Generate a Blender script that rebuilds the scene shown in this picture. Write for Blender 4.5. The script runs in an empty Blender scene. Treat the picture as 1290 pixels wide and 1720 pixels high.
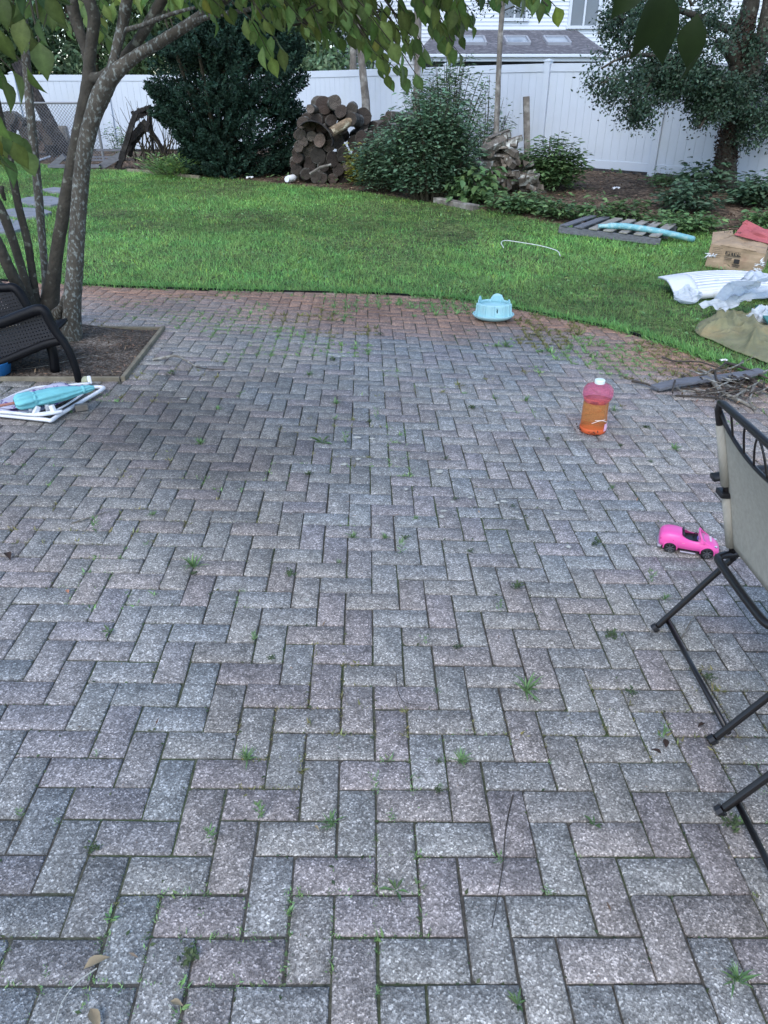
import bpy, bmesh, math, random
import numpy as np
from mathutils import Vector, Matrix
random.seed(7); rng = np.random.default_rng(7)
C = bpy.context.scene.collection
S = bpy.context.scene
R = math.radians
# ------------------------------------------------------------------ camera
F = 1220.0; TH = R(29.45); H = 1.62
cd = bpy.data.cameras.new('camera'); cam = bpy.data.objects.new('camera', cd); C.objects.link(cam)
cam.location = (0, 0, H); cam.rotation_euler = (R(90) - TH, 0, 0)
cd.sensor_fit = 'VERTICAL'; cd.sensor_height = 24.0; cd.sensor_width = 18.0
cd.lens = F / 1720 * 24.0; cd.clip_start = 0.05; cd.clip_end = 2000
cd.dof.use_dof = True; cd.dof.focus_distance = 3.2; cd.dof.aperture_fstop = 11.0
S.camera = cam
# ------------------------------------------------------------------ world and sun
SUN_EL, SUN_AZ = R(48), R(200)
w = bpy.data.worlds.new("World"); S.world = w; w.use_nodes = True
nt = w.node_tree; bg = nt.nodes['Background']
sky = nt.nodes.new('ShaderNodeTexSky'); sky.sky_type = 'NISHITA'; sky.sun_disc = False
sky.sun_elevation = SUN_EL; sky.sun_rotation = SUN_AZ; sky.air_density = 1.0; sky.dust_density = 1.0; sky.ozone_density = 1.5
nt.links.new(sky.outputs[0], bg.inputs[0]); bg.inputs[1].default_value = 0.11
sl = bpy.data.lights.new('sun', 'SUN'); sl.energy = 0.5; sl.angle = R(40); sl.color = (1.0, 0.97, 0.93)
so = bpy.data.objects.new('sun', sl); C.objects.link(so)
sd = Vector((math.sin(SUN_AZ) * math.cos(SUN_EL), math.cos(SUN_AZ) * math.cos(SUN_EL), math.sin(SUN_EL)))
so.rotation_euler = sd.to_track_quat('Z', 'Y').to_euler()
S.view_settings.view_transform = 'Standard'; S.view_settings.look = 'None'
S.view_settings.exposure = 1.72; S.view_settings.gamma = 1.0
try:
    S.cycles.max_bounces = 8; S.cycles.transparent_max_bounces = 12; S.cycles.use_denoising = True; S.cycles.denoising_prefilter = 'ACCURATE'
except Exception: pass

# ------------------------------------------------------------------ terrain + projection
def sst(x, a, b):
    t = np.clip((np.asarray(x, float) - a) / (b - a), 0, 1); return t * t * (3 - 2 * t)
def gz(x, y):
    x = np.asarray(x, float); y = np.asarray(y, float)
    tilt = -0.04 * np.clip(x, -8, 8) * (1 - sst(y, 7.5, 13.5))
    return tilt + 0.44 * sst(y, 8, 17)
def gzf(x, y): return float(gz(x, y))
def ray(px, py):
    a = (px - 645) / F; b = (py - 860) / F
    return Vector((a, math.cos(TH) - b * math.sin(TH), -math.sin(TH) - b * math.cos(TH)))
def at(px, py, y):
    d = ray(px, py); t = y / d.y
    return Vector((d.x * t, y, H + d.z * t))
def G(px, py, h=0.0):
    d = ray(px, py)
    t = np.linspace(0.6, 45, 9000); z = H + d.z * t - gz(d.x * t, d.y * t) - h
    i = int(np.argmax(z < 0))
    if z[i] >= 0: i = len(t) - 1
    tt = t[i]
    x, y = d.x * tt, d.y * tt
    return Vector((x, y, gzf(x, y) + h))
def depth(p): return p[1] * math.cos(TH) + (H - p[2]) * math.sin(TH)
def pxm(p, n): return n / F * depth(p)      # n photo pixels at p, in metres
def vnoise(x, y, s=1.0, seed=0):
    x = np.asarray(x, float) * s + seed * 17.3; y = np.asarray(y, float) * s + seed * 9.1
    xi = np.floor(x).astype(int); yi = np.floor(y).astype(int); fx = x - xi; fy = y - yi
    fx = fx * fx * (3 - 2 * fx); fy = fy * fy * (3 - 2 * fy)
    def h(a, b):
        n = (a * 374761393 + b * 668265263 + seed * 1442695) & 0x7fffffff
        n = ((n ^ (n >> 13)) * 1274126177) & 0x7fffffff
        return ((n ^ (n >> 16)) & 0xffff) / 65535.0
    return (h(xi, yi) * (1 - fx) + h(xi + 1, yi) * fx) * (1 - fy) + (h(xi, yi + 1) * (1 - fx) + h(xi + 1, yi + 1) * fx) * fy
def inpoly(x, y, poly):
    x = np.asarray(x, float); y = np.asarray(y, float); ins = np.zeros(x.shape, bool)
    n = len(poly)
    for i in range(n):
        x1, y1 = poly[i][:2]; x2, y2 = poly[(i + 1) % n][:2]
        if y1 == y2: continue
        c = ((y1 > y) != (y2 > y)) & (x < (x2 - x1) * (y - y1) / (y2 - y1) + x1)
        ins ^= c
    return ins

# ------------------------------------------------------------------ materials
def pm(name, col, rough=0.6, var=0.15, scale=6.0, bump=0.0, bscale=40.0, spec=0.3, tone=False, trans=0.0,
       metal=0.0, stretch=(1, 1, 1), col2=None, c2s=3.0, c2t=(0.5, 0.65), transmission=0.0, alpha=None, bdist=0.004):
    m = bpy.data.materials.new(name); m.use_nodes = True; t = m.node_tree; N = t.nodes; L = t.links
    b = N['Principled BSDF']; b.inputs['Roughness'].default_value = rough; b.inputs['Metallic'].default_value = metal
    b.inputs['Specular IOR Level'].default_value = spec
    tc = N.new('ShaderNodeTexCoord'); mp = N.new('ShaderNodeMapping'); mp.inputs['Scale'].default_value = stretch
    L.new(tc.outputs['Object'], mp.inputs[0])
    ns = N.new('ShaderNodeTexNoise'); ns.inputs['Scale'].default_value = scale; ns.inputs['Detail'].default_value = 6
    ns.inputs['Roughness'].default_value = 0.65
    L.new(mp.outputs[0], ns.inputs['Vector'])
    mr = N.new('ShaderNodeMapRange'); mr.inputs[1].default_value = 0.3; mr.inputs[2].default_value = 0.7
    mr.inputs[3].default_value = 1 - var; mr.inputs[4].default_value = 1 + var; L.new(ns.outputs[0], mr.inputs[0])
    rgb = N.new('ShaderNodeRGB'); rgb.outputs[0].default_value = (*col, 1); cur = rgb.outputs[0]
    if col2 is not None:
        n2 = N.new('ShaderNodeTexNoise'); n2.inputs['Scale'].default_value = c2s; n2.inputs['Detail'].default_value = 5
        L.new(mp.outputs[0], n2.inputs['Vector'])
        r2 = N.new('ShaderNodeMapRange'); r2.inputs[1].default_value = c2t[0]; r2.inputs[2].default_value = c2t[1]
        L.new(n2.outputs[0], r2.inputs[0])
        mx = N.new('ShaderNodeMix'); mx.data_type = 'RGBA'; L.new(r2.outputs[0], mx.inputs[0]); L.new(cur, mx.inputs[6])
        mx.inputs[7].default_value = (*col2, 1); cur = mx.outputs[2]
    vm = N.new('ShaderNodeVectorMath'); vm.operation = 'SCALE'; L.new(cur, vm.inputs[0]); L.new(mr.outputs[0], vm.inputs['Scale']); cur = vm.outputs[0]
    if tone:
        at_ = N.new('ShaderNodeAttribute'); at_.attribute_name = 'tone'
        v2 = N.new('ShaderNodeVectorMath'); v2.operation = 'MULTIPLY'; L.new(cur, v2.inputs[0]); L.new(at_.outputs['Color'], v2.inputs[1]); cur = v2.outputs[0]
    L.new(cur, b.inputs['Base Color'])
    if bump:
        nb = N.new('ShaderNodeTexNoise'); nb.inputs['Scale'].default_value = bscale; nb.inputs['Detail'].default_value = 5
        L.new(mp.outputs[0], nb.inputs['Vector'])
        bp = N.new('ShaderNodeBump'); bp.inputs['Strength'].default_value = bump; bp.inputs['Distance'].default_value = bdist
        L.new(nb.outputs[0], bp.inputs['Height']); L.new(bp.outputs[0], b.inputs['Normal'])
    if transmission: b.inputs['Transmission Weight'].default_value = transmission
    if trans:
        tr = N.new('ShaderNodeBsdfTranslucent'); L.new(cur, tr.inputs[0]); ms = N.new('ShaderNodeMixShader'); ms.inputs[0].default_value = trans
        out = N['Material Output']; L.new(b.outputs[0], ms.inputs[1]); L.new(tr.outputs[0], ms.inputs[2]); L.new(ms.outputs[0], out.inputs[0])
    if alpha is not None: b.inputs['Alpha'].default_value = alpha
    return m

# ------------------------------------------------------------------ mesh helpers
class MB:
    def __init__(s): s.v = []; s.f = []; s.m = []; s.c = []; s.cur = None
    def add(s, vs, fs, mi=0):
        o = len(s.v); s.v += [tuple(v) for v in vs]; s.f += [tuple(i + o for i in f) for f in fs]; s.m += [mi] * len(fs)
        s.c += [s.cur or (1, 1, 1, 1)] * len(vs)
        return s
    def build(s, name, mats, parent=None, loc=None, smooth=False, bevel=0, sub=0, solid=0):
        me = bpy.data.meshes.new(name); org = Vector((0, 0, 0))
        if parent is not None:
            p = parent
            while p.parent: p = p.parent
            org = Vector(p.location)
        elif loc is not None: org = Vector(loc)
        me.from_pydata([(v[0] - org.x, v[1] - org.y, v[2] - org.z) for v in s.v], [], s.f)
        if not isinstance(mats, (list, tuple)): mats = [mats]
        for m in mats: me.materials.append(m)
        if len(mats) > 1: me.polygons.foreach_set('material_index', s.m)
        if smooth: me.polygons.foreach_set('use_smooth', [True] * len(s.f))
        if any(c != (1, 1, 1, 1) for c in s.c):
            ca = me.color_attributes.new('tone', 'FLOAT_COLOR', 'POINT'); ca.data.foreach_set('color', np.array(s.c, np.float32).ravel())
        me.update()
        o = bpy.data.objects.new(name, me); C.objects.link(o)
        if parent is not None: o.parent = parent
        elif loc is not None: o.location = org
        if solid:
            md = o.modifiers.new('s', 'SOLIDIFY'); md.thickness = solid; md.offset = 0
        if bevel:
            md = o.modifiers.new('b', 'BEVEL'); md.width = bevel; md.segments = 2; md.limit_method = 'ANGLE'
        if sub:
            md = o.modifiers.new('u', 'SUBSURF'); md.levels = sub; md.render_levels = sub
        return o
    def tube(s, pts, rad, n=8, mi=0, caps=True, jit=0.0, flat=1.0):
        pts = [Vector(p) for p in pts]; k = len(pts)
        if not hasattr(rad, '__len__'): rad = [rad] * k
        vs = []; prev = None
        for i, p in enumerate(pts):
            d = (pts[min(i + 1, k - 1)] - pts[max(i - 1, 0)])
            d = d.normalized() if d.length > 1e-9 else Vector((0, 0, 1))
            if prev is None:
                u = d.cross(Vector((0, 0, 1)))
                if u.length < 0.05: u = d.cross(Vector((0, 1, 0)))
                u.normalize()
            else:
                u = prev - d * prev.dot(d); u.normalize()
            prev = u; vv = d.cross(u)
            for j in range(n):
                a = 2 * math.pi * j / n; r = rad[i] * (1 + (random.uniform(-jit, jit) if jit else 0))
                vs.append(p + u * (math.cos(a) * r) + vv * (math.sin(a) * r * flat))
        fs = [(i * n + j, i * n + (j + 1) % n, (i + 1) * n + (j + 1) % n, (i + 1) * n + j) for i in range(k - 1) for j in range(n)]
        if caps: fs += [tuple(range(n - 1, -1, -1)), tuple((k - 1) * n + j for j in range(n))]
        return s.add(vs, fs, mi)
    def beam(s, a, b, w_, h_, up=(0, 0, 1), mi=0):
        a = Vector(a); b = Vector(b); d = (b - a).normalized(); u = Vector(up)
        r = d.cross(u)
        if r.length < 1e-4: r = d.cross(Vector((0, 1, 0)))
        r.normalize(); u = r.cross(d)
        vs = [p + r * (sx * w_ / 2) + u * (sz * h_ / 2) for p in (a, b) for sx, sz in ((-1, -1), (1, -1), (1, 1), (-1, 1))]
        return s.add(vs, [(0, 1, 2, 3), (7, 6, 5, 4), (0, 4, 5, 1), (1, 5, 6, 2), (2, 6, 7, 3), (3, 7, 4, 0)], mi)
    def box(s, c, sz, rz=0, mi=0):
        c = Vector(c); co, si = math.cos(rz), math.sin(rz); vs = []
        for x, y, z in [(-1, -1, -1), (1, -1, -1), (1, 1, -1), (-1, 1, -1), (-1, -1, 1), (1, -1, 1), (1, 1, 1), (-1, 1, 1)]:
            dx, dy = x * sz[0] / 2, y * sz[1] / 2
            vs.append((c.x + dx * co - dy * si, c.y + dx * si + dy * co, c.z + z * sz[2] / 2))
        return s.add(vs, [(3, 2, 1, 0), (4, 5, 6, 7), (0, 1, 5, 4), (1, 2, 6, 5), (2, 3, 7, 6), (3, 0, 4, 7)], mi)
    def lathe(s, c, prof, n=32, sx=1, sy=1, mi=0, cap=True, up=None):
        c = Vector(c); vs = []; k = len(prof)
        q = Vector(up).to_track_quat('Z', 'Y') if up is not None else None
        for r, z in prof:
            for j in range(n):
                a = 2 * math.pi * j / n; v = Vector((r * sx * math.cos(a), r * sy * math.sin(a), z))
                if q: v = q @ v
                vs.append(c + v)
        fs = [(i * n + j, i * n + (j + 1) % n, (i + 1) * n + (j + 1) % n, (i + 1) * n + j) for i in range(k - 1) for j in range(n)]
        if cap: fs += [tuple(range(n - 1, -1, -1)), tuple((k - 1) * n + j for j in range(n))]
        return s.add(vs, fs, mi)
    def grid(s, fn, nu, nv, mi=0):
        vs = [fn(i / nu, j / nv) for j in range(nv + 1) for i in range(nu + 1)]
        fs = [(j * (nu + 1) + i, j * (nu + 1) + i + 1, (j + 1) * (nu + 1) + i + 1, (j + 1) * (nu + 1) + i) for j in range(nv) for i in range(nu)]
        return s.add(vs, fs, mi)

def spline(pts, n=8):
    """Catmull-Rom through tuples of any length"""
    P = [np.array(p, float) for p in pts]; P = [2 * P[0] - P[1]] + P + [2 * P[-1] - P[-2]]; out = []
    for i in range(1, len(P) - 2):
        for k in range(n):
            t = k / n; a, b, c, d = P[i - 1], P[i], P[i + 1], P[i + 2]
            out.append(0.5 * ((2 * b) + (-a + c) * t + (2 * a - 5 * b + 4 * c - d) * t * t + (-a + 3 * b - 3 * c + d) * t ** 3))
    out.append(P[-2]); return out

def npmesh(name, V, faces_flat, sizes, mats, tone=None, parent=None, smooth=False, loc=None):
    me = bpy.data.meshes.new(name)
    org = np.zeros(3)
    if parent is not None:
        p = parent
        while p.parent: p = p.parent
        org = np.array(p.location)
    elif loc is not None: org = np.array(loc)
    V = np.asarray(V, np.float32) - org.astype(np.float32)
    me.vertices.add(len(V)); me.vertices.foreach_set('co', V.ravel())
    me.loops.add(len(faces_flat)); me.loops.foreach_set('vertex_index', np.asarray(faces_flat, np.int32))
    sizes = np.asarray(sizes, np.int32); st = np.concatenate([[0], np.cumsum(sizes)[:-1]]).astype(np.int32)
    me.polygons.add(len(sizes)); me.polygons.foreach_set('loop_start', st)
    try: me.polygons.foreach_set('loop_total', sizes)
    except Exception: pass
    me.materials.append(mats)
    me.update(calc_edges=True); me.validate()
    if tone is not None:
        ca = me.color_attributes.new('tone', 'FLOAT_COLOR', 'POINT')
        ca.data.foreach_set('color', np.concatenate([tone, np.ones((len(tone), 1))], 1).astype(np.float32).ravel())
    if smooth: me.polygons.foreach_set('use_smooth', np.ones(len(sizes), bool))
    o = bpy.data.objects.new(name, me); C.objects.link(o)
    if parent is not None: o.parent = parent
    elif loc is not None: o.location = org
    return o

# leaf templates: (along, side, up) unit length
def T_leaf(wd=0.32, fold=0.10, curl=0.18):
    rows = [(0.12, .35), (0.32, .95), (0.5, 1.0), (0.7, .72), (0.87, .28)]
    v = [(0, 0, 0)]; f = []
    for t, k in rows:
        z = -curl * t * t
        v += [(t, -wd * k, z + fold * k), (t, 0, z), (t, wd * k, z + fold * k)]
    v.append((1.0, 0, -curl * 1.1)); L = len(rows)
    f += [(0, 2, 1), (0, 3, 2)]
    for i in range(L - 1):
        a = 1 + 3 * i; b = a + 3
        f += [(a, a + 1, b + 1, b), (a + 1, a + 2, b + 2, b + 1)]
    a = 1 + 3 * (L - 1); e = len(v) - 1
    f += [(a, a + 1, e), (a + 1, a + 2, e)]
    return np.array(v), f
T_BIG = T_leaf()
T_MED = (np.array([(0, 0, 0), (.35, -.26, .06), (.4, 0, -.02), (.35, .26, .06), (.75, -.17, 0), (.75, .17, 0), (1, 0, -.12)]),
         [(0, 2, 1), (0, 3, 2), (1, 2, 4), (2, 6, 4), (2, 3, 5), (2, 5, 6)])
T_SM = (np.array([(0, 0, 0), (.45, -.28, .05), (1, 0, -.05), (.45, .28, .05)]), [(0, 2, 1), (0, 3, 2)])
T_NAR = (np.array([(0, 0, 0), (.4, -.12, .02), (1, 0, -.06), (.4, .12, .02)]), [(0, 2, 1), (0, 3, 2)])
T_BLADE = (np.array([(0, -.5, 0), (0, .5, 0), (.5, -.38, .06), (.5, .38, .06), (1, 0, .26)]), [(0, 1, 3, 2), (2, 3, 4)])

def unit(a): return a / np.maximum(np.linalg.norm(a, axis=1, keepdims=True), 1e-9)
def leafset(P, D, U, L, T, W=None):
    """P base points, D directions, U up-ish normals, L lengths -> verts, faces"""
    P = np.asarray(P); D = unit(np.asarray(D)); U = np.asarray(U)
    Sd = unit(np.cross(D, U)); Un = np.cross(Sd, D)
    tv, tf = T; n = len(P); k = len(tv)
    L = np.asarray(L).reshape(-1, 1, 1); W = L if W is None else np.asarray(W).reshape(-1, 1, 1)
    V = P[:, None, :] + D[:, None, :] * tv[None, :, 0:1] * L + Sd[:, None, :] * tv[None, :, 1:2] * W + Un[:, None, :] * tv[None, :, 2:3] * L
    V = V.reshape(-1, 3)
    base = (np.arange(n) * k)[:, None]
    flat = np.concatenate([np.array(f) for f in tf]); sz = np.array([len(f) for f in tf])
    return V, (base + flat[None, :]).ravel(), np.tile(sz, n), k
def foliage(name, P, D, U, L, T, mat, tones, parent=None, W=None, smooth=False, loc=None, vt=None):
    V, f, sz, k = leafset(P, D, U, L, T, W); tt = np.repeat(tones, k, axis=0)
    if vt is not None: tt = tt * np.tile(np.asarray(vt), len(P))[:, None]
    return npmesh(name, V, f, sz, mat, tt, parent, smooth, loc)
def rtones(n, lo=0.7, hi=1.3, hue=0.12, yel=0.0, seed=None):
    r = np.random.default_rng(seed) if seed is not None else rng
    b = r.uniform(lo, hi, (n, 1)); t = np.repeat(b, 3, 1)
    t[:, 0] *= 1 + r.uniform(-hue, hue * 1.5, n); t[:, 2] *= 1 + r.uniform(-hue, hue, n)
    if yel:
        m = r.random(n) < yel; t[m, 0] *= 1.7; t[m, 1] *= 1.35
    return t
def rdir(n): return unit(rng.normal(size=(n, 3)))

# ------------------------------------------------------------------ tagging
def tag(o, label, cat, group=None, kind=None):
    if label: o['label'] = label
    if cat: o['category'] = cat
    if group: o['group'] = group
    if kind: o['kind'] = kind
    return o
def thing(name, label, cat, loc, group=None):
    o = bpy.data.objects.new(name, None); C.objects.link(o); o.location = loc; o.empty_display_size = 0.1
    return tag(o, label, cat, group)
def struct(o): o['kind'] = 'structure'; return o
def copy_tree(o, parent=None):
    c = o.copy(); C.objects.link(c)
    if parent is not None: c.parent = parent
    for ch in list(o.children): copy_tree(ch, c)
    return c
# ================================================================== MATERIALS
def tonemat(*a, **k): k['tone'] = True; return pm(*a, **k)
M = {}
M['ground'] = None
M['white'] = pm('white_vinyl', (0.54, 0.60, 0.67), 0.35, 0.03, 2.0, spec=0.4, col2=(0.52, 0.57, 0.60), c2s=1.3, c2t=(0.55, 0.8))
M['bark_grey'] = pm('lichen_bark', (0.075, 0.068, 0.055), 0.9, 0.35, 14, bump=0.8, bscale=60, col2=(0.20, 0.22, 0.205), c2s=60, c2t=(0.52, 0.64), stretch=(1, 1, 0.6), bdist=0.01)
M['bark_dark'] = pm('dark_bark', (0.055, 0.05, 0.04), 0.9, 0.35, 12, bump=0.8, bscale=50, col2=(0.16, 0.17, 0.14), c2s=20, c2t=(0.6, 0.68), bdist=0.01)
M['twig'] = pm('twig_bark', (0.05, 0.045, 0.03), 0.9, 0.3, 20)
M['leaf'] = tonemat('tree_leaf', (0.105, 0.165, 0.045), 0.5, 0.2, 60, spec=0.3, trans=0.45, bump=.4, bscale=90)
M['leaf_big'] = tonemat('near_leaf', (0.045, 0.085, 0.02), 0.5, 0.15, 30, spec=0.3, trans=0.3)
M['needle'] = tonemat('needle_foliage', (0.017, 0.040, 0.027), 0.7, 0.15, 5, spec=0.15)
M['shrub'] = tonemat('shrub_leaf', (0.11, 0.195, 0.115), 0.6, 0.12, 5, spec=0.25, trans=0.2)
M['shrub_lt'] = tonemat('pale_shrub_leaf', (0.14, 0.225, 0.125), 0.6, 0.12, 5, spec=0.2, trans=0.25)
M['yellow'] = tonemat('yellow_leaf', (0.22, 0.24, 0.045), 0.6, 0.12, 5, spec=0.2, trans=0.25)
M['holly'] = tonemat('holly_leaf', (0.032, 0.062, 0.038), 0.45, 0.15, 5, spec=0.35, trans=0.08)
M['far_tree'] = tonemat('far_leaf', (0.05, 0.085, 0.035), 0.7, 0.12, 2, spec=0.15, trans=0.2)
M['weed'] = tonemat('weed_leaf', (0.145, 0.255, 0.10), 0.55, 0.15, 20, spec=0.25, trans=0.25)
M['grass'] = tonemat('grass_blade', (0.175, 0.36, 0.115), 0.5, 0.1, 2, spec=0.25, trans=0.3)
M['deadwood'] = pm('weathered_wood', (0.16, 0.145, 0.125), 0.9, 0.35, 9, bump=0.7, bscale=30, stretch=(1, 1, 1), col2=(0.32, 0.31, 0.28), c2s=5, bdist=0.01)
M['log_bark'] = tonemat('log_bark', (0.085, 0.075, 0.062), 0.95, 0.4, 16, bump=1.0, bscale=35, col2=(0.24, 0.25, 0.23), c2s=7, c2t=(0.55, 0.66), bdist=0.015)
M['log_end'] = tonemat('log_end', (0.125, 0.105, 0.085), 0.9, 0.35, 12, bump=0.5, bscale=40, bdist=0.008)
M['black_wood'] = pm('rotten_black_wood', (0.022, 0.02, 0.02), 0.85, 0.5, 10, bump=0.9, bscale=25, stretch=(1, 1, 1), bdist=0.015, col2=(0.055, 0.05, 0.045), c2s=6)
M['grey_board'] = pm('grey_board', (0.135, 0.14, 0.155), 0.85, 0.3, 8, bump=0.6, bscale=30, stretch=(1, 6, 6), bdist=0.006)
M['timber'] = pm('timber_edging', (0.19, 0.17, 0.125), 0.9, 0.3, 12, bump=0.6, bscale=40, bdist=0.006)
M['soil'] = None
M['stone'] = pm('flagstone', (0.20, 0.21, 0.23), 0.85, 0.2, 6, bump=.4, bscale=25)
M['galv'] = pm('galvanised_wire', (0.20, 0.21, 0.22), 0.5, 0.1, 4, metal=0.3)
M['dark_metal'] = pm('bronze_tube', (0.010, 0.008, 0.008), 0.35, 0.15, 10, spec=0.5, bump=0.08, bscale=300, bdist=0.001)
M['black_plastic'] = pm('black_plastic', (0.003, 0.0033, 0.005), 0.5, 0.15, 10, spec=0.22, bump=0.3, bscale=220, bdist=0.002)
M['teal'] = pm('teal_plastic', (0.36, 0.62, 0.66), 0.4, 0.05, 6, spec=0.4)
M['white_plastic'] = pm('white_plastic', (0.7, 0.72, 0.76), 0.4, 0.06, 5, spec=0.4, col2=(0.5, 0.52, 0.52), c2s=8, c2t=(0.6, 0.75))
M['pink'] = pm('pink_plastic', (0.80, 0.10, 0.38), 0.28, 0.03, 5, spec=0.5)
M['tyre'] = pm('toy_black', (0.012, 0.012, 0.014), 0.4, 0.05, 5, spec=0.4)
M['chrome'] = pm('toy_grey', (0.35, 0.33, 0.38), 0.3, 0.03, 5, spec=0.5)
M['cardboard'] = pm('cardboard', (0.34, 0.25, 0.165), 0.9, 0.16, 6, bump=0.7, bscale=12, bdist=0.01, col2=(0.28, 0.185, 0.12), c2s=4, c2t=(0.6, 0.75))
M['red_card'] = pm('red_cardboard', (0.37, 0.10, 0.11), 0.8, 0.15, 5)
M['ink'] = pm('black_ink', (0.03, 0.028, 0.028), 0.8, 0.1, 10)
M['olive'] = pm('olive_canvas', (0.19, 0.185, 0.105), 0.9, 0.25, 6, bump=0.8, bscale=16, bdist=0.01, col2=(0.30, 0.22, 0.11), c2s=2.2, c2t=(0.58, 0.75))
def speck_nodes(name, mn, rough, speckle=True):
    m = bpy.data.materials.new(name); m.use_nodes = True; t = m.node_tree; N = t.nodes; L = t.links; b = N['Principled BSDF']
    b.inputs['Roughness'].default_value = rough; b.inputs['Specular IOR Level'].default_value = 0.25
    return m, N, L, b
# paver: exposed aggregate concrete
def paver_mat():
    m, N, L, b = speck_nodes('paver_concrete', None, 0.68)
    b.inputs['Specular IOR Level'].default_value = 0.42
    tc = N.new('ShaderNodeTexCoord'); at_ = N.new('ShaderNodeAttribute'); at_.attribute_name = 'tone'
    def vor(sc):
        v = N.new('ShaderNodeTexVoronoi'); v.inputs['Scale'].default_value = sc; L.new(tc.outputs['Object'], v.inputs['Vector']); return v
    # wobble the coordinates so the grains are not regular cells
    v1 = vor(235); v2 = vor(430)
    s1 = N.new('ShaderNodeSeparateColor'); L.new(v1.outputs['Color'], s1.inputs[0])
    s2 = N.new('ShaderNodeSeparateColor'); L.new(v2.outputs['Color'], s2.inputs[0])
    r1 = N.new('ShaderNodeValToRGB'); e = r1.color_ramp; e.elements[0].position = 0; e.elements[0].color = (0.48, 0.47, 0.46, 1)
    e.elements[1].position = 1; e.elements[1].color = (2.3, 2.3, 2.3, 1)
    for p, c in ((0.35, 0.72), (0.6, 0.97), (0.86, 1.3)):
        x = e.elements.new(p); x.color = (c, c, c, 1)
    L.new(s1.outputs[0], r1.inputs[0])
    r2 = N.new('ShaderNodeValToRGB'); e = r2.color_ramp; e.elements[0].position = 0.0; e.elements[0].color = (.74, .74, .74, 1); e.elements[1].position = 1.0; e.elements[1].color = (1.26, 1.26, 1.26, 1)
    L.new(s2.outputs[1], r2.inputs[0])
    mu = N.new('ShaderNodeVectorMath'); mu.operation = 'MULTIPLY'; L.new(r1.outputs[0], mu.inputs[0]); L.new(r2.outputs[0], mu.inputs[1])
    # stains
    n1 = N.new('ShaderNodeTexNoise'); n1.inputs['Scale'].default_value = 1.3; n1.inputs['Detail'].default_value = 7; n1.inputs['Roughness'].default_value = 0.7
    L.new(tc.outputs['Object'], n1.inputs['Vector'])
    mr = N.new('ShaderNodeMapRange'); mr.inputs[1].default_value = 0.34; mr.inputs[2].default_value = 0.6; mr.inputs[3].default_value = 0.78; mr.inputs[4].default_value = 1.08
    L.new(n1.outputs[0], mr.inputs[0])
    n3 = N.new('ShaderNodeTexNoise'); n3.inputs['Scale'].default_value = 28; n3.inputs['Detail'].default_value = 5; L.new(tc.outputs['Object'], n3.inputs['Vector'])
    mr3 = N.new('ShaderNodeMapRange'); mr3.inputs[1].default_value = 0.3; mr3.inputs[2].default_value = 0.7; mr3.inputs[3].default_value = 0.72; mr3.inputs[4].default_value = 1.2; L.new(n3.outputs[0], mr3.inputs[0])
    mm = N.new('ShaderNodeMath'); mm.operation = 'MULTIPLY'; L.new(mr.outputs[0], mm.inputs[0]); L.new(mr3.outputs[0], mm.inputs[1])
    m2 = N.new('ShaderNodeVectorMath'); m2.operation = 'SCALE'; L.new(mu.outputs[0], m2.inputs[0]); L.new(mm.outputs[0], m2.inputs['Scale'])
    m3 = N.new('ShaderNodeVectorMath'); m3.operation = 'MULTIPLY'; L.new(m2.outputs[0], m3.inputs[0]); L.new(at_.outputs['Color'], m3.inputs[1])
    L.new(m3.outputs[0], b.inputs['Base Color'])
    bp = N.new('ShaderNodeBump'); bp.inputs['Strength'].default_value = 0.7; bp.inputs['Distance'].default_value = 0.002
    L.new(v1.outputs['Distance'], bp.inputs['Height']); L.new(bp.outputs[0], b.inputs['Normal'])
    return m
M['paver'] = paver_mat()
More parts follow.
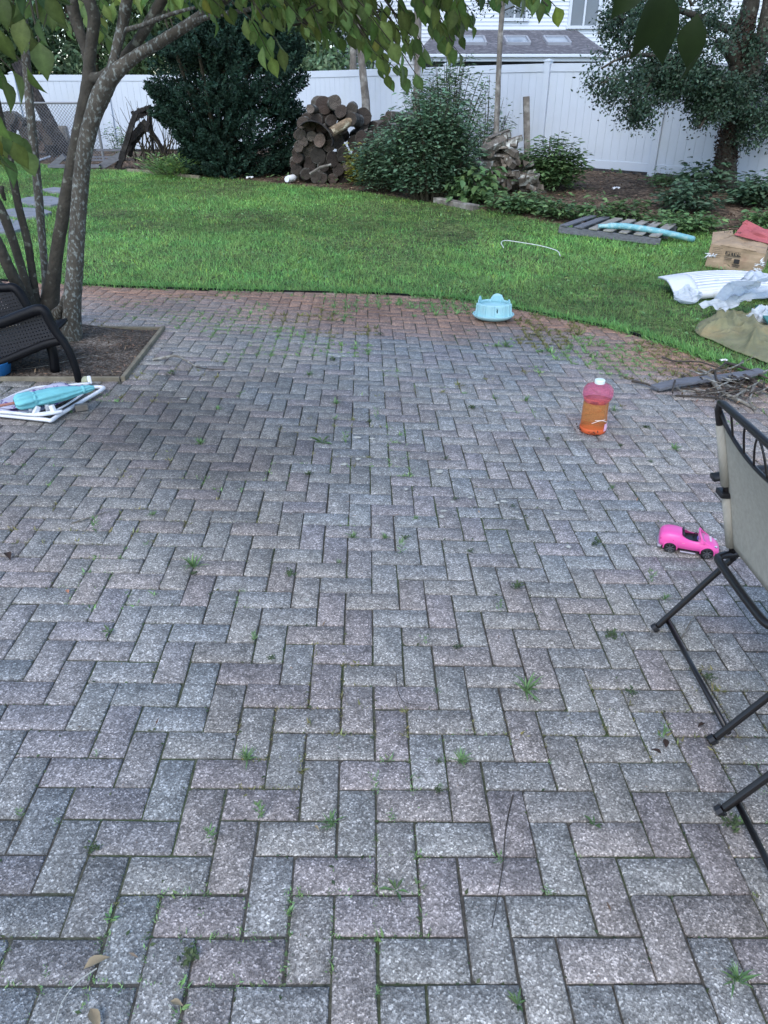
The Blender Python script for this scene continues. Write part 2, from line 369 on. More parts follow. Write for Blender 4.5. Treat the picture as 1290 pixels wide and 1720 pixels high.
def soil_mat(name, cols, sc=60, chips=True):
    m, N, L, b = speck_nodes(name, None, 0.95)
    tc = N.new('ShaderNodeTexCoord'); v = N.new('ShaderNodeTexVoronoi'); v.inputs['Scale'].default_value = sc; v.inputs['Randomness'].default_value = 1
    nz = N.new('ShaderNodeTexNoise'); nz.inputs['Scale'].default_value = 30; L.new(tc.outputs['Object'], nz.inputs['Vector'])
    ad = N.new('ShaderNodeMix'); ad.data_type = 'RGBA'; ad.inputs[0].default_value = 0.04; L.new(tc.outputs['Object'], ad.inputs[6]); L.new(nz.outputs['Color'], ad.inputs[7])
    L.new(ad.outputs[2], v.inputs['Vector'])
    s = N.new('ShaderNodeSeparateColor'); L.new(v.outputs['Color'], s.inputs[0])
    r = N.new('ShaderNodeValToRGB'); e = r.color_ramp; e.elements[0].color = (*cols[0], 1); e.elements[1].color = (*cols[-1], 1)
    for i, c in enumerate(cols[1:-1]):
        x = e.elements.new((i + 1) / (len(cols) - 1)); x.color = (*c, 1)
    L.new(s.outputs[0], r.inputs[0])
    n1 = N.new('ShaderNodeTexNoise'); n1.inputs['Scale'].default_value = 2.5; n1.inputs['Detail'].default_value = 8; L.new(tc.outputs['Object'], n1.inputs['Vector'])
    mr = N.new('ShaderNodeMapRange'); mr.inputs[1].default_value = 0.35; mr.inputs[2].default_value = 0.65; mr.inputs[3].default_value = 0.6; mr.inputs[4].default_value = 1.4; L.new(n1.outputs[0], mr.inputs[0])
    at_ = N.new('ShaderNodeAttribute'); at_.attribute_name = 'tone'
    m2 = N.new('ShaderNodeVectorMath'); m2.operation = 'SCALE'; L.new(r.outputs[0], m2.inputs[0]); L.new(mr.outputs[0], m2.inputs['Scale'])
    m3 = N.new('ShaderNodeVectorMath'); m3.operation = 'MULTIPLY'; L.new(m2.outputs[0], m3.inputs[0]); L.new(at_.outputs['Color'], m3.inputs[1])
    L.new(m3.outputs[0], b.inputs['Base Color'])
    bp = N.new('ShaderNodeBump'); bp.inputs['Strength'].default_value = 0.9; bp.inputs['Distance'].default_value = 0.01
    L.new(n1.outputs[0], bp.inputs['Height']); L.new(bp.outputs[0], b.inputs['Normal'])
    return m
M['soil'] = soil_mat('soil', [(0.02, 0.016, 0.012), (0.045, 0.036, 0.028), (0.07, 0.058, 0.046), (0.12, 0.105, 0.09)], 90)
M['ground'] = soil_mat('ground_soil', [(0.028, 0.020, 0.014), (0.065, 0.046, 0.032), (0.11, 0.08, 0.055), (0.18, 0.14, 0.10)], 26)

# ================================================================== GROUND, PATIO
edge_px = [(-260, 455), (-120, 463), (0, 471), (100, 476), (200, 482), (320, 486), (430, 489), (560, 492), (640, 494), (740, 500), (800, 507), (870, 519),
           (960, 538), (1030, 552), (1069, 563), (1127, 581), (1172, 598), (1217, 611), (1290, 640), (1400, 690)]
EDGE = [G(*p) for p in edge_px]
EDGE = [(p.x, p.y) for p in EDGE]
EDGE = [(-9.0, EDGE[0][1])] + EDGE
last = EDGE[-1]
POLY = [(-9, -2.5)] + EDGE + [(last[0] + 0.6, -2.5)]
EDGE_S = [tuple(p) for p in spline(EDGE[1:], 6)]
PIT = [G(275, 552), G(207, 639), G(-130, 639), G(-170, 547)]
PIT = [(p.x, p.y) for p in PIT]
LAWN_FAR = [(-400, 262), (-150, 262), (0, 268), (60, 275), (150, 285), (215, 287), (330, 298), (410, 303), (480, 310), (540, 315), (600, 322), (690, 336), (760, 345), (860, 360), (930, 375), (1000, 384), (1180, 388), (1290, 392), (1450, 400)]
FARE = [G(*p) for p in LAWN_FAR]; FARE = [(p.x, p.y) for p in FARE]
LAWN = FARE + [(last[0] + 4.5, last[1])] + EDGE[::-1]

# terrain sheet
def axis(lo, hi, fine_lo, fine_hi, st, cst):
    a = list(np.arange(fine_lo, fine_hi, st)); x = fine_lo; b = []
    s_ = st
    while x > lo: s_ = min(s_ * 1.35, cst); x -= s_; b.append(x)
    x = a[-1]; c = []; s_ = st
    while x < hi: s_ = min(s_ * 1.35, cst); x += s_; c.append(x)
    return np.array(b[::-1] + a + c)
gx = axis(-900, 900, -12, 10, 0.12, 60); gy = axis(-300, 1200, -1.2, 21, 0.12, 60)
XX, YY = np.meshgrid(gx, gy)
ZZ = gz(XX, YY) + (vnoise(XX, YY, 1.2, 3) - 0.5) * 0.03 * sst(YY, 7.5, 9) 
inp = inpoly(XX, YY, POLY)
# vertices near the patio keep below the brick tops
near = np.zeros_like(inp)
for dx, dy in ((.13, 0), (-.13, 0), (0, .13), (0, -.13)): near |= inpoly(XX + dx, YY + dy, POLY)
ZZ = np.where(inp, ZZ - 0.075, np.where(near, ZZ - 0.03, ZZ - 0.005))
law = inpoly(XX, YY, LAWN)
tone = np.ones(XX.shape + (3,)) * np.array([1.0, 0.95, 0.9])
tone[law] = (0.85, 1.35, 0.7)
farm = (YY > 24); tone[farm] = (0.5, 0.9, 0.45)
nx_, ny_ = len(gx), len(gy)
idx = np.arange(nx_ * ny_).reshape(ny_, nx_)
q = np.stack([idx[:-1, :-1], idx[:-1, 1:], idx[1:, 1:], idx[1:, :-1]], -1).reshape(-1, 4)
struct(npmesh('ground', np.stack([XX, YY, ZZ], -1).reshape(-1, 3), q.ravel(), np.full(len(q), 4), M['ground'], tone.reshape(-1, 3), smooth=True))

# jointing bed under the pavers
def bedz(x, y, h): return gzf(x, y) + h
mb = MB(); 
bx = np.arange(-9, last[0] + 0.6, 0.2); 
for i in range(len(EDGE_S) - 1):
    (x0, y0), (x1, y1) = EDGE_S[i], EDGE_S[i + 1]
    ny = 12
    for j in range(ny):
        a0 = -2.5 + (y0 + 2.5) * j / ny; a1 = -2.5 + (y0 + 2.5) * (j + 1) / ny; b0 = -2.5 + (y1 + 2.5) * j / ny; b1 = -2.5 + (y1 + 2.5) * (j + 1) / ny
        mb.add([(x0, a0, bedz(x0, a0, -.0085)), (x1, b0, bedz(x1, b0, -.0085)), (x1, b1, bedz(x1, b1, -.0085)), (x0, a1, bedz(x0, a1, -.0085))], [(0, 1, 2, 3)])
M['joint'] = pm('joint_soil', (0.075, 0.07, 0.058), 0.95, 0.5, 60, bump=0.8, bscale=120, col2=(0.065, 0.09, 0.04), c2s=2.0, c2t=(0.45, 0.65))
struct(mb.build('joint_bed', M['joint']))

# pavers: 90 degree herringbone of real bricks
PH = -0.0236 * -1
ca_, sa_ = math.cos(PH), math.sin(PH)
O = G(314, 1654)
def cell(i, j):
    x = i * 0.1; y = j * 0.1
    return (O.x + x * ca_ - y * sa_, O.y + x * sa_ + y * ca_)
def clip(poly, n, c):            # keep points with n.p <= c
    out = []
    for i in range(len(poly)):
        a, b = poly[i], poly[(i + 1) % len(poly)]
        da = n[0] * a[0] + n[1] * a[1] - c; db = n[0] * b[0] + n[1] * b[1] - c
        if da <= 0: out.append(a)
        if da * db < 0:
            t = da / (da - db); out.append((a[0] + (b[0] - a[0]) * t, a[1] + (b[1] - a[1]) * t))
    return out
def area(p): return 0.5 * abs(sum(p[i][0] * p[(i + 1) % len(p)][1] - p[(i + 1) % len(p)][0] * p[i][1] for i in range(len(p))))
ES = np.array(EDGE_S)
def edge_dist(x, y):
    d = np.hypot(ES[:, 0] - x, ES[:, 1] - y); i = int(d.argmin()); i = min(max(i, 0), len(ES) - 2)
    a, b = ES[i], ES[i + 1]; t = b - a; t = t / np.linalg.norm(t); n = np.array([-t[1], t[0]])
    return n, float(n @ a), float(n @ a - n @ np.array([x, y]))
pitc = np.mean(np.array(PIT), 0)
pit_sides = []
for i in range(4):
    a, b = np.array(PIT[i]), np.array(PIT[(i + 1) % 4]); t = (b - a) / np.linalg.norm(b - a); n = np.array([-t[1], t[0]])
    if n @ pitc > n @ a: n = -n
    pit_sides.append((n, float(n @ a)))       # inside: n.p <= c
PV, PF, PS, PT = [], [], [], []
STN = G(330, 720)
cols = [(0.278, 0.266, 0.243), (0.280, 0.264, 0.241), (0.286, 0.258, 0.238), (0.270, 0.265, 0.246), (0.270, 0.266, 0.252), (0.282, 0.252, 0.240)]
nb = 0
for i in range(-80, 70):
    for j in range(-26, 86):
        d = (i + j) % 4
        if d == 0: rc = [(i, j), (i + 2, j), (i + 2, j + 1), (i, j + 1)]
        elif d == 2: rc = [(i, j), (i + 1, j), (i + 1, j + 2), (i, j + 2)]
        else: continue
        cx, cy = cell((rc[0][0] + rc[2][0]) / 2, (rc[0][1] + rc[2][1]) / 2)
        if cx < -8.5 or cy < -0.6 or cx > 6 or cy > 8.6: continue
        if abs(cx) > 1.6 + cy * 0.75: continue
        n, c, dist = edge_dist(cx, cy)
        if dist < -0.12: continue
        gp = 0.0022 + 0.0012 * rng.random()
        rot = rng.normal() * 0.006; ox, oy = rng.normal(size=2) * 0.0008
        pts = []
        for (ci, cj) in rc:
            x, y = cell(ci, cj); vx, vy = x - cx, y - cy
            # shrink by the joint gap in brick axes
            u = vx * ca_ + vy * sa_; v = -vx * sa_ + vy * ca_
            u -= math.copysign(gp, u); v -= math.copysign(gp, v)
            vx, vy = u * ca_ - v * sa_, u * sa_ + v * ca_
            pts.append((cx + vx - rot * vy + ox, cy + vy + rot * vx + oy))
        if dist < 0.16: pts = clip(pts, n, c - 0.012)
        if len(pts) > 2:
            sc_ = [n_ @ np.array([cx, cy]) - c_ for n_, c_ in pit_sides]; b_ = int(np.argmax(sc_))
            if sc_[b_] < .115: n_, c_ = pit_sides[b_]; pts = clip(pts, -n_, -(c_ + .002))
        if len(pts) < 3 or area(pts) < 0.002: continue
        if cy < 4.5:
            q2 = []
            for a_ in range(len(pts)):
                p_, n2_ = pts[a_], pts[(a_ + 1) % len(pts)]; pv_ = pts[a_ - 1]
                if rng.random() < .16:
                    c1 = rng.uniform(.003, .010); c2_ = rng.uniform(.003, .012)
                    l1 = math.dist(p_, pv_); l2 = math.dist(p_, n2_)
                    q2.append((p_[0] + (pv_[0] - p_[0]) * c1 / l1, p_[1] + (pv_[1] - p_[1]) * c1 / l1)); q2.append((p_[0] + (n2_[0] - p_[0]) * c2_ / l2, p_[1] + (n2_[1] - p_[1]) * c2_ / l2))
                else: q2.append(p_)
                for f_ in (.33, .66):
                    q2.append((p_[0] + (n2_[0] - p_[0]) * f_ + rng.normal() * .0006, p_[1] + (n2_[1] - p_[1]) * f_ + rng.normal() * .0006))
            pts = q2
        k = len(pts); base = len(PV)
        mx = sum(p[0] for p in pts) / k; my = sum(p[1] for p in pts) / k
        hz = rng.normal() * 0.0010 + (vnoise(cx, cy, 0.8, 5) - .5) * 0.012; tx, ty = rng.normal(size=2) * 0.006
        def zz(p, h): return gzf(p[0], p[1]) + h + hz + (p[0] - mx) * tx + (p[1] - my) * ty
        bv = 0.0035
        def ins(p, a):
            l = math.hypot(p[0] - mx, p[1] - my); return (p[0] + (mx - p[0]) * a / l * 1.3, p[1] + (my - p[1]) * a / l * 1.3)
        for p in pts: PV.append((p[0], p[1], zz(p, -0.05)))
        for p in pts: PV.append((p[0], p[1], zz(p, -0.0035)))
        for p in pts: q_ = ins(p, bv); PV.append((q_[0], q_[1], zz(q_, 0)))
        f = [[base + 2 * k + a for a in range(k)]]
        for r_ in (0, 1):
            for a in range(k): b2 = (a + 1) % k; f.append([base + r_ * k + a, base + r_ * k + b2, base + (r_ + 1) * k + b2, base + (r_ + 1) * k + a])
        for ff in f: PF += ff; PS.append(len(ff))
        col = np.array(cols[int(rng.integers(len(cols)))]) * rng.uniform(0.92, 1.09)
        if vnoise(cx, cy, .7, 9) > .62: col = col * np.array([.95, 1.0, 1.05])
        red = float(np.clip(1.45 - dist / 0.95 + (vnoise(cx, cy, 1.5, 11) - .5) * 1.1, 0, 1)) * float(sst(dist, -.2, .1)) * (0.5 + 0.5 * float(sst(cy, 4.2, 5.6)))
        col = col * (1 - red) + np.array([0.355, 0.21, 0.14]) * (1 - red * 0) * red * rng.uniform(.8, 1.1)
        stain_shade = 1 - .46 * math.exp(-(((cx - STN.x) / 1.1) ** 2 + ((cy - STN.y) / 1.0) ** 2)) * (.5 + float(vnoise(cx, cy, 3, 14))) - .16 * math.exp(-(((cx + .9) / .7) ** 2 + ((cy - 1.0) / .7) ** 2))  # mid-left dark stain, plus shade at the near left put into the colour
        PT += [col * stain_shade] * (3 * k); nb += 1
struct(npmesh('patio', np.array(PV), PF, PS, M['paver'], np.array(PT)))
print('pavers', nb)
JT = []   # joint points for weeds
# planting pit
mb = MB()
def pitpt(u, v):
    a = np.array(PIT[0]) * (1 - u) + np.array(PIT[3]) * u; b = np.array(PIT[1]) * (1 - u) + np.array(PIT[2]) * u
    p = a * (1 - v) + b * v
    z = gzf(*p) - 0.012 + 0.03 * float(vnoise(p[0], p[1], 3, 2)) * (1 if 0.04 < v < .96 else 0) + 0.05 * math.exp(-((p[0] + 2.5) ** 2 + (p[1] - 5.6) ** 2) / .12)
    return (p[0], p[1], z)
mb.grid(pitpt, 60, 40)
o = mb.build('soil_bed', M['soil'], smooth=True); struct(o)
ca = o.data.color_attributes.new('tone', 'FLOAT_COLOR', 'POINT')
vv = np.array([tuple(v.co) for v in o.data.vertices]); q1 = G(186, 577); q2 = G(190, 600); tn_ = 1.25 + 2.6 * vnoise(vv[:, 0], vv[:, 1], 9, 3) * (np.exp(-((vv[:, 0] - q1.x) / .16) ** 2 - ((vv[:, 1] - q1.y) / .12) ** 2) + .5 * np.exp(-((vv[:, 0] - q2.x) / .2) ** 2 - ((vv[:, 1] - q2.y) / .2) ** 2))
ca.data.foreach_set('color', np.concatenate([np.repeat(tn_[:, None], 3, 1), np.ones((len(tn_), 1))], 1).astype(np.float32).ravel())
# timber edging of the pit
t = thing('timber_edging', 'weathered timber board edging round the square soil bed under the tree', 'edging', (*PIT[1], gzf(*PIT[1])))
def g3(p, h): return Vector((p[0], p[1], gzf(p[0], p[1]) + h))
def edgeboard(a, b):
    m_ = MB(); a = Vector(a); b = Vector(b)
    m_.beam(a, b, 0.028, 0.05); return m_
edgeboard(g3(PIT[0], .0), g3(PIT[1], .0)).build('board', M['timber'], t, bevel=.004)
edgeboard(g3(PIT[1], -.002) + Vector((-.02, .0, 0)), g3(PIT[2], -.002)).build('board', M['timber'], t, bevel=.004)
edgeboard(g3(PIT[0], -.012) + Vector((-.02, 0, 0)), g3(PIT[3], -.012)).build('board', M['timber'], t, bevel=.004)
# black plastic lawn edging
mb = MB()
for i in range(len(EDGE_S) - 1):
    a = g3(EDGE_S[i], .004); b = g3(EDGE_S[i + 1], .004); mb.beam(a, b, 0.010, 0.022)
o = mb.build('lawn_edging', M['black_plastic'], loc=g3(EDGE[5], 0)); tag(o, 'thin black plastic edging strip between red bricks and lawn', 'edging')

# ================================================================== GRASS
def make_grass():
    P = []
    N0 = 1250000
    x = rng.uniform(-13, 10.5, N0); y = rng.uniform(4.5, 19, N0)
    keep = inpoly(x, y, LAWN) & (np.abs(x) < 0.62 * y + 1.6)
    x, y = x[keep], y[keep]
    thin = vnoise(x, y, 1.1, 21); 
    p = np.clip(1.25 - (y - 7) * 0.052, 0.35, 1.0) * np.clip(0.5 + thin, 0.3, 1)
    bare = np.exp(-(((x - G(1062, 492).x) / .28) ** 2 + ((y - G(1062, 492).y) / .16) ** 2))
    k = rng.random(len(x)) < p * (1 - .7 * bare); x, y = x[k], y[k]
    n = len(x); print('grass', n)
    z = gz(x, y) - 0.008
    # edge distance for longer, lighter fringe
    a = rng.uniform(0, 2 * np.pi, n); lean = rng.uniform(0.15, 1.0, n)
    lean = rng.uniform(.3, 1.7, n); D = np.stack([np.cos(a) * lean, np.sin(a) * lean, np.ones(n)], 1)
    U = np.stack([np.cos(a), np.sin(a), np.zeros(n)], 1)
    patch = sst(vnoise(x, y, 0.7, 4), .2, .8); patch2 = vnoise(x, y, 2.6, 5); patch3 = vnoise(x, y, 7, 6)
    hgt = (0.042 + 0.02 * patch + 0.02 * patch3) * rng.uniform(0.6, 1.3, n)
    wd = np.clip(0.003 + 0.0004 * (y - 6), 0.003, 0.006)
    wide = rng.random(n) < 0.18 * (patch2 > .5); wd = np.where(wide, wd * 2.2, wd); hgt = np.where(wide, hgt * .8, hgt)
    b = (0.68 + 0.38 * patch + 0.3 * patch2) * rng.uniform(0.55, 1.5, n)
    T = np.stack([b * (0.85 + .4 * patch3), b, b * 0.9], 1)
    yl = rng.random(n) < .035; T[yl] *= (1.9, 1.3, .9); T *= (1 + .22 * (vnoise(x, y, .45, 24) - .5))[:, None]
    T[wide] *= (1.15, 1.15, 1.0)
    pos = np.stack([x, y, z], 1)
    o = foliage('grass', pos, D, U, hgt, T_BLADE, M['grass'], T, W=wd)
    return o
tag(make_grass(), 'short green lawn grass beyond the brick patio', 'grass', kind='stuff')
# ================================================================== FENCES
def fence_run(name, label, posts, top, bottom_gap=0.05, rz=None):
    """posts: list of (x,y) ; fence top height above ground"""
    t = thing(name, label, 'fence', (posts[0][0], posts[0][1], gzf(*posts[0])), 'white vinyl privacy fence runs round the yard')
    for i, (x, y) in enumerate(posts):
        z = gzf(x, y); m = MB(); m.box((x, y, z + (top + .03) / 2 - .1), (0.127, 0.127, top + .03 + .2), 0)
        if i + 1 < len(posts): a_ = math.atan2(posts[i + 1][1] - y, posts[i + 1][0] - x)
        m.v = []; m.f = []; m.m = []; m.c = []
        m.box((x, y, z + (top + .03) / 2 - .1), (0.127, 0.127, top + .03 + .2), a_)
        p = m.build('post', M['white'], t, bevel=.004)
        c = MB(); c.box((x, y, z + top + .04), (0.145, 0.145, .02), a_)
        co, si = math.cos(a_), math.sin(a_)
        b = [(x + (dx * co - dy * si) * .066, y + (dx * si + dy * co) * .066, z + top + .05) for dx, dy in ((-1, -1), (1, -1), (1, 1), (-1, 1))]
        c.add(b + [(x, y, z + top + .085)], [(0, 1, 4), (1, 2, 4), (2, 3, 4), (3, 0, 4)])
        c.build('cap', M['white'], p)
    for i in range(len(posts) - 1):
        a = Vector((*posts[i], gzf(*posts[i]))); b = Vector((*posts[i + 1], gzf(*posts[i + 1]))); d = (b - a); d.normalize()
        L = (b - a).length; n = 14; m = MB()
        z0 = bottom_gap; bt = .15
        s = .066; e = L - .066; wdt = (e - s) / n
        hd = Vector((d.x, d.y, 0)).normalized()
        nrm = Vector((-hd.y, hd.x, 0))
        for k in range(n):
            p = a + d * (s + wdt * (k + .5)); 
            hw = wdt / 2 - .0022
            zc0 = p.z + z0 + bt - .01; zc1 = p.z + top - .13
            m.beam((p.x, p.y, zc0), (p.x, p.y, zc1), hw * 2, .022, up=nrm)
        q0 = a + d * s; q1 = a + d * e
        m2 = MB(); m2.beam(q0 + Vector((0, 0, (top) / 2)), q1 + Vector((0, 0, top / 2)), .006, top - .3)
        m2.build('panel_groove', M['groove'], t)
        m.build('panel', M['white'], t)
        r = MB(); r.beam(q0 + Vector((0, 0, z0 + bt / 2)), q1 + Vector((0, 0, z0 + bt / 2)), .05, bt); r.build('bottom_rail', M['white'], t, bevel=.004)
        r = MB(); r.beam(q0 + Vector((0, 0, top - .14 / 2)), q1 + Vector((0, 0, top - .07)), .05, .14); r.build('top_rail', M['white'], t, bevel=.004)
    return t
M['groove'] = pm('groove_vinyl', (0.50, 0.54, 0.58), 0.6, 0.05)
A = at(905, 280, 16.8); dirf = Vector((1.83, -1.5)).normalized() * 2.42
P0 = Vector((A.x, A.y))
posts_r = [tuple(P0 + dirf * k) for k in range(-3, 5)]
fence_run('vinyl_fence', 'white vinyl fence run behind the woodpiles and the mulch bed on the right', posts_r, 1.84)
pl = posts_r[0]
posts_l = [(pl[0] - .15 - 2.42 * k, 22.3) for k in range(0, 6)]
posts_l = [(x, 22.3 + (0 if k else 0)) for k, (x, y) in enumerate(posts_l)]
fence_run('vinyl_fence', 'white vinyl fence run at the far left behind the chain-link fence and tree trunks', posts_l[::-1], 1.80)

# chain link fence
def chainlink():
    a = at(-60, 173, 18.6); b = at(158, 173, 18.2)
    t = thing('chain_link_fence', 'grey chain-link fence in front of the white fence at left', 'fence', (a.x, a.y, gzf(a.x, a.y)))
    zt = a.z; zb = gzf(a.x, a.y) + .02
    d = Vector((b.x - a.x, b.y - a.y, 0)); L = d.length; d.normalize(); h = zt - zb
    m = MB(); s = 0.075; amp = s / 2
    n = int(L / s)
    def wire(p, q, w_=.0045):
        m.tube([p, q], w_, 3, caps=False)
    # diagonal wires, both directions
    k = -int(h / s) - 1
    for k in range(-int(h / s) - 1, n + 1):
        x0 = k * s; 
        for sgn in (1, -1):
            xa, za, xb, zb_ = (x0, 0, x0 + h, h) if sgn == 1 else (x0 + h, 0, x0, h)
            # clip to 0..L
            pts = [(xa, za), (xb, zb_)]
            def cl(xa, za, xb, zb_):
                if xa > xb: xa, za, xb, zb_ = xb, zb_, xa, za
                if xb <= 0 or xa >= L: return None
                if xa < 0: tt = -xa / (xb - xa); za += (zb_ - za) * tt; xa = 0
                if xb > L: tt = (L - xa) / (xb - xa); zb_ = za + (zb_ - za) * tt; xb = L
                return xa, za, xb, zb_
            r = cl(xa, za, xb, zb_)
            if r: wire(Vector((a.x, a.y, zb)) + d * r[0] + Vector((0, 0, r[1])), Vector((a.x, a.y, zb)) + d * r[2] + Vector((0, 0, r[3])))
    m.build('mesh', M['galv'], t)
    r = MB(); r.tube([(a.x, a.y, zt), (b.x, b.y, zt)], .022, 8); r.build('top_rail', M['galv'], t)
    for k in (0, 1):
        p = a if k == 0 else b
        r = MB(); r.tube([(p.x, p.y, zb - .2), (p.x, p.y, zt + .06)], .03, 8); r.build('post', M['galv'], t)
chainlink()

# ================================================================== HOUSE BEHIND
def house():
    Y = 29.0; zb = .2
    x0 = at(560, 60, Y).x; x1 = x0 + 17.5; ZT = 7.6
    t = thing('house', 'pale blue-white sided house with grey shingled porch roof beyond the fence', 'house', ((x0 + x1) / 2, Y, zb))
    m = MB(); e = .11; k = 0; z = zb
    while z < ZT:
        m.add([(x0, Y, z), (x1, Y, z), (x1, Y - .022, z), (x0, Y - .022, z), (x0, Y, z + e), (x1, Y, z + e)],
              [(3, 2, 1, 0), (3, 2, 5, 4)])
        z += e * 1.0
    m.add([(x0, Y + .01, zb), (x1, Y + .01, zb), (x1, Y + .01, ZT), (x0, Y + .01, ZT), (x0, Y + 7, zb), (x1, Y + 7, zb), (x1, Y + 7, ZT), (x0, Y + 7, ZT)],
          [(0, 1, 2, 3), (4, 0, 3, 7), (1, 5, 6, 2), (7, 6, 5, 4)])
    m.build('wall', M['siding'], t)
    rf = MB(); rf.add([(x0 - .4, Y - .5, ZT), (x1 + .4, Y - .5, ZT), (x1 + .4, Y + 3.5, ZT + 2.2), (x0 - .4, Y + 3.5, ZT + 2.2), (x1 + .4, Y + 7.5, ZT), (x0 - .4, Y + 7.5, ZT)], [(0, 1, 2, 3), (3, 2, 4, 5)])
    rf.build('roof', M['shingle'], t, solid=.15)
    # upper windows
    def window(pxa, pxb, pya, pyb, n=2):
        a = at(pxa, pya, Y - .05); b = at(pxb, pyb, Y - .05)
        xa, xb = a.x, b.x; zt, zl = a.z, b.z
        f = MB(); fw = .09
        for (cx, cz, sx, sz) in (((xa + xb) / 2, zt, xb - xa + fw, fw), ((xa + xb) / 2, zl, xb - xa + fw + .06, fw), (xa, (zt + zl) / 2, fw, zt - zl - fw), (xb, (zt + zl) / 2, fw, zt - zl - fw)):
            f.box((cx, Y - .06, cz), (sx, .08, sz))
        f.box(((xa + xb) / 2, Y - .06, (zt + zl) / 2), (.06, .075, zt - zl - fw))
        o = f.build('window', M['white'], t, bevel=.005)
        g = MB(); g.box(((xa + xb) / 2, Y - .04, (zt + zl) / 2), (xb - xa, .02, zt - zl)); g.build('pane', M['pane'], o)
    window(964, 1003, -42, 46)
    window(848, 884, -42, 33)
    # porch roof (hip) : eave line, ridge
    ye = Y - 2.9
    ea = at(700, 86, ye); eb = at(1022, 95, ye); ra = at(735, 42, Y); rb = at(968, 52, Y)
    ez = (ea.z + eb.z) / 2; rz = rb.z
    fa = Vector((ea.x, ye, ez)); fb = Vector((eb.x, ye, ez)); r0 = Vector((ra.x, Y - .03, rz)); r1 = Vector((rb.x, Y - .03, rz)); s1 = Vector((eb.x, Y - .03, ez))
    m = MB(); m.add([fa, fb, r1, r0, s1, Vector((fa.x, Y - .03, ez))], [(0, 1, 2, 3), (1, 4, 2), (5, 0, 3)])
    pr = m.build('porch_roof', M['shingle'], t, solid=.04)
    m = MB(); m.box(((fa.x + fb.x) / 2, ye + .02, ez - .12), (fb.x - fa.x + .06, .06, .15)); m.box((fb.x, Y - 1.45, ez - .1), (.06, 2.85, .15))
    m.build('fascia', M['white'], t)
    m = MB(); m.box(((fa.x + fb.x) / 2, ye - .06, ez - .05), (fb.x - fa.x + .1, .1, .09)); m.build('gutter', M['white'], t, bevel=.02)
    # dark sheet standing in for the shaded gap under the porch roof
    m = MB(); m.box(((fa.x + fb.x) / 2, ye + .4, (ez + zb) / 2 - .2), (fb.x - fa.x - .2, .04, ez - zb - .3)); m.build('porch_shade_sheet', M['screen'], t)
    for k in range(6):
        x = fa.x + (fb.x - fa.x) * k / 5; m = MB(); m.box((x if k else x + .1, ye + .3, (ez + zb) / 2 - .15), (.09, .09, ez - zb - .25)); m.build('porch_post', M['darkpost'], t)
    # skylights on the porch roof
    nr = (fb - fa).normalized(); up = (r0 - fa); up = Vector((0, Y - ye, rz - ez)).normalized(); nn = nr.cross(up)
    for px in (795, 868, 935):
        c = at(px, 71, Y - 1.5); u = (c.y - ye) / (Y - ye); c = Vector((c.x, ye + (Y - ye) * u, ez + (rz - ez) * u)) + nn * .05
        o = MB(); 
        for sx, sy, ww, hh in ((0, .45, .72, .06), (0, -.45, .72, .06), (.36, 0, .06, .84), (-.36, 0, .06, .84)):
            cc = c + nr * sx + up * sy
            o.beam(cc - nr * ww / 2, cc + nr * ww / 2, hh, .1, up=nn)
        fo = o.build('skylight', M['skyframe'], t); g = MB(); g.beam(c - nr * .34, c + nr * .34, .86, .03, up=nn); g.build('pane', M['skypane'], fo)
M['siding'] = pm('siding', (0.62, 0.68, 0.74), 0.6, 0.03, 3)
M['shingle'] = pm('shingle', (0.105, 0.105, 0.12), 0.9, 0.4, 9, bump=.6, bscale=14, bdist=.03, stretch=(1, 1, 3), col2=(0.18, 0.18, 0.20), c2s=6)
M['pane'] = pm('window_pane', (0.10, 0.13, 0.17), 0.15, 0.1, 1, spec=0.6)
M['skyframe'] = pm('skylight_frame', (.30, .32, .36), .5, .05)
M['skypane'] = pm('skylight_pane', (0.25, 0.30, 0.36), 0.1, 0.1, 1, spec=0.8)
M['screen'] = pm('porch_shade_sheet', (0.012, 0.014, 0.018), 0.7, 0.3, 2)  # near-black colour stands for the shade under the porch roof
M['darkpost'] = pm('dark_post', (0.03, 0.035, 0.045), 0.7, 0.1, 2)
house()

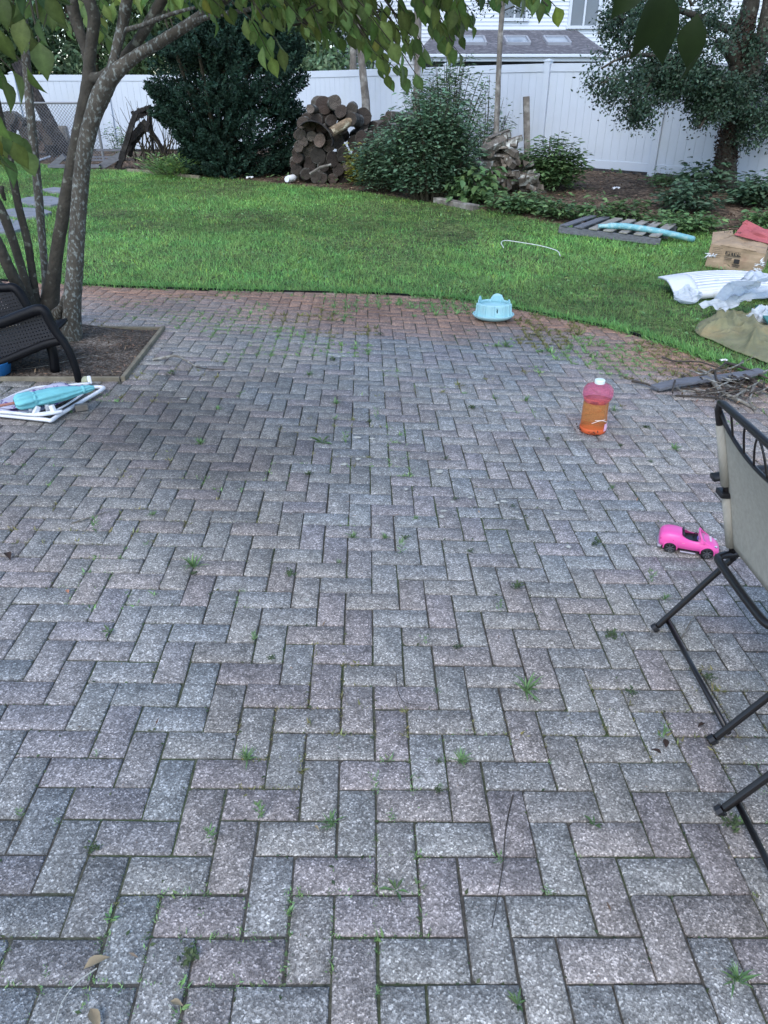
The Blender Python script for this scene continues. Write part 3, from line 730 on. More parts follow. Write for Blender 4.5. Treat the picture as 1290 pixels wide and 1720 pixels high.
# ================================================================== TREES BEHIND
def crown_points(clumps, per, sig):
    n = len(clumps); P = np.repeat(np.array(clumps), per, axis=0)
    return P + rng.normal(size=P.shape) * np.repeat(np.array(sig).reshape(-1, 1) if hasattr(sig, '__len__') else np.full((n, 1), sig), per, axis=0)
def ell_clumps(c, r, n, shell=0.6, zmin=None):
    d = rdir(n); rr = (shell + (1 - shell) * rng.random(n)) ** .7
    p = np.array(c) + d * rr[:, None] * np.array(r)
    if zmin is not None: p[:, 2] = np.maximum(p[:, 2], zmin + rng.random(n) * .2)
    return p
def bg_tree(x, y, h, rx, label, mat, n=160, per=70, leaf=.16, zlow=.6, trunk_r=.12, group='trees and shrubs beyond the back fence', tl=(.55, 1.5)):
    z = .4; t = thing('background_tree', label, 'tree', (x, y, z), group)
    m = MB(); m.tube([(x, y, z - .3), (x + .1, y, z + h * .4), (x, y + .1, z + h * .9)], [trunk_r, trunk_r * .8, trunk_r * .3], 8, jit=.1)
    cl = ell_clumps((x, y, z + zlow + (h - zlow) / 2), (rx, rx * .8, (h - zlow) / 2), n, .35, z + zlow * .6)
    for k in range(0, n, 12): m.tube([(x, y, z + h * .3), tuple((np.array([x, y, z + h * .5]) + cl[k]) / 2 + .1), tuple(cl[k])], [trunk_r * .4, trunk_r * .25, .01], 5)
    m.build('trunk', M['twig'], t)
    P = crown_points(cl, per, .22 + rx * .04); N = len(P)
    D = rdir(N); D[:, 2] -= .5
    to = rtones(N, *tl, .12) * np.repeat(rng.uniform(.7, 1.35, (n, 1)), per, axis=0)
    foliage('crown', P, D, rdir(N), rng.uniform(.7, 1.3, N) * leaf, T_MED if leaf > .12 else T_SM, mat, to, t)
bg_tree(-13, 26, 6, 2.6, 'dense dark green tree above the left end of the far white fence', M['far_tree'])
bg_tree(-9.4, 27.5, 7, 2.6, 'pale airy tree seen through the forking trunks over the left fence', M['shrub_lt'], n=90, per=60)
bg_tree(-6.0, 25.5, 6.5, 2.4, 'dark tree rising behind the evergreen bush beyond the fence', M['far_tree'])
bg_tree(-3.0, 26.5, 6.5, 2.3, 'bushy dark tree beyond the fence just left of the neighbouring house', M['far_tree'], n=170)
bg_tree(-1.4, 25.0, 2.8, 1.3, 'low yellow-green shrub showing over the fence left of the slim trunk', M['shrub_lt'], n=60, per=60, zlow=.3)
bg_tree(-12, 33, 9, 5, 'tall far tree closing the view above the left fence', M['far_tree'], n=260, per=60, leaf=.24)
bg_tree(-3.5, 33, 9.5, 4.5, 'tall far tree closing the view left of the sided house', M['far_tree'], n=260, per=60, leaf=.24)
bg_tree(17.5, 30, 9, 4.5, 'tall far tree right of the house behind the ivy-clad tree', M['far_tree'], n=140, per=60, leaf=.2)

# slim bare trunks in the bed
def slim(name, label, pts, rad_px, mat='deadwood', top=None):
    P = [at(px, py, y) for px, py, y in pts]; base = P[-1]; g = gzf(base.x, base.y)
    P[-1] = Vector((base.x, base.y, g - .1)) if abs(base.z - g) < .5 else P[-1]
    S_ = spline([(*p, pxm(p, r)) for p, r in zip(P, rad_px)], 6)
    m = MB(); m.tube([s[:3] for s in S_], [s[3] for s in S_], 9, jit=.1)
    return m, P
def slim_tree(label, pts, rad_px, twigs=10):
    m, P = slim('x', label, pts, rad_px); b = P[-1]
    t = thing('bare_trunk', label, 'tree', (b.x, b.y, gzf(b.x, b.y)), 'slim bare trunks standing before the fence')
    m.build('trunk', M['deadwood'], t)
    tw = MB(); ends = []
    for k in range(twigs):
        s = P[0].lerp(P[1], random.random()); e = s + Vector((random.uniform(-.9, .9), random.uniform(-.3, .3), random.uniform(-.1, .5)))
        md = (s + e) / 2 + Vector((0, 0, .08)); tw.tube([s, md, e], [.012, .008, .003], 4); ends += [s.lerp(e, random.uniform(.3, 1)) for _ in range(6)]
    if twigs:
        tw.build('branches', M['twig'], t)['kind'] = 'stuff'
        Pn = crown_points([tuple(e) for e in ends], 14, .07); n = len(Pn)
        foliage('leaves', Pn, rdir(n), rdir(n), rng.uniform(.03, .06, n), T_SM, M['needle'], rtones(n), t)
slim_tree('slim bare trunk rising behind the log pile with the round ends', [(600, -60, 18.4), (604, 60, 18.4), (610, 125, 18.4), (617, 215, 18.4), (619, 270, 18.4)], [7, 7, 6.5, 7.5, 8], 12)
slim_tree('slim bare trunk hidden above by hanging leaves, behind the green bush', [(700, -60, 18.0), (702, 60, 18), (700, 160, 18), (698, 265, 18)], [6, 6, 6, 7], 4)
slim_tree('thin pale leaning trunk standing in the split wood heap', [(850, -60, 15.7), (843, 20, 15.6), (838, 110, 15.5), (833, 240, 15.4), (832, 300, 15.4)], [4.5, 4.5, 4.5, 5, 5.5], 8)
slim_tree('thick brown trunk beyond the fence left of the house corner', [(595, -60, 24.0), (594, 60, 24), (593, 130, 24), (592, 225, 24)], [6, 6, 6, 7], 3)
m, P = slim('', '', [(884, 162, 15.6), (885, 215, 15.6), (886, 300, 15.6)], [4.3, 4.6, 4.8])
m = MB(); b = P[-1]; top = P[0]
m.beam((b.x, b.y, b.z), top, .11, .10, up=(0, 1, 0)); o = m.build('wooden_stake', M['deadwood'], loc=b, bevel=.008); tag(o, 'weathered grey square post standing before the white fence', 'post')

# ================================================================== EVERGREEN BUSH
def evergreen():
    c = G(378, 303); c = Vector((at(378, 303, c.y + 1.0).x, c.y + 1.0, 0)); c.z = gzf(c.x, c.y)
    t = thing('evergreen_bush', 'large dark evergreen bush with feathery needles left of the round log pile', 'bush', c)
    y = c.y; prof = [(-20, 330, 455), (20, 300, 490), (60, 268, 500), (100, 248, 505), (140, 245, 512), (180, 262, 510), (220, 285, 505), (260, 305, 500), (295, 320, 497)]
    tips = []
    for k in range(4300):
        py = rng.uniform(-90, 298)
        xa = np.interp(py, [p[0] for p in prof], [p[1] for p in prof]) - 2; xb = np.interp(py, [p[0] for p in prof], [p[2] for p in prof]) + 2
        xa += 34 * (vnoise(py, 3, .05, 2) - .5); xb += 34 * (vnoise(py, 9, .05, 3) - .5)
        u = rng.beta(.8, .8); px = xa + (xb - xa) * u; hw = pxm(at(px, py, y), (xb - xa) / 2); s = (u - .5) * 2
        dy = -math.sqrt(max(0, 1 - s * s)) * hw * rng.uniform(-.3, 1.0)
        if rng.random() < .25: dy = -dy
        p = at(px, py, y); tips.append((p.x, y + dy, p.z))
    T_ = np.array(tips); T_ = T_[T_[:, 2] > gz(T_[:, 0], T_[:, 1]) + .05]
    ax = np.array([c.x, c.y, 0]); 
    hole = vnoise(T_[:, 0] * 1.0 + T_[:, 1], T_[:, 2], 2.4, 8) > .30
    T_ = T_[hole]; n = len(T_)
    out = T_ - np.stack([np.full(n, c.x), np.full(n, c.y), T_[:, 2] - .25], 1); out = unit(out); out[:, 2] += rng.uniform(-.1, .7, n); out = unit(out + rdir(n) * .35)
    Ls = rng.uniform(.18, .5, n); per = 36
    s = np.tile(np.linspace(0.05, 1, per), n); base = np.repeat(T_ - out * Ls[:, None], per, 0); d = np.repeat(out, per, 0)
    pos = base + d * (s * np.repeat(Ls, per))[:, None] + rng.normal(size=(n * per, 3)) * .012
    side = unit(np.cross(d, np.repeat(rdir(n), per, 0))) * np.where(np.arange(n * per) % 2 == 0, 1, -1)[:, None]
    D = d * .75 + side + rdir(n * per) * .25
    tn = rtones(n * per, .7, 1.35, .1) * np.repeat(rng.uniform(.6, 1.5, (n, 1)), per, 0)
    foliage('foliage', pos, D, rdir(n * per), rng.uniform(.035, .075, n * per), T_SM, M['needle'], tn, t)
    m = MB()
    for k in range(7):
        a = k * .9; m.tube([c + Vector((math.cos(a) * .1, math.sin(a) * .1, -.1)), c + Vector((math.cos(a) * .5, math.sin(a) * .4, 1.3)), c + Vector((math.cos(a) * .9, math.sin(a) * .6, 2.8))], [.05, .04, .01], 6)
    for k in range(0, n, 14): m.tube([(c.x, c.y, T_[k, 2] - .3), tuple(T_[k])], [.012, .004], 4)
    m.build('stem', M['twig'], t)
evergreen()

# ================================================================== SHRUBS / PLANTS
def shrub(name, label, cat, px, py, w_px, h_px, y=None, mat='shrub', leaf=.06, nst=24, per=26, tl=(.6, 1.4), yel=0.0, T=T_MED, droop=.3, dep=.6, group=None, gap=0.0, toplt=None):
    """foot centre at photo px,py; w/h in photo px"""
    g = G(px, py) if y is None else at(px, py, y)
    c = Vector((g.x, g.y, gzf(g.x, g.y))); W_ = pxm(c, w_px) / 2; Hh = pxm(c, h_px) / math.cos(math.atan2(H - c.z, c.y)) 
    t = thing(name, label, cat, c, group)
    m = MB(); P = []; tn = []; D = []
    for k in range(nst):
        a = rng.uniform(0, 2 * math.pi); r = rng.random() ** .5; hh = Hh * rng.uniform(.35, 1.0) * (1 - .35 * r * r)
        e = c + Vector((math.cos(a) * r * W_, math.sin(a) * r * W_ * dep, hh)); s = c + Vector((math.cos(a) * r * W_ * .35, math.sin(a) * r * W_ * .3, -.02))
        mid = s.lerp(e, .55) + Vector((0, 0, hh * .12))
        pts = spline([tuple(s), tuple(mid), tuple(e)], 5)
        rad = max(.003, Hh * .006); m.tube(pts, list(np.linspace(rad, rad * .35, len(pts))), 4)
        q = rng.uniform(.15, 1, per); 
        for f_ in q:
            i = min(int(f_ * (len(pts) - 1)), len(pts) - 2); b0 = pts[i] + (pts[i + 1] - pts[i]) * (f_ * (len(pts) - 1) - i)
            aa = rng.uniform(0, 2 * math.pi); l_ = rng.uniform(.3, 2.6) * leaf
            P.append(b0 + np.array([math.cos(aa) * l_, math.sin(aa) * l_, rng.uniform(-.3, .5) * leaf])); D.append((math.cos(aa), math.sin(aa), rng.uniform(min(-droop, .35), max(-droop, .35))))
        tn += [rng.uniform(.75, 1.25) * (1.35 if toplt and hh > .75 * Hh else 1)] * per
    m.build('stems', M['twig'], t); P = np.array(P); n = len(P); U = np.tile([0, 0, 1.], (n, 1)) + rdir(n) * .45
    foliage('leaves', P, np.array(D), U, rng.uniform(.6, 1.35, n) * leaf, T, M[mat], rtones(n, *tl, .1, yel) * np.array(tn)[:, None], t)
    return t
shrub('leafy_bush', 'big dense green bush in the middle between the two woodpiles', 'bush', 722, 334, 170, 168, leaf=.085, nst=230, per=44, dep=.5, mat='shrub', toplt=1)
shrub('leafy_bush', 'upright bush of fine pale leaflets rising behind the middle bush against the fence', 'bush', 745, 318, 150, 185, leaf=.085, nst=75, per=80, mat='shrub_lt', y=16.2)
shrub('leafy_bush', 'arching feathery sapling beside the thin pale trunk', 'bush', 815, 300, 80, 150, leaf=.08, nst=22, per=60, mat='shrub_lt', y=15.9, T=T_SM)
shrub('leafy_bush', 'blue-green low bush in front of the log pile beside the yellow plant', 'bush', 640, 322, 95, 105, leaf=.075, nst=90, per=40, mat='shrub')
shrub('leafy_bush', 'trailing green vine bush lying over the leaning logs', 'bush', 655, 300, 70, 70, y=16.0, leaf=.06, nst=40, per=30, mat='shrub')
shrub('yellow_plant', 'small yellow-green plant at the right foot of the round log pile', 'plant', 602, 312, 42, 70, leaf=.06, nst=26, per=34, mat='yellow', tl=(.6, 1.4))
shrub('yellow_plant', 'thin yellow sprig above the small yellow-green plant', 'plant', 588, 285, 40, 45, y=15.2, leaf=.06, nst=8, per=18, mat='yellow', T=T_NAR)
shrub('sapling', 'small pale leafy sapling against the white fence between trunk and black frame', 'plant', 203, 262, 48, 72, leaf=.07, nst=18, per=26, mat='shrub_lt', tl=(.9, 1.6), y=18.5)
shrub('grass_clump', 'tall yellowish grass clump behind the lawn edge left of the evergreen', 'grass clump', 288, 296, 70, 34, leaf=.13, nst=60, per=16, mat='weed', T=T_NAR, droop=-.6, tl=(.8, 1.6), yel=.2)
shrub('leafy_bush', 'bright green leafy weeds filling the bed between split wood and mulch', 'bush', 918, 318, 110, 88, leaf=.10, nst=110, per=26, mat='weed', tl=(.5, 1.0))
shrub('leafy_bush', 'green bush around the foot of the weathered grey post', 'bush', 900, 290, 42, 52, y=15.6, leaf=.07, nst=24, per=30, mat='shrub_lt', tl=(.5, 1.))
shrub('leafy_bush', 'broad drooping leaves in front of the split wood heap', 'bush', 796, 340, 60, 66, leaf=.13, nst=26, per=14, mat='weed', T=T_BIG, droop=.9, tl=(.5, 1.1))
shrub('leafy_bush', 'low green weeds at the foot of the split wood heap', 'bush', 868, 354, 110, 30, leaf=.09, nst=60, per=18, mat='weed', tl=(.45, 1.0))
shrub('leafy_bush', 'low weeds at the lawn corner of the mulch bed', 'bush', 945, 366, 70, 34, leaf=.09, nst=30, per=16, mat='weed', tl=(.45, 1.1))
shrub('leafy_bush', 'dark glossy bush under the ivy-clad tree beside the mulch', 'bush', 1150, 356, 90, 52, leaf=.10, nst=34, per=26, mat='shrub', tl=(.5, 1.0))
shrub('leafy_bush', 'tall leafy shoots left of the ivy-clad trunk', 'bush', 1175, 322, 60, 58, leaf=.12, nst=18, per=18, mat='shrub', T=T_BIG, tl=(.6, 1.2))
shrub('leafy_bush', 'dark leafy bush right of the ivy-clad trunk at the picture edge', 'bush', 1270, 345, 80, 56, leaf=.11, nst=44, per=24, mat='shrub', tl=(.6, 1.1))
shrub('leafy_bush', 'small green plant in the mulch behind the wooden pallet', 'bush', 1052, 372, 50, 40, leaf=.09, nst=18, per=20, mat='weed', tl=(.45, .9))
shrub('leafy_bush', 'low round-leaved weeds beside the blue foam noodle', 'bush', 1150, 386, 110, 30, leaf=.09, nst=60, per=14, mat='weed', tl=(.6, 1.2))
shrub('leafy_bush', 'bright weed clump behind the cardboard box', 'bush', 1275, 388, 50, 42, leaf=.09, nst=24, per=18, mat='weed', tl=(.7, 1.2))
shrub('leafy_bush', 'tall weed in the mulch in front of the white fence', 'bush', 1003, 372, 34, 44, leaf=.09, nst=12, per=18, mat='weed', tl=(.6, 1.1))
shrub('leafy_bush', 'little creeping vine at the foot of the fence post', 'bush', 1110, 312, 60, 30, leaf=.07, nst=20, per=18, mat='weed', tl=(.7, 1.2))
# ground creepers (uncountable)
def creepers():
    n = 16000; x = rng.uniform(-12, 12, n); y = rng.uniform(8, 19, n)
    k = ~inpoly(x, y, LAWN) & ~inpoly(x, y, POLY) & (vnoise(x, y, .9, 31) + .5 * vnoise(x, y, 3, 32) > .92) & (np.abs(x) < .62 * y + 1)
    x, y = x[k], y[k]; n = len(x); P = np.stack([x, y, gz(x, y) + rng.uniform(0, .10, n)], 1)
    D = rdir(n); D[:, 2] = rng.uniform(-.1, .6, n); tag(foliage('ground_cover', P, D, np.tile([0, 0, 1.], (n, 1)) + rdir(n) * .3, rng.uniform(.05, .12, n), T_MED, M['weed'], rtones(n, .4, 1.1, .1)), 'scattered weeds and creepers over the mulch bed', 'weeds', kind='stuff')
    n = 30000; x = rng.uniform(-12, 12, n); y = rng.uniform(8, 19.5, n)
    k = ~inpoly(x, y, LAWN) & ~inpoly(x, y, POLY) & (np.abs(x) < .62 * y + 1); x, y = x[k], y[k]; n = len(x)
    P = np.stack([x, y, gz(x, y) + .004 + rng.uniform(0, .012, n)], 1); D = rdir(n); D[:, 2] *= .25
    t_ = rtones(n, .5, 1.7, .08); tag(foliage('wood_chips', P, D, np.tile([0, 0, 1.], (n, 1)) + rdir(n) * .3, rng.uniform(.025, .075, n), T_SM, M['chip'], t_), 'brown wood chips and dead leaves on the bed', 'mulch', kind='stuff')
M['chip'] = tonemat('wood_chip', (0.17, 0.12, 0.085), 0.9, 0.1, 5, spec=.1)
creepers()

# ================================================================== IVY-CLAD TREE AT RIGHT
def right_tree():
    y = 13.7; b = at(1217, 312, y)
    t = thing('ivy_clad_tree', 'big dark tree with ivy-covered trunk and drooping branches at right', 'tree', (b.x, b.y, gzf(b.x, b.y)))
    m = MB()
    def br(pts, mm=m, n=12, jit=.06):
        S_ = spline([(*at(px, py, yy), pxm(at(px, py, yy), r)) for px, py, yy, r in pts], 6); mm.tube([s[:3] for s in S_], [s[3] for s in S_], n, jit=jit)
    br([(1215, 310, y, 20), (1222, 250, y, 16), (1238, 190, y, 17), (1240, 130, y, 18), (1247, 70, y, 16), (1262, 0, y, 14), (1275, -90, y, 12)])
    br([(1236, 190, y, 14), (1262, 130, y - .2, 13), (1282, 60, y - .2, 12), (1297, -20, y - .2, 11)])
    br([(1240, 110, y, 12), (1224, 82, y - .1, 11), (1205, 70, y - .2, 7)])
    br([(1240, 150, y, 8), (1180, 120, y - .6, 5), (1110, 95, y - 1.0, 3.5), (1050, 95, y - 1.2, 2.5), (1010, 115, y - 1.4, 1.5)])
    br([(1110, 96, y - 1.0, 3), (1085, 150, y - 1.2, 2), (1050, 200, y - 1.4, 1)])
    br([(1240, 175, y, 7), (1200, 180, y - .5, 4), (1175, 215, y - .8, 2)]); br([(1250, 60, y, 8), (1150, 20, y - .5, 5), (1050, -10, y - .8, 3)])
    m.build('trunk', M['bark_dark'], t, smooth=True)
    blobs = [(1256, 145, y, 50, 40, 24, 60), (1175, 145, y - .5, 60, 32, 34, 90), (1120, 125, y - .9, 55, 38, 32, 90), (1215, 165, y - .4, 40, 24, 24, 90), (1055, 80, y - 1, 60, 75, 26, 34), (1050, 160, y - 1.3, 55, 42, 22, 34),
             (1085, 190, y - 1.3, 35, 28, 16, 30), (1190, 192, y - .7, 34, 18, 14, 40), (1275, 205, y - .4, 40, 28, 20, 60), (1160, 60, y - .6, 90, 60, 40, 34), (1278, 90, y - .3, 34, 40, 16, 36),
             (1090, 20, y - .6, 70, 50, 26, 34), (1250, 238, y - .5, 16, 9, 6, 30), (1180, -60, y - .5, 130, 60, 40, 34), (1330, 120, y, 60, 130, 40, 50), (1015, 140, y - 1.4, 35, 18, 10, 26), (1160, 10, y + .8, 60, 40, 16, 30), (1045, 30, y - 1.2, 45, 45, 20, 34)]
    Ps = []; tn = []; tw = MB()
    for px, py, yy, rx, ry, n, per in blobs:
        c = at(px, py, yy); cl = ell_clumps(c, (pxm(c, rx), .55, pxm(c, ry)), n, .2)
        for q_ in cl[::2]: tw.tube([tuple(c), tuple((np.array(c) + q_) / 2 + (0, 0, .06)), tuple(q_)], [.012, .008, .003], 4)
        Ps.append(crown_points(cl, int(per * 2.2), .085)); tn.append(np.repeat(rng.uniform(.6, 1.5, (n, 1)), int(per * 2.2), 0))
    P = np.concatenate(Ps); n = len(P); D = rdir(n); D[:, 2] -= .2
    foliage('crown', P, D, rdir(n), rng.uniform(.032, .07, n), T_SM, M['holly'], rtones(n, .6, 1.5, .1) * np.concatenate(tn), t)
    tw.build('branches', M['twig'], t)['kind'] = 'stuff'
    # dead ivy on the trunk
    n = 3500; s = rng.uniform(0, 1, n); px = np.interp(s, [0, .3, .6, 1], [1215, 1226, 1240, 1250]); py = 296 - s * 270; 
    Pi = []
    for a_, b_ in zip(px, py):
        c = at(a_, b_, y); r = pxm(c, 17); an = rng.uniform(math.pi, 2.4 * math.pi) - .9; Pi.append((c.x + math.cos(an) * r * .95, c.y + math.sin(an) * r * .95, c.z))
    foliage('dead_ivy', np.array(Pi) + rng.normal(size=(n, 3)) * .02, rdir(n), rdir(n), rng.uniform(.03, .06, n), T_SM, M['dead_leaf'], rtones(n, .5, 1.3, .1), t)
    print('ivy tree', len(P))
M['dead_leaf'] = tonemat('dead_leaf', (0.05, 0.033, 0.026), 0.8, 0.2, 5, spec=.2)
right_tree()
# ================================================================== WOODPILES
def add_rings(m):
    N = m.node_tree.nodes; L = m.node_tree.links; b = N['Principled BSDF']; src = b.inputs['Base Color'].links[0].from_socket
    tc = N.new('ShaderNodeTexCoord'); nz = N.new('ShaderNodeTexNoise'); nz.inputs['Scale'].default_value = 9; L.new(tc.outputs['Object'], nz.inputs['Vector'])
    ln = N.new('ShaderNodeVectorMath'); ln.operation = 'LENGTH'; L.new(tc.outputs['Object'], ln.inputs[0])
    ad = N.new('ShaderNodeMath'); ad.operation = 'MULTIPLY_ADD'; L.new(nz.outputs[0], ad.inputs[0]); ad.inputs[1].default_value = .05; L.new(ln.outputs['Value'], ad.inputs[2])
    mu = N.new('ShaderNodeMath'); mu.operation = 'MULTIPLY'; mu.inputs[1].default_value = 260; L.new(ad.outputs[0], mu.inputs[0])
    sn = N.new('ShaderNodeMath'); sn.operation = 'SINE'; L.new(mu.outputs[0], sn.inputs[0])
    mr = N.new('ShaderNodeMapRange'); mr.inputs[1].default_value = -1; mr.inputs[2].default_value = 1; mr.inputs[3].default_value = .62; mr.inputs[4].default_value = 1.2; L.new(sn.outputs[0], mr.inputs[0])
    v = N.new('ShaderNodeVectorMath'); v.operation = 'SCALE'; L.new(src, v.inputs[0]); L.new(mr.outputs[0], v.inputs['Scale']); L.new(v.outputs[0], b.inputs['Base Color'])
add_rings(M['log_end'])
def make_log(label, c, r, L, ax, group, tone, endtone):
    """c: front end centre, axis ax (unit) away from viewer"""
    ax = Vector(ax).normalized(); c = Vector(c); n = 14
    m = MB(); u = ax.cross(Vector((0, 0, 1))).normalized(); v = ax.cross(u)
    prof = [1 + .07 * math.sin(2 * math.pi * k / n * 2 + r * 90) + random.uniform(-.05, .05) for k in range(n)]
    vs = []
    rows = [0, .02, .3, .65, 1.0]
    m.cur = (*tone, 1)
    for q in rows:
        rr = r * (1 - .05 * q) * (0.95 if q == 0 else 1)
        for k in range(n):
            a = 2 * math.pi * k / n; f_ = prof[k] * (1 + random.uniform(-.02, .02)) * rr
            vs.append(c + ax * (L * q) + u * (math.cos(a) * f_) + v * (math.sin(a) * f_))
    fs = [(i * n + j, i * n + (j + 1) % n, (i + 1) * n + (j + 1) % n, (i + 1) * n + j) for i in range(len(rows) - 1) for j in range(n)]
    m.add(vs, fs, 0); m.cur = (*endtone, 1)
    cr_ = random.uniform(.55, .9)
    ends = vs[:n] + [c + ax * .006] + [c + u * (math.cos(2 * math.pi * k / n) * r * .5) + v * (math.sin(2 * math.pi * k / n) * r * .5) + ax * random.uniform(-.002, .006) for k in range(n)]
    m.add(ends, [(k, n + 1 + k, n + 1 + (k + 1) % n, (k + 1) % n) for k in range(n)] + [(n, n + 1 + (k + 1) % n, n + 1 + k) for k in range(n)], 1)
    b = vs[-n:]; m.add(b, [tuple(range(n))], 1)
    o = m.build('log', [M['log_bark'], M['log_end']], loc=c, smooth=False)
    return tag(o, label, 'log', group)
def logpile(ends, y0, label, group, spread=.25, Lr=(.45, .65)):
    for (px, py, r, *rest) in ends:
        tone = rest[0] if rest else 1.0; dy = rest[1] if len(rest) > 1 else 0; yaw = rest[2] if len(rest) > 2 else random.uniform(-.25, .25)
        y = y0 + dy + random.uniform(-spread, spread) * .5; c = at(px, py, y)
        g = gzf(c.x, c.y)
        rr = pxm(c, r)
        if c.z - rr < g - .02: c.z = g + rr - .02
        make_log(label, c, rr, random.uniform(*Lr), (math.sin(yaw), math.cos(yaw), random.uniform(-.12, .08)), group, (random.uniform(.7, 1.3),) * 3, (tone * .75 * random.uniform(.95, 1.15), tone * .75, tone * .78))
ys = G(560, 312).y + .35
E1 = [(534, 262, 12, .35), (522, 246, 8.5, 1.5), (537, 236, 9.5, 1.7), (512, 259, 8.5, 1.2), (524, 229, 7.5, 1.5), (567, 238, 10.5, .4), (520, 277, 10, .35), (559, 267, 10.5, .35), (553, 245, 9, .5), (576, 260, 10, .4),
      (509, 238, 7.5, .9), (501, 248, 7, .8), (544, 279, 8.5, .4), (530, 297, 9, .5), (552, 290, 8.5, .5), (559, 309, 7.5, .8), (578, 308, 9, .25), (514, 293, 8, .5), (540, 300, 8, .6), (568, 285, 9, .4),
      (589, 200, 9.5, .5), (557, 202, 8.5, .5), (544, 177, 13, .7), (563, 172, 10, 1.1), (573, 187, 9, .6), (590, 185, 9.5, .8), (521, 183, 6.5, 1.4), (508, 206, 8.5, .8), (531, 204, 10, .6), (520, 212, 9, .6),
      (550, 222, 10, .9), (594, 240, 10, .4), (607, 232, 10, .5), (601, 258, 9.5, .5), (618, 248, 10, .6), (585, 277, 8.5, 1.3), (604, 281, 9, .7), (618, 270, 10, .6), (500, 265, 8, .5), (498, 285, 8, .4),
      (540, 218, 8, .5), (575, 215, 9, .5), (505, 225, 8, .5)]
E1 = [(a, b, r * 1.12, c_) for a, b, r, c_ in E1]
logpile(E1, ys, 'round cut log stacked in the pile beside the dark evergreen', 'round logs stacked beside the evergreen', .3)
HP = [(495, 300), (495, 240), (503, 200), (522, 186), (545, 182), (560, 186), (580, 185), (600, 200), (640, 205), (655, 215), (655, 290), (600, 318), (560, 318)]
fill = []
while len(fill) < 75:
    a_, b_ = random.uniform(490, 660), random.uniform(180, 322)
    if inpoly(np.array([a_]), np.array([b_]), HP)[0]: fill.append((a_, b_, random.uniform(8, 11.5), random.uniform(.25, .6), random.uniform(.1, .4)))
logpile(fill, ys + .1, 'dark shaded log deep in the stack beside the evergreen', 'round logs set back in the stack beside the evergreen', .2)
# thicker leaning logs
logpile([(612, 195, 13, .6, .3), (628, 218, 14, .7, .4, .7), (645, 208, 12, .8, .5, .7), (652, 195, 8, .8, .6, .8), (636, 238, 12, .6, .2, .6), (655, 228, 12, .6, .4, .8), (640, 256, 10, .6, .2), (625, 232, 10, .5, .2), (655, 250, 11, .5, .4)], ys, 'thick grey log leaning at the right end of the round log pile, half under leaves', 'grey logs at the right end of the round log pile', .2)
a = at(556, 222, ys - .25); b = at(588, 203, ys - .05)
o = make_log('pale tan log lying diagonally across the front of the round log pile', a, pxm(a, 8), (b - a).length, b - a, None, (2.6, 2.2, 1.7), (1.6,) * 3)
a = at(520, 292, ys - .5); b = at(556, 276, ys - .4); m = MB(); m.tube([a, (a + b) / 2 + Vector((0, 0, .03)), b], [.02, .022, .016], 6, jit=.15); tag(m.build('branch', M['deadwood'], loc=a), 'long pale branch leaning on the foot of the round log pile', 'branch')
a = G(501, 306); P_ = spline([tuple(a), tuple(at(501, 270, a.y + .1)), tuple(at(510, 240, a.y + .2)), tuple(at(526, 216, a.y + .3))], 6); m = MB(); m.tube(P_, .009, 5); tag(m.build('branch', M['twig'], loc=a), 'thin upright twig curving before the round log ends', 'branch')
# dark curved metal hood over the logs
def hood(u, v):
    a = math.pi * (0.02 + .96 * u); c = at(530, 225, ys - .35); rx = pxm(c, 30); rz = pxm(c, 22)
    x = -math.cos(a) * rx; z = math.sin(a) * rz; tilt = -.55
    return (c.x + x * math.cos(tilt) - z * math.sin(tilt), c.y + v * .6 - .05 + .02 * math.sin(9 * u), c.z - .05 + x * math.sin(tilt) + z * math.cos(tilt) * (1 - .15 * v))
m = MB(); m.grid(hood, 20, 6); o = m.build('metal_hood', M['black_wood'], loc=at(530, 225, ys - .35), smooth=True, solid=.02); tag(o, 'dark curved sheet cover resting over the round log ends', 'cover')

yl = G(60, 262).y + .2
logpile([(27, 207, 11, 1.0, 0, .2), (19, 234, 9, 1.3), (13, 198, 11, .7), (37, 239, 10, .7), (67, 244, 9, .9), (79, 235, 9, .8, 0), (57, 228, 9, .7), (63, 213, 10, .5), (87, 251, 8, .8), (5, 249, 9, .6), (5, 222, 9, .7), (92, 240, 8, .6), (48, 250, 8, .6),
         (40, 222, 9, .6), (25, 252, 9, .6), (-10, 235, 11, .6), (-14, 208, 11, .6), (72, 226, 8, .6), (10, 215, 8, .6), (50, 240, 8, .6), (105, 245, 9, .6)], yl, 'weathered log in the heap below the chain-link fence at far left', 'logs heaped below the chain-link fence', .3)
a = at(112, 262, yl + .1); a.z = gzf(a.x, a.y); m = MB(); m.lathe(a, [(.17, -.05), (.18, .1), (.165, .4), (.15, .62), (.12, .66)], 12); tag(m.build('stump', M['deadwood'], loc=a), 'upright grey stump at the right end of the far left log heap', 'stump')
a = at(92, 280, yl - .5); a.z = gzf(a.x, a.y); m = MB(); m.lathe(a, [(.12, -.02), (.15, .18), (.15, .25)], 12); tag(m.build('black_tub', M['black_wood'], loc=a), 'short black tub in front of the far left log heap', 'tub')
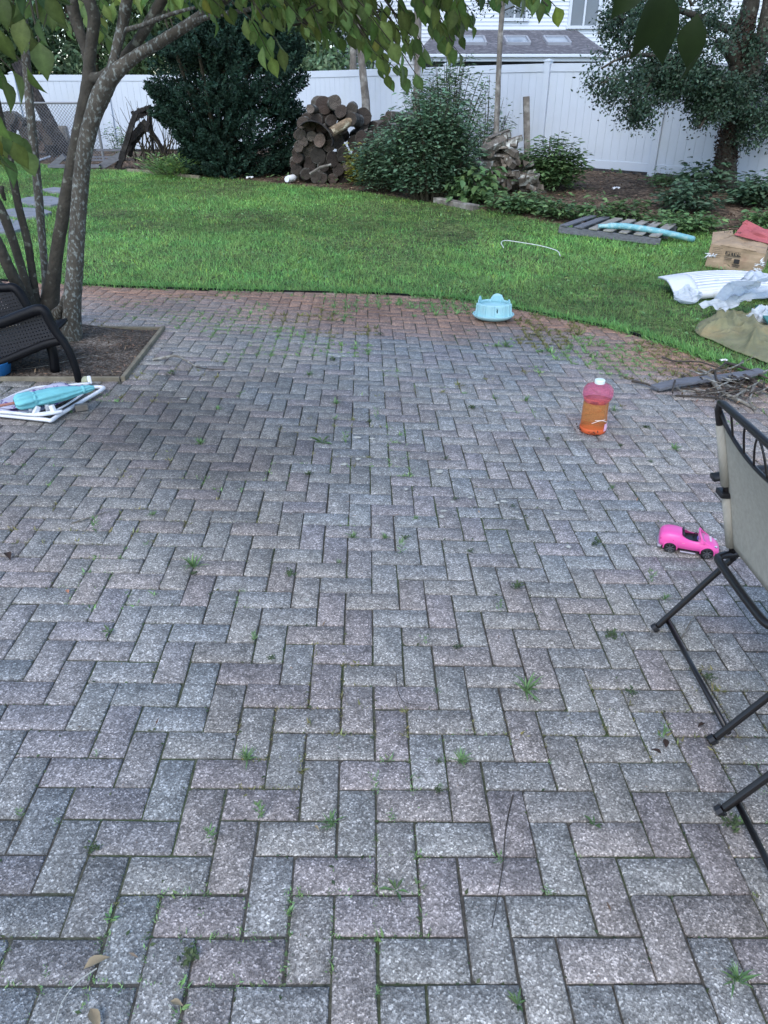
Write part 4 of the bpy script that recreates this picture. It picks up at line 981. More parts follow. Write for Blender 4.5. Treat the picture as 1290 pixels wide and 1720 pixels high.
# leaning rotten beam
a = at(28, 105, yl + .5); b = at(112, 262, yl - .2); b.z = gzf(b.x, b.y)
m = MB(); 
for k, o_ in enumerate((-.09, -.02, .05, .11)):
    pts = [a.lerp(b, i / 8) + Vector((o_ + random.uniform(-.01, .01), random.uniform(-.02, .02), o_ * .4)) for i in range(9)]
    m.tube(pts, [random.uniform(.045, .065) for _ in range(9)], 6, jit=.15)
o = m.build('rotten_beam', M['black_wood'], loc=b); tag(o, 'long black rotten beam leaning down to the far left log heap', 'beam')
a = at(58, 271, yl - .7); b = at(82, 263, yl - .6); m = MB(); m.tube([G(58, 272, .03), G(84, 263, .03)], .022, 7); tag(m.build('white_pipe', M['white_plastic'], loc=G(58, 272)), 'short white pipe on the grass before the far left logs', 'pipe')
# split wood heap
yr = G(840, 335).y + .8
for k in range(150):
    u = rng.normal() * .55; u = max(-1, min(1, u)); hgt = (1 - abs(u)) ** .8
    px = 842 + u * 60; pyb = 322; py = pyb - (102 * hgt) * rng.uniform(.05, 1)
    yy = yr + rng.uniform(-.35, .35) * (1.2 - hgt * .5) ; c = at(px, py, yy); c.z = max(c.z, gzf(c.x, c.y) + .04)
    a = rng.uniform(0, 2 * math.pi); L = rng.uniform(.3, .5); d = Vector((math.cos(a), math.sin(a) * .8, rng.uniform(-.45, .45))).normalized()
    if rng.random() < .35: d = Vector((rng.uniform(-.3, .3), 1, rng.uniform(-.3, .2))).normalized()
    r = rng.uniform(.04, .085); m = MB(); s = d.cross(Vector((0, 0, 1))).normalized(); up = s.cross(d); n = random.choice((3, 4, 5)); an0 = random.random() * 6
    ring = lambda f_, k2: [c + d * f_ + (s * math.cos(an0 + 2 * math.pi * j / n) + up * math.sin(an0 + 2 * math.pi * j / n)) * r * k2 * random.uniform(.8, 1.2) for j in range(n)]
    m.cur = (*((rng.uniform(.9, 2.1),) * 3), 1)
    m.add(ring(-L / 2, .9) + ring(0, 1.05) + ring(L / 2, .9), [(j, (j + 1) % n, n + (j + 1) % n, n + j) for j in range(n)] + [(n + j, n + (j + 1) % n, 2 * n + (j + 1) % n, 2 * n + j) for j in range(n)], 0)
    m.cur = (*((rng.uniform(.8, 1.8),) * 3), 1)
    m.add(ring(-L / 2, .9), [tuple(range(n - 1, -1, -1))], 1); m.add(ring(L / 2, .9), [tuple(range(n))], 1)
    tag(m.build('split_log', [M['log_bark'], M['log_end']], loc=c), 'split piece of grey firewood in the loose heap right of the middle bush', 'firewood', 'split firewood heaped by the thin trunk')
# grey timber on bed edge
m = MB(); a = G(733, 336, .03); b = G(800, 350, .03); m.beam(a, b, .16, .09); tag(m.build('timber', M['deadwood'], loc=a, bevel=.01), 'grey weathered timber lying along the lawn edge under the bush', 'timber')
m = MB(); pts = [G(x, y_, .02) for x, y_ in ((215, 287), (250, 290), (290, 294), (335, 299))]
for i in range(3): m.beam(pts[i], pts[i + 1], .04, .08)
tag(m.build('edging_board', M['timber'], loc=pts[0]), 'thin brown board edging the lawn left of the evergreen', 'board')

# ================================================================== COLLAPSED BLACK FRAME + PALLET (left)
yb = G(160, 284).y
def P3(px, py, dy=0): return at(px, py, yb + dy)
fr = thing('collapsed_rack', 'collapsed rotten black wooden frame leaning left of the evergreen', 'rack', (P3(205, 285).x, yb, gzf(P3(205, 285).x, yb)))
for (p, q, w_, h_, dy) in [((200, 290), (228, 190), .10, .07, 0), ((224, 196), (250, 184), .16, .12, .1), ((228, 190), (254, 178), .06, .05, .1), ((214, 240), (246, 205), .14, .05, .1), ((244, 205), (277, 258), .08, .07, .2),
                           ((252, 186), (258, 262), .05, .05, .3), ((205, 262), (248, 212), .10, .04, .15), ((218, 262), (235, 215), .07, .05, .3), ((246, 222), (250, 182), .05, .05, .0), ((196, 288), (214, 238), .05, .08, .2)]:
    a = P3(*p, dy); b = P3(*q, dy + random.uniform(-.1, .1)); a.z = max(a.z, gzf(a.x, a.y)); m = MB(); k = 6
    pts = [a.lerp(b, i / k) + Vector((random.uniform(-.012, .012),) * 3) for i in range(k + 1)]
    for i in range(k): m.beam(pts[i], pts[i + 1], w_ * random.uniform(.8, 1.15), h_ * random.uniform(.8, 1.1), up=(0, 1, 0))
    m.build('plank', M['black_wood'], fr)
pa = thing('wooden_pallet', 'dark weathered slatted pallet lying behind the tree trunks at left', 'pallet', tuple(P3(130, 283)))
for (p, q, w_, h_, dy) in [((82, 279), (168, 279), .11, .06, 0), ((97, 269), (190, 269), .10, .03, .35), ((103, 264), (193, 264), .10, .03, .6), ((163, 252), (205, 252), .10, .04, .9), ((163, 284), (207, 258), .05, .12, .1), ((84, 282), (108, 262), .05, .1, .3), ((120, 282), (140, 262), .05, .1, .3)]:
    a = P3(*p, dy); b = P3(*q, dy); g = gzf(a.x, a.y); m = MB(); m.beam(a, b, w_, h_); m.build('slat', M['grey_board'], pa)
# dead twigs by the frame
tw = MB(); c = P3(268, 262, .4)
for k in range(46):
    a = c + Vector((random.uniform(-.55, .35), random.uniform(-.3, .4), -.1)); e = a + Vector((random.uniform(-.5, .6), random.uniform(-.3, .3), random.uniform(.3, 1.2)))
    tw.tube([a, a.lerp(e, .5) + Vector((random.uniform(-.08, .08), 0, .05)), e], [.012, .008, .003], 4)
tag(tw.build('dead_brush', M['twig'], loc=c), 'tangle of bare dead twigs between black frame and evergreen', 'brush')
# stepping stones
for k, (px, py, rx, ry, lab) in enumerate([(70, 341, 38, 8, 'farthest of the flat grey stepping stones in the lawn at left'), (45, 360, 42, 8, 'middle flat grey stepping stone in the lawn at left'), (5, 382, 40, 11, 'nearest of the flat grey stepping stones in the lawn, behind the stems'),(95,322,22,4,'small far grey stepping stone half sunk in grass behind the lichen trunk')]):
    pts = []
    for j in range(11):
        a = 2 * math.pi * j / 11; f_ = random.uniform(.8, 1.1); pts.append(G(px + math.cos(a) * rx * f_, py + math.sin(a) * ry * f_, .0))
    m = MB(); m.add([p + Vector((0, 0, -.03)) for p in pts] + [p + Vector((0, 0, .035)) for p in pts], [tuple(range(11, 22))] + [(j, (j + 1) % 11, 11 + (j + 1) % 11, 11 + j) for j in range(11)])
    o = m.build('stepping_stone', M['stone'], loc=G(px, py), bevel=.006); tag(o, lab, 'stone', 'stepping stones')
M_stone = None

# ================================================================== FOREGROUND TREE
def fg_tree():
    b = G(100, 565); Y0 = b.y
    t = thing('multi_stem_tree', 'grey lichen-spotted tree with several stems and drooping leafy branches at left', 'tree', b)
    def limb(pts, mat, name='stem', n=14, jit=.03, par=t):
        S_ = spline([(*at(px, py, yy), pxm(at(px, py, yy), r)) for px, py, yy, r in pts], 7)
        m = MB(); m.tube([s[:3] for s in S_], [s[3] for s in S_], n, jit=jit)
        return m.build(name, M[mat], par, smooth=True)
    A = G(121, 572).y; B = G(80, 548).y
    limb([(121, 580, A, 18), (121, 566, A, 16.5), (121, 530, A, 15), (122, 500, A, 14.5), (127, 430, A, 13.5), (133, 340, A, 13), (141, 260, A, 13), (155, 200, A, 13.5), (170, 160, A, 15.5), (190, 126, A, 13), (228, 95, A + .02, 9.5), (270, 70, A, 9), (315, 42, A - .05, 8.5), (370, 5, A - .1, 8), (430, -45, A - .2, 8), (560, -110, A - .4, 6)], 'bark_grey', 'trunk', 18)
    limb([(186, 135, A, 12), (190, 105, A + .02, 8), (200, 65, A + .05, 8.5), (208, 30, A + .05, 9.5), (214, -10, A, 9.5), (222, -90, A, 9)], 'bark_grey', 'branch')
    limb([(88, 552, B, 20), (83, 520, B, 16), (93, 440, B, 11), (106, 360, B - .02, 10.5), (121, 280, B - .04, 11), (134, 215, B - .05, 11), (143, 170, B - .05, 11), (150, 135, B - .05, 12), (150, 110, B - .05, 10), (154, 70, B - .05, 9.5), (158, 30, B - .05, 10.5), (150, 0, B - .05, 10), (140, -60, B, 9)], 'bark_dark')
    limb([(150, 112, B - .05, 9), (143, 80, B - .02, 8.5), (131, 45, B, 9.5), (122, 10, B, 10.5), (112, -60, B, 9)], 'bark_dark', 'branch')
    limb([(153, 132, B - .05, 10), (172, 128, B - .12, 8), (198, 105, B - .16, 7), (230, 70, B - .2, 8), (252, 35, B - .2, 8.5), (272, 0, B - .2, 9), (300, -50, B - .2, 8)], 'bark_dark', 'branch')
    limb([(212, 50, A, 4), (240, 42, A - .1, 3.5), (265, 32, A - .2, 4), (300, 20, A - .25, 3), (345, 12, A - .3, 2), (395, 30, A - .4, 1.2)], 'bark_grey', 'branch', 8)
    limb([(325, 35, A - .05, 5), (370, 24, A - .2, 4), (420, 15, A - .35, 3.4), (455, -4, A - .4, 3), (500, -30, A - .5, 2.5)], 'bark_grey', 'branch', 8)
    limb([(72, 540, B, 11), (76, 480, B + .05, 5.8), (70, 390, B + .1, 6.5), (62, 300, B + .15, 7), (52, 200, B + .2, 7), (46, 130, B + .25, 7), (40, 40, B + .3, 7), (34, -40, B + .3, 6)], 'bark_grey')
    limb([(68, 545, B, 12), (60, 500, B - .05, 7), (47, 410, B - .08, 6.5), (32, 350, B - .1, 6.2), (20, 290, B - .12, 6.5), (8, 230, B - .15, 6), (-10, 150, B - .2, 6)], 'bark_dark')
    limb([(64, 548, B, 13), (52, 505, B - .1, 7.8), (30, 430, B - .15, 7), (10, 372, B - .2, 8), (-15, 320, B - .25, 8), (-50, 240, B - .3, 7)], 'bark_dark')
    limb([(60, 552, B, 14), (40, 500, B - .2, 10), (17, 455, B - .3, 9.5), (-8, 400, B - .35, 9), (-50, 330, B - .4, 8)], 'bark_dark')
    limb([(58, 560, B, 14), (25, 510, B - .35, 11), (-5, 480, B - .45, 11), (-50, 430, B - .5, 10)], 'bark_dark')
    limb([(84, 570, B, 22), (86, 548, B, 19), (104, 520, (A + B) / 2, 9), (112, 500, A, 8)], 'bark_grey', 'stem', 12)
    limb([(75, 575, B, 30), (76, 550, B, 27), (77, 528, B, 21), (78, 505, B, 12)], 'bark_dark', 'stem', 14)
    limb([(8, 335, B - .2, 3), (3, 320, B - .25, 4), (2, 312, B - .25, 4)], 'bark_dark', 'branch', 8)
    # --- twigs and leaves
    tw = MB(); LP, LD, LL, LT = [], [], [], []
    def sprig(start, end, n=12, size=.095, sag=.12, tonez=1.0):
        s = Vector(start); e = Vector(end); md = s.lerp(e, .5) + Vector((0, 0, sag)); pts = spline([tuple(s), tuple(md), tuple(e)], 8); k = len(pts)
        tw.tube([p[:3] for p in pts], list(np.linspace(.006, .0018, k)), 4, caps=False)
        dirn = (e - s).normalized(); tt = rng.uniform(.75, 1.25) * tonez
        for q in range(n):
            f_ = .25 + .75 * (q + rng.random() * .5) / n; x = f_ * (k - 1); i = min(int(x), k - 2); p = pts[i] * (1 - (x - i)) + pts[i + 1] * (x - i)
            for sgn in (-1, 1):
                if rng.random() < .12: continue
                side = dirn.cross(Vector((0, 0, 1))).normalized() * sgn
                d = side * rng.uniform(.25, .9) + dirn * rng.uniform(.1, .7) + Vector((rng.normal() * .2, rng.normal() * .2, -rng.uniform(.7, 1.9)))
                st = Vector(p[:3]) + side * .008; pe = st + (side * .6 + dirn * .3 + Vector((0, 0, -.3))).normalized() * .02
                LP.append(tuple(pe)); LD.append(tuple(d)); LL.append(size * rng.uniform(.6, 1.2)); LT.append(tt * rng.uniform(.75, 1.3))
        LP.append(tuple(e)); LD.append((dirn.x * .4, dirn.y * .4, -.9)); LL.append(size * rng.uniform(.8, 1.1)); LT.append(tt)
    low = [(330, 25), (350, 55), (395, 40), (440, 62), (480, 50), (500, 70), (540, 92), (580, 92), (612, 80), (632, 125), (655, 165), (690, 165), (715, 110), (745, 100), (770, 128), (790, 75), (805, 45), (830, 15), (850, 0), (870, 22), (900, 35), (925, 48), (942, 20), (952, -10), (990, -40)]
    lx = [p[0] for p in low]; ly = [p[1] for p in low]
    for k in range(230):
        px = rng.uniform(335, 950); lo = np.interp(px, lx, ly) - 22
        py = lo - abs(rng.normal()) * 55 if rng.random() < .55 else rng.uniform(-170, lo)
        y = rng.uniform(3.7, 5.2) - (.3 if px > 800 else 0); e = at(px, py, y)
        st = e + Vector((rng.uniform(-.7, -.15), rng.uniform(-.3, .3), rng.uniform(.12, .42)))
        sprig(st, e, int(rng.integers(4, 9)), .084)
    # near drooping clusters at upper left
    for k in range(36):
        px = rng.uniform(-60, 118); py = rng.uniform(-90, 78) - max(0, (px - 60)) * .15; y = rng.uniform(2.0, 3.4); e = at(px, py, y)
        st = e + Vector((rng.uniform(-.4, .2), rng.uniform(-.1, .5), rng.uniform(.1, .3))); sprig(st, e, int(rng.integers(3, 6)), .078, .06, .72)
    for (px, py, y) in [(6, 262, 2.9), (22, 238, 2.9), (-12, 240, 2.8), (38, 250, 3.0), (-20, 180, 2.8), (2, 130, 2.6), (20, 118, 2.8), (45, 112, 3.2)]:
        e = at(px, py, y); sprig(e + Vector((-.35, .1, .22)), e, 3, .115, .05)
    for k in range(34):
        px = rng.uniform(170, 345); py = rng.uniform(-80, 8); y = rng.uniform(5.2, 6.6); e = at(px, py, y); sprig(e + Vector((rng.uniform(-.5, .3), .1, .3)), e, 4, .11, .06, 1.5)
    for px, py, y in [(178, 62, 5.9), (170, 40, 6.0), (112, 45, 6.3), (60, 90, 5.6), (90, 20, 5.8), (455, 95, 4.6), (470, 80, 4.6)]:
        e = at(px, py, y); sprig(e + Vector((-.2, .1, .25)), e, 3, .11, .04, 1.3)
    # canopy above the frame, which shades the patio's left side
    for k in range(260):
        x = rng.uniform(-5.5, 2.5); y = rng.uniform(2.0, 8.0); z = rng.uniform(2.9, 4.6); e = Vector((x, y, z))
        if abs(x) < .58 * y and (H - z) / y > -.14: continue
        st = e + Vector((rng.uniform(-.6, .2), rng.uniform(-.4, .4), .3)); sprig(st, e, 6, .12)
    for s_, e_ in [((370, 5, A - .1), (520, 40, 4.6)), ((430, -45, A - .2), (640, 20, 4.5)), ((500, -80, 5), (690, 60, 4.3)), ((560, -110, A - .4), (830, -10, 4.2)), ((700, -90, 4.6), (920, 10, 4.0)), ((600, -60, 4.7), (760, 70, 4.2)), ((460, -60, 5), (585, 55, 4.6))]:
        a = at(*s_); c = at(*e_); md = a.lerp(c, .55) + Vector((0, 0, .12)); pts = spline([tuple(a), tuple(md), tuple(c)], 8); tw.tube([p[:3] for p in pts], list(np.linspace(.014, .004, len(pts))), 5)
    tw.build('twigs', M['twig'], t)['kind'] = 'stuff'
    P = np.array(LP); n = len(P); D = np.array(LD); U = rdir(n); U[:, 2] += .3; U[:, 1] -= .5
    tn = rtones(n, .75, 1.25, .16, .04) * np.array(LT)[:, None]
    foliage('leaves', P, D, U, np.array(LL), T_LEAFB, M['leaf'], tn, t, W=np.array(LL) * rng.uniform(.95, 1.3, n), smooth=True, vt=VT)
    print('fg leaves', n)
T_LEAFB = T_leaf(.28, .10, .28)
VT = [1.3] + [.85, 1.35, .95] * 5 + [1.0]
fg_tree()

# leaves hanging right in front of the lens, top right
def near_sprig():
    t = thing('hanging_sprig', 'large dark out-of-focus leaves hanging near the viewer at top right', 'leaf sprig', at(1120, -60, 1.6))
    LP, LD, U, LL = [], [], [], []
    tw = MB(); s0 = at(1100, -330, 1.0); tw.tube([at(1105, -420, 1.7), at(1105, -200, 1.62), at(1115, -60, 1.58), at(1165, 10, 1.6)], [.004, .003, .002, .0015], 6)
    tw.build('twig', M['twig'], t)
    for (px, py, y, dx, dz, L, u) in [(1108, -32, 1.52, -.05, -1, .118, (.6, -1, .2)), (1120, -28, 1.58, .02, -1, .125, (-.7, -.8, .1)), (1172, 22, 1.56, -.05, -1, .085, (-.5, -1, 0)), (1178, 34, 1.6, .04, -1, .105, (.9, -.6, 0)), (1085, -50, 1.6, -.35, -.5, .085, (0, -1, .3))]:
        LP.append(tuple(at(px, py, y))); LD.append((dx, .05, dz)); U.append(u); LL.append(L)
    foliage('leaves', LP, LD, U, LL, T_LEAFB, M['leaf_big'], np.ones((len(LP), 3)) * .38, t, W=np.array(LL) * 1.05, smooth=True)
near_sprig()
# ================================================================== SLING CHAIRS (right)
def sling_chair(label):
    yf, yn = 2.05, 1.53          # far and near side planes
    z0 = lambda x, y: gzf(x, y)
    t = thing('patio_chair', label, 'chair', (0.98, 2.05, gzf(.98, 2.05)), 'beige sling patio chairs at the right edge')
    top = lambda y: Vector((1.000, y, .845)); hip = lambda y: Vector((1.165, y, .30))
    r = .0112
    bar = lambda pts, rr=r, n=10: MB().tube(pts, rr, n)
    # back frame: two posts and top tube with rounded corners
    pts = [hip(yf) + Vector((.01, 0, -.02)), hip(yf).lerp(top(yf), .5), top(yf) + Vector((.004, 0, -.03)), top(yf) + Vector((0, -.012, -.004)), top(yf) + Vector((0, -.035, 0)), top(yn) + Vector((0, .035, 0)), top(yn) + Vector((0, .012, -.004)), top(yn) + Vector((.004, 0, -.03)), hip(yn).lerp(top(yn), .5), hip(yn) + Vector((.01, 0, -.02))]
    MB().tube(pts, r, 10, flat=1.0).build('back_frame', M['dark_metal'], t, smooth=True)
    # arched trim under the top tube, with small curved bars
    arc = []
    for i in range(17):
        u = i / 16; y = yf + (yn - yf) * u; s = math.sin(math.pi * u) ** .55; f_ = 1 - (.05 + .16 * s); p = hip(y).lerp(top(y), f_) ; arc.append(p)
    MB().tube(arc, .0065, 8).build('arched_trim', M['dark_metal'], t, smooth=True)
    for u, bend in ((.16, .0), (.30, .02), (.42, .035), (.58, -.035), (.70, -.02), (.84, 0)):
        y = yf + (yn - yf) * u; f_ = 1 - (.05 + .16 * math.sin(math.pi * u) ** .55); a = hip(y).lerp(top(y), f_); b = top(y + (-1 if bend > 0 else 1) * abs(bend) * 1.2)
        md = a.lerp(b, .6) + Vector((0, bend * .3, 0)); MB().tube([p[:3] for p in spline([tuple(a), tuple(md), tuple(b)], 5)], .0035, 6).build('trim_bar', M['dark_metal'], t, smooth=True)
    # sling back
    def slf(u, v):
        y = yf - .004 + (yn - yf + .008) * u; f1 = 1 - (.055 + .16 * math.sin(math.pi * min(max(u, .0), 1)) ** .55); f0 = .06
        f_ = f0 + (f1 - f0) * v; p = hip(y).lerp(top(y), f_); sag = .03 * math.sin(math.pi * u) * math.sin(math.pi * v); return (p.x + .004 + sag * .6 - .012 * 0, p.y, p.z)
    m = MB(); m.grid(slf, 24, 16); m.build('back_sling', M['sling'], t, smooth=True, solid=.004)
    for (y, sg) in ((yf, 1), (yn, -1)):          # hems wrapped round the posts
        for f0, f1 in ((.06, .40), (.48, .86)):
            m = MB(); m.tube([hip(y).lerp(top(y), f0), hip(y).lerp(top(y), f1)], .0165, 10); m.build('sling_hem', M['sling'], t, smooth=True)
    # seat frame loop, rounded rear corners
    zs = .30; xr = 1.105
    loop = [(1.62, yf + .0, zs + .06), (1.3, yf, zs + .02), (xr + .06, yf, zs), (xr + .015, yf - .015, zs), (xr, yf - .06, zs), (xr - .0, yn + .20, zs), (xr + .015, yn + .135, zs), (xr + .07, yn + .11, zs), (1.3, yn + .10, zs + .02), (1.62, yn + .10, zs + .06)]
    MB().tube([tuple(p) for p in spline(loop, 4)], .0135, 10).build('seat_frame', M['dark_metal'], t, smooth=True)
    def seat(u, v):
        y = yf - .01 + (yn - yf + .02) * u; x = 1.21 + .40 * v; return (x, y, .305 + .05 * v - .03 * math.sin(math.pi * u) * math.sin(math.pi * v))
    m = MB(); m.grid(seat, 12, 12); m.build('seat_sling', M['sling'], t, smooth=True, solid=.004)
    for y in (yf, yn):
        # rear leg to the floor, front leg, brace, arm
        yl = y + (.028 if y == yf else .02)
        fa = Vector((.985, yl, gzf(.985, yl) + .012)); MB().beam(fa, Vector((1.42, yl - .0, .60)), .019, .019, up=(0, 1, 0)).build('rear_leg', M['dark_metal'], t, bevel=.006)
        ff = Vector((1.56, y, gzf(1.56, y) + .012)); MB().tube([ff, Vector((1.20, y, .34)), Vector((1.155, y, .40))], .011, 8).build('front_leg', M['dark_metal'], t, smooth=True)
        MB().tube([fa + Vector((.0, 0, 0)), fa + Vector((-.012, 0, -.012))], .0165, 10).build('foot_cap', M['tyre'], t)
        MB().tube([(1.11, y + .012, .52), (1.16, y + .03, .36)], .006, 8).build('brace', M['steel'], t, smooth=True)
        m = MB(); m.tube([tuple(p) for p in spline([(1.05, y + .025, .575), (1.2, y + .03, .60), (1.42, y + .03, .60), (1.55, y + .03, .57)], 4)], .022, 8, flat=.55); m.build('armrest', M['tyre'], t, smooth=True)
        m = MB(); m.box((1.095, y + .005, .53), (.05, .05, .02)); m.build('arm_bracket', M['tyre'], t, bevel=.005)
    yl = yf + .028; yl2 = yn + .02
    MB().tube([(1.02, yl, gzf(1.02, yl) + .035), (1.02, yl2, gzf(1.02, yl2) + .035)], .0085, 10).build('floor_bar', M['dark_metal'], t, smooth=True)
    MB().tube([(1.56, yf, gzf(1.56, yf) + .02), (1.56, yn, gzf(1.56, yn) + .02)], .0085, 10).build('floor_bar', M['dark_metal'], t, smooth=True)
    return t
M['sling'] = pm('beige_sling', (0.37, 0.345, 0.29), 0.75, 0.12, 60, bump=.5, bscale=500, stretch=(3, 1, .15), bdist=.001)
M['steel'] = pm('grey_steel', (0.18, 0.18, 0.19), 0.3, 0.05, 10, metal=.7)
ch = sling_chair('beige sling patio chair with dark arched back frame standing beside the pink toy car')
c2 = copy_tree(ch); c2.location = (.90, 1.27, gzf(.9, 1.27)); c2['label'] = 'nearer sling patio chair, only its dark leg and floor bar showing at lower right'

# ================================================================== BLACK ARMCHAIR (left)
def perforated():
    m = bpy.data.materials.new('perforated_black_plastic'); m.use_nodes = True; t = m.node_tree; N = t.nodes; L = t.links; b = N['Principled BSDF']
    b.inputs['Base Color'].default_value = (.012, .013, .018, 1); b.inputs['Roughness'].default_value = .45
    tc = N.new('ShaderNodeTexCoord'); mp = N.new('ShaderNodeMapping'); mp.inputs['Scale'].default_value = (48, 48, 48); mp.inputs['Rotation'].default_value = (0, R(12), 0); L.new(tc.outputs['Object'], mp.inputs[0])
    fr = N.new('ShaderNodeVectorMath'); fr.operation = 'FRACTION'; L.new(mp.outputs[0], fr.inputs[0])
    sb = N.new('ShaderNodeVectorMath'); sb.operation = 'SUBTRACT'; sb.inputs[1].default_value = (.5, .5, .5); L.new(fr.outputs[0], sb.inputs[0])
    ml = N.new('ShaderNodeVectorMath'); ml.operation = 'MULTIPLY'; ml.inputs[1].default_value = (1, 0, 1); L.new(sb.outputs[0], ml.inputs[0])
    ln = N.new('ShaderNodeVectorMath'); ln.operation = 'LENGTH'; L.new(ml.outputs[0], ln.inputs[0])
    gt = N.new('ShaderNodeMath'); gt.operation = 'GREATER_THAN'; gt.inputs[1].default_value = .22; L.new(ln.outputs['Value'], gt.inputs[0]); L.new(gt.outputs[0], b.inputs['Alpha'])
    return m
M['perf'] = perforated()
def armchair():
    g = G(131, 640); y = g.y; P = lambda px, py, dy=0: at(px, py, y + dy)
    t = thing('plastic_armchair', 'black woven-look plastic armchair beside the tree stems at left', 'chair', g)
    def plate(name, pts, th, mat, dy=0, bev=.006):
        q = [P(a, b, dy) for a, b in pts]; n = len(q); m = MB()
        m.add([v + Vector((0, -th / 2, 0)) for v in q] + [v + Vector((0, th / 2, 0)) for v in q], [tuple(range(n)), tuple(range(2 * n - 1, n - 1, -1))] + [(j, n + j, n + (j + 1) % n, (j + 1) % n) for j in range(n)])
        return m.build(name, M[mat], t, bevel=bev)
    # side panel under the arm (perforated)
    plate('side_panel', [(-120, 560), (0, 540), (50, 525), (78, 522), (92, 548), (103, 572), (98, 577), (60, 588), (0, 613), (-120, 650)], .006, 'perf', .03, 0)
    # solid borders: lower rail and arm front to leg
    pts = spline([(-120, 648), (-40, 628), (0, 610), (40, 593), (75, 579), (104, 572)], 4); m = MB(); m.tube([P(a, b, .02) for a, b in pts], .016, 8, flat=1.6); m.build('side_rail', M['black_plastic'], t, smooth=True)
    arm = spline([(-120, 574), (-50, 556), (0, 543), (40, 528), (64, 520), (76, 524), (84, 540), (96, 560), (108, 576), (119, 597), (128, 622), (133, 643)], 4)
    m = MB(); k = len(arm); rad = list(np.interp(np.arange(k), [0, k * .35, k * .62, k], [.03, .033, .026, .022])); m.tube([P(a, b, 0) for a, b in arm], rad, 12, flat=1.0); m.build('arm', M['black_plastic'], t, smooth=True)
    # far arm front and far leg
    m = MB(); pts = spline([(60, 560), (78, 572), (88, 590), (93, 626)], 4); gl = G(94, 628); dy = gl.y - y
    m.tube([P(a, b, dy) for a, b in pts], .030, 10); m.build('leg', M['black_plastic'], t, smooth=True)
    pts = spline([(-120, 530), (-20, 524), (30, 522), (60, 530), (78, 560)], 4); m = MB(); m.tube([P(a, b + 6, .42) for a, b in pts], .03, 8); m.build('arm', M['black_plastic'], t, smooth=True)
    for (a, b) in (((-110, 640), (-125, 690)),):
        m = MB(); m.tube([P(-110, 620), G(-118, 668)], .025, 8); m.build('leg', M['black_plastic'], t)
    # seat
    def seat(u, v): p0 = P(-120 + 190 * u, 604 - 38 * u + 0, .03); return (p0.x, p0.y + .42 * v, p0.z - .02 * math.sin(math.pi * v))
    m = MB(); m.grid(seat, 12, 10); m.build('seat', M['black_plastic'], t, smooth=True, solid=.02)
    # back rest rising behind
    def back(u, v):
        a = P(-70 + 100 * v * 0 - 30 * v, 560 - 0 * v, .05); return (a.x + .35 + .0 * v - .06 * v + .05 * math.sin(math.pi * u), y + .02 + .46 * u, a.z - .02 + .26 * v + .03 * math.sin(math.pi * u))
    bp = [(-120, 483), (0, 483), (22, 482), (32, 488), (44, 508), (52, 524), (-120, 555)]
    plate('back', bp, .03, 'perf', .38, .0)
    m = MB(); m.tube([P(a, b, .38) for a, b in spline([(-120, 483), (0, 484), (20, 483), (31, 490), (42, 507), (54, 530)], 4)], .03, 10); m.build('back_rim', M['black_plastic'], t, smooth=True)
armchair()
m = MB(); c = G(-8, 632, .0); m.lathe(c, [(.06, 0), (.095, .02), (.115, .09), (.12, .1), (.108, .095), (.09, .03), (0.01, .025)], 24); tag(m.build('blue_bowl', pm('blue_plastic', (.02, .14, .36), .4, .05), loc=c, smooth=True), 'bright blue plastic tub under the black armchair', 'tub')
# ball
c = G(145, 640, .028); m = MB(); m.lathe(c, [(.001, -.03), (.015, -.026), (.026, -.015), (.03, 0), (.026, .015), (.015, .026), (.001, .03)], 16); tag(m.build('ball', pm('ball_felt', (.36, .38, .26), .9, .3, 30), loc=c, smooth=True), 'small pale worn ball against the black armchair leg', 'ball')

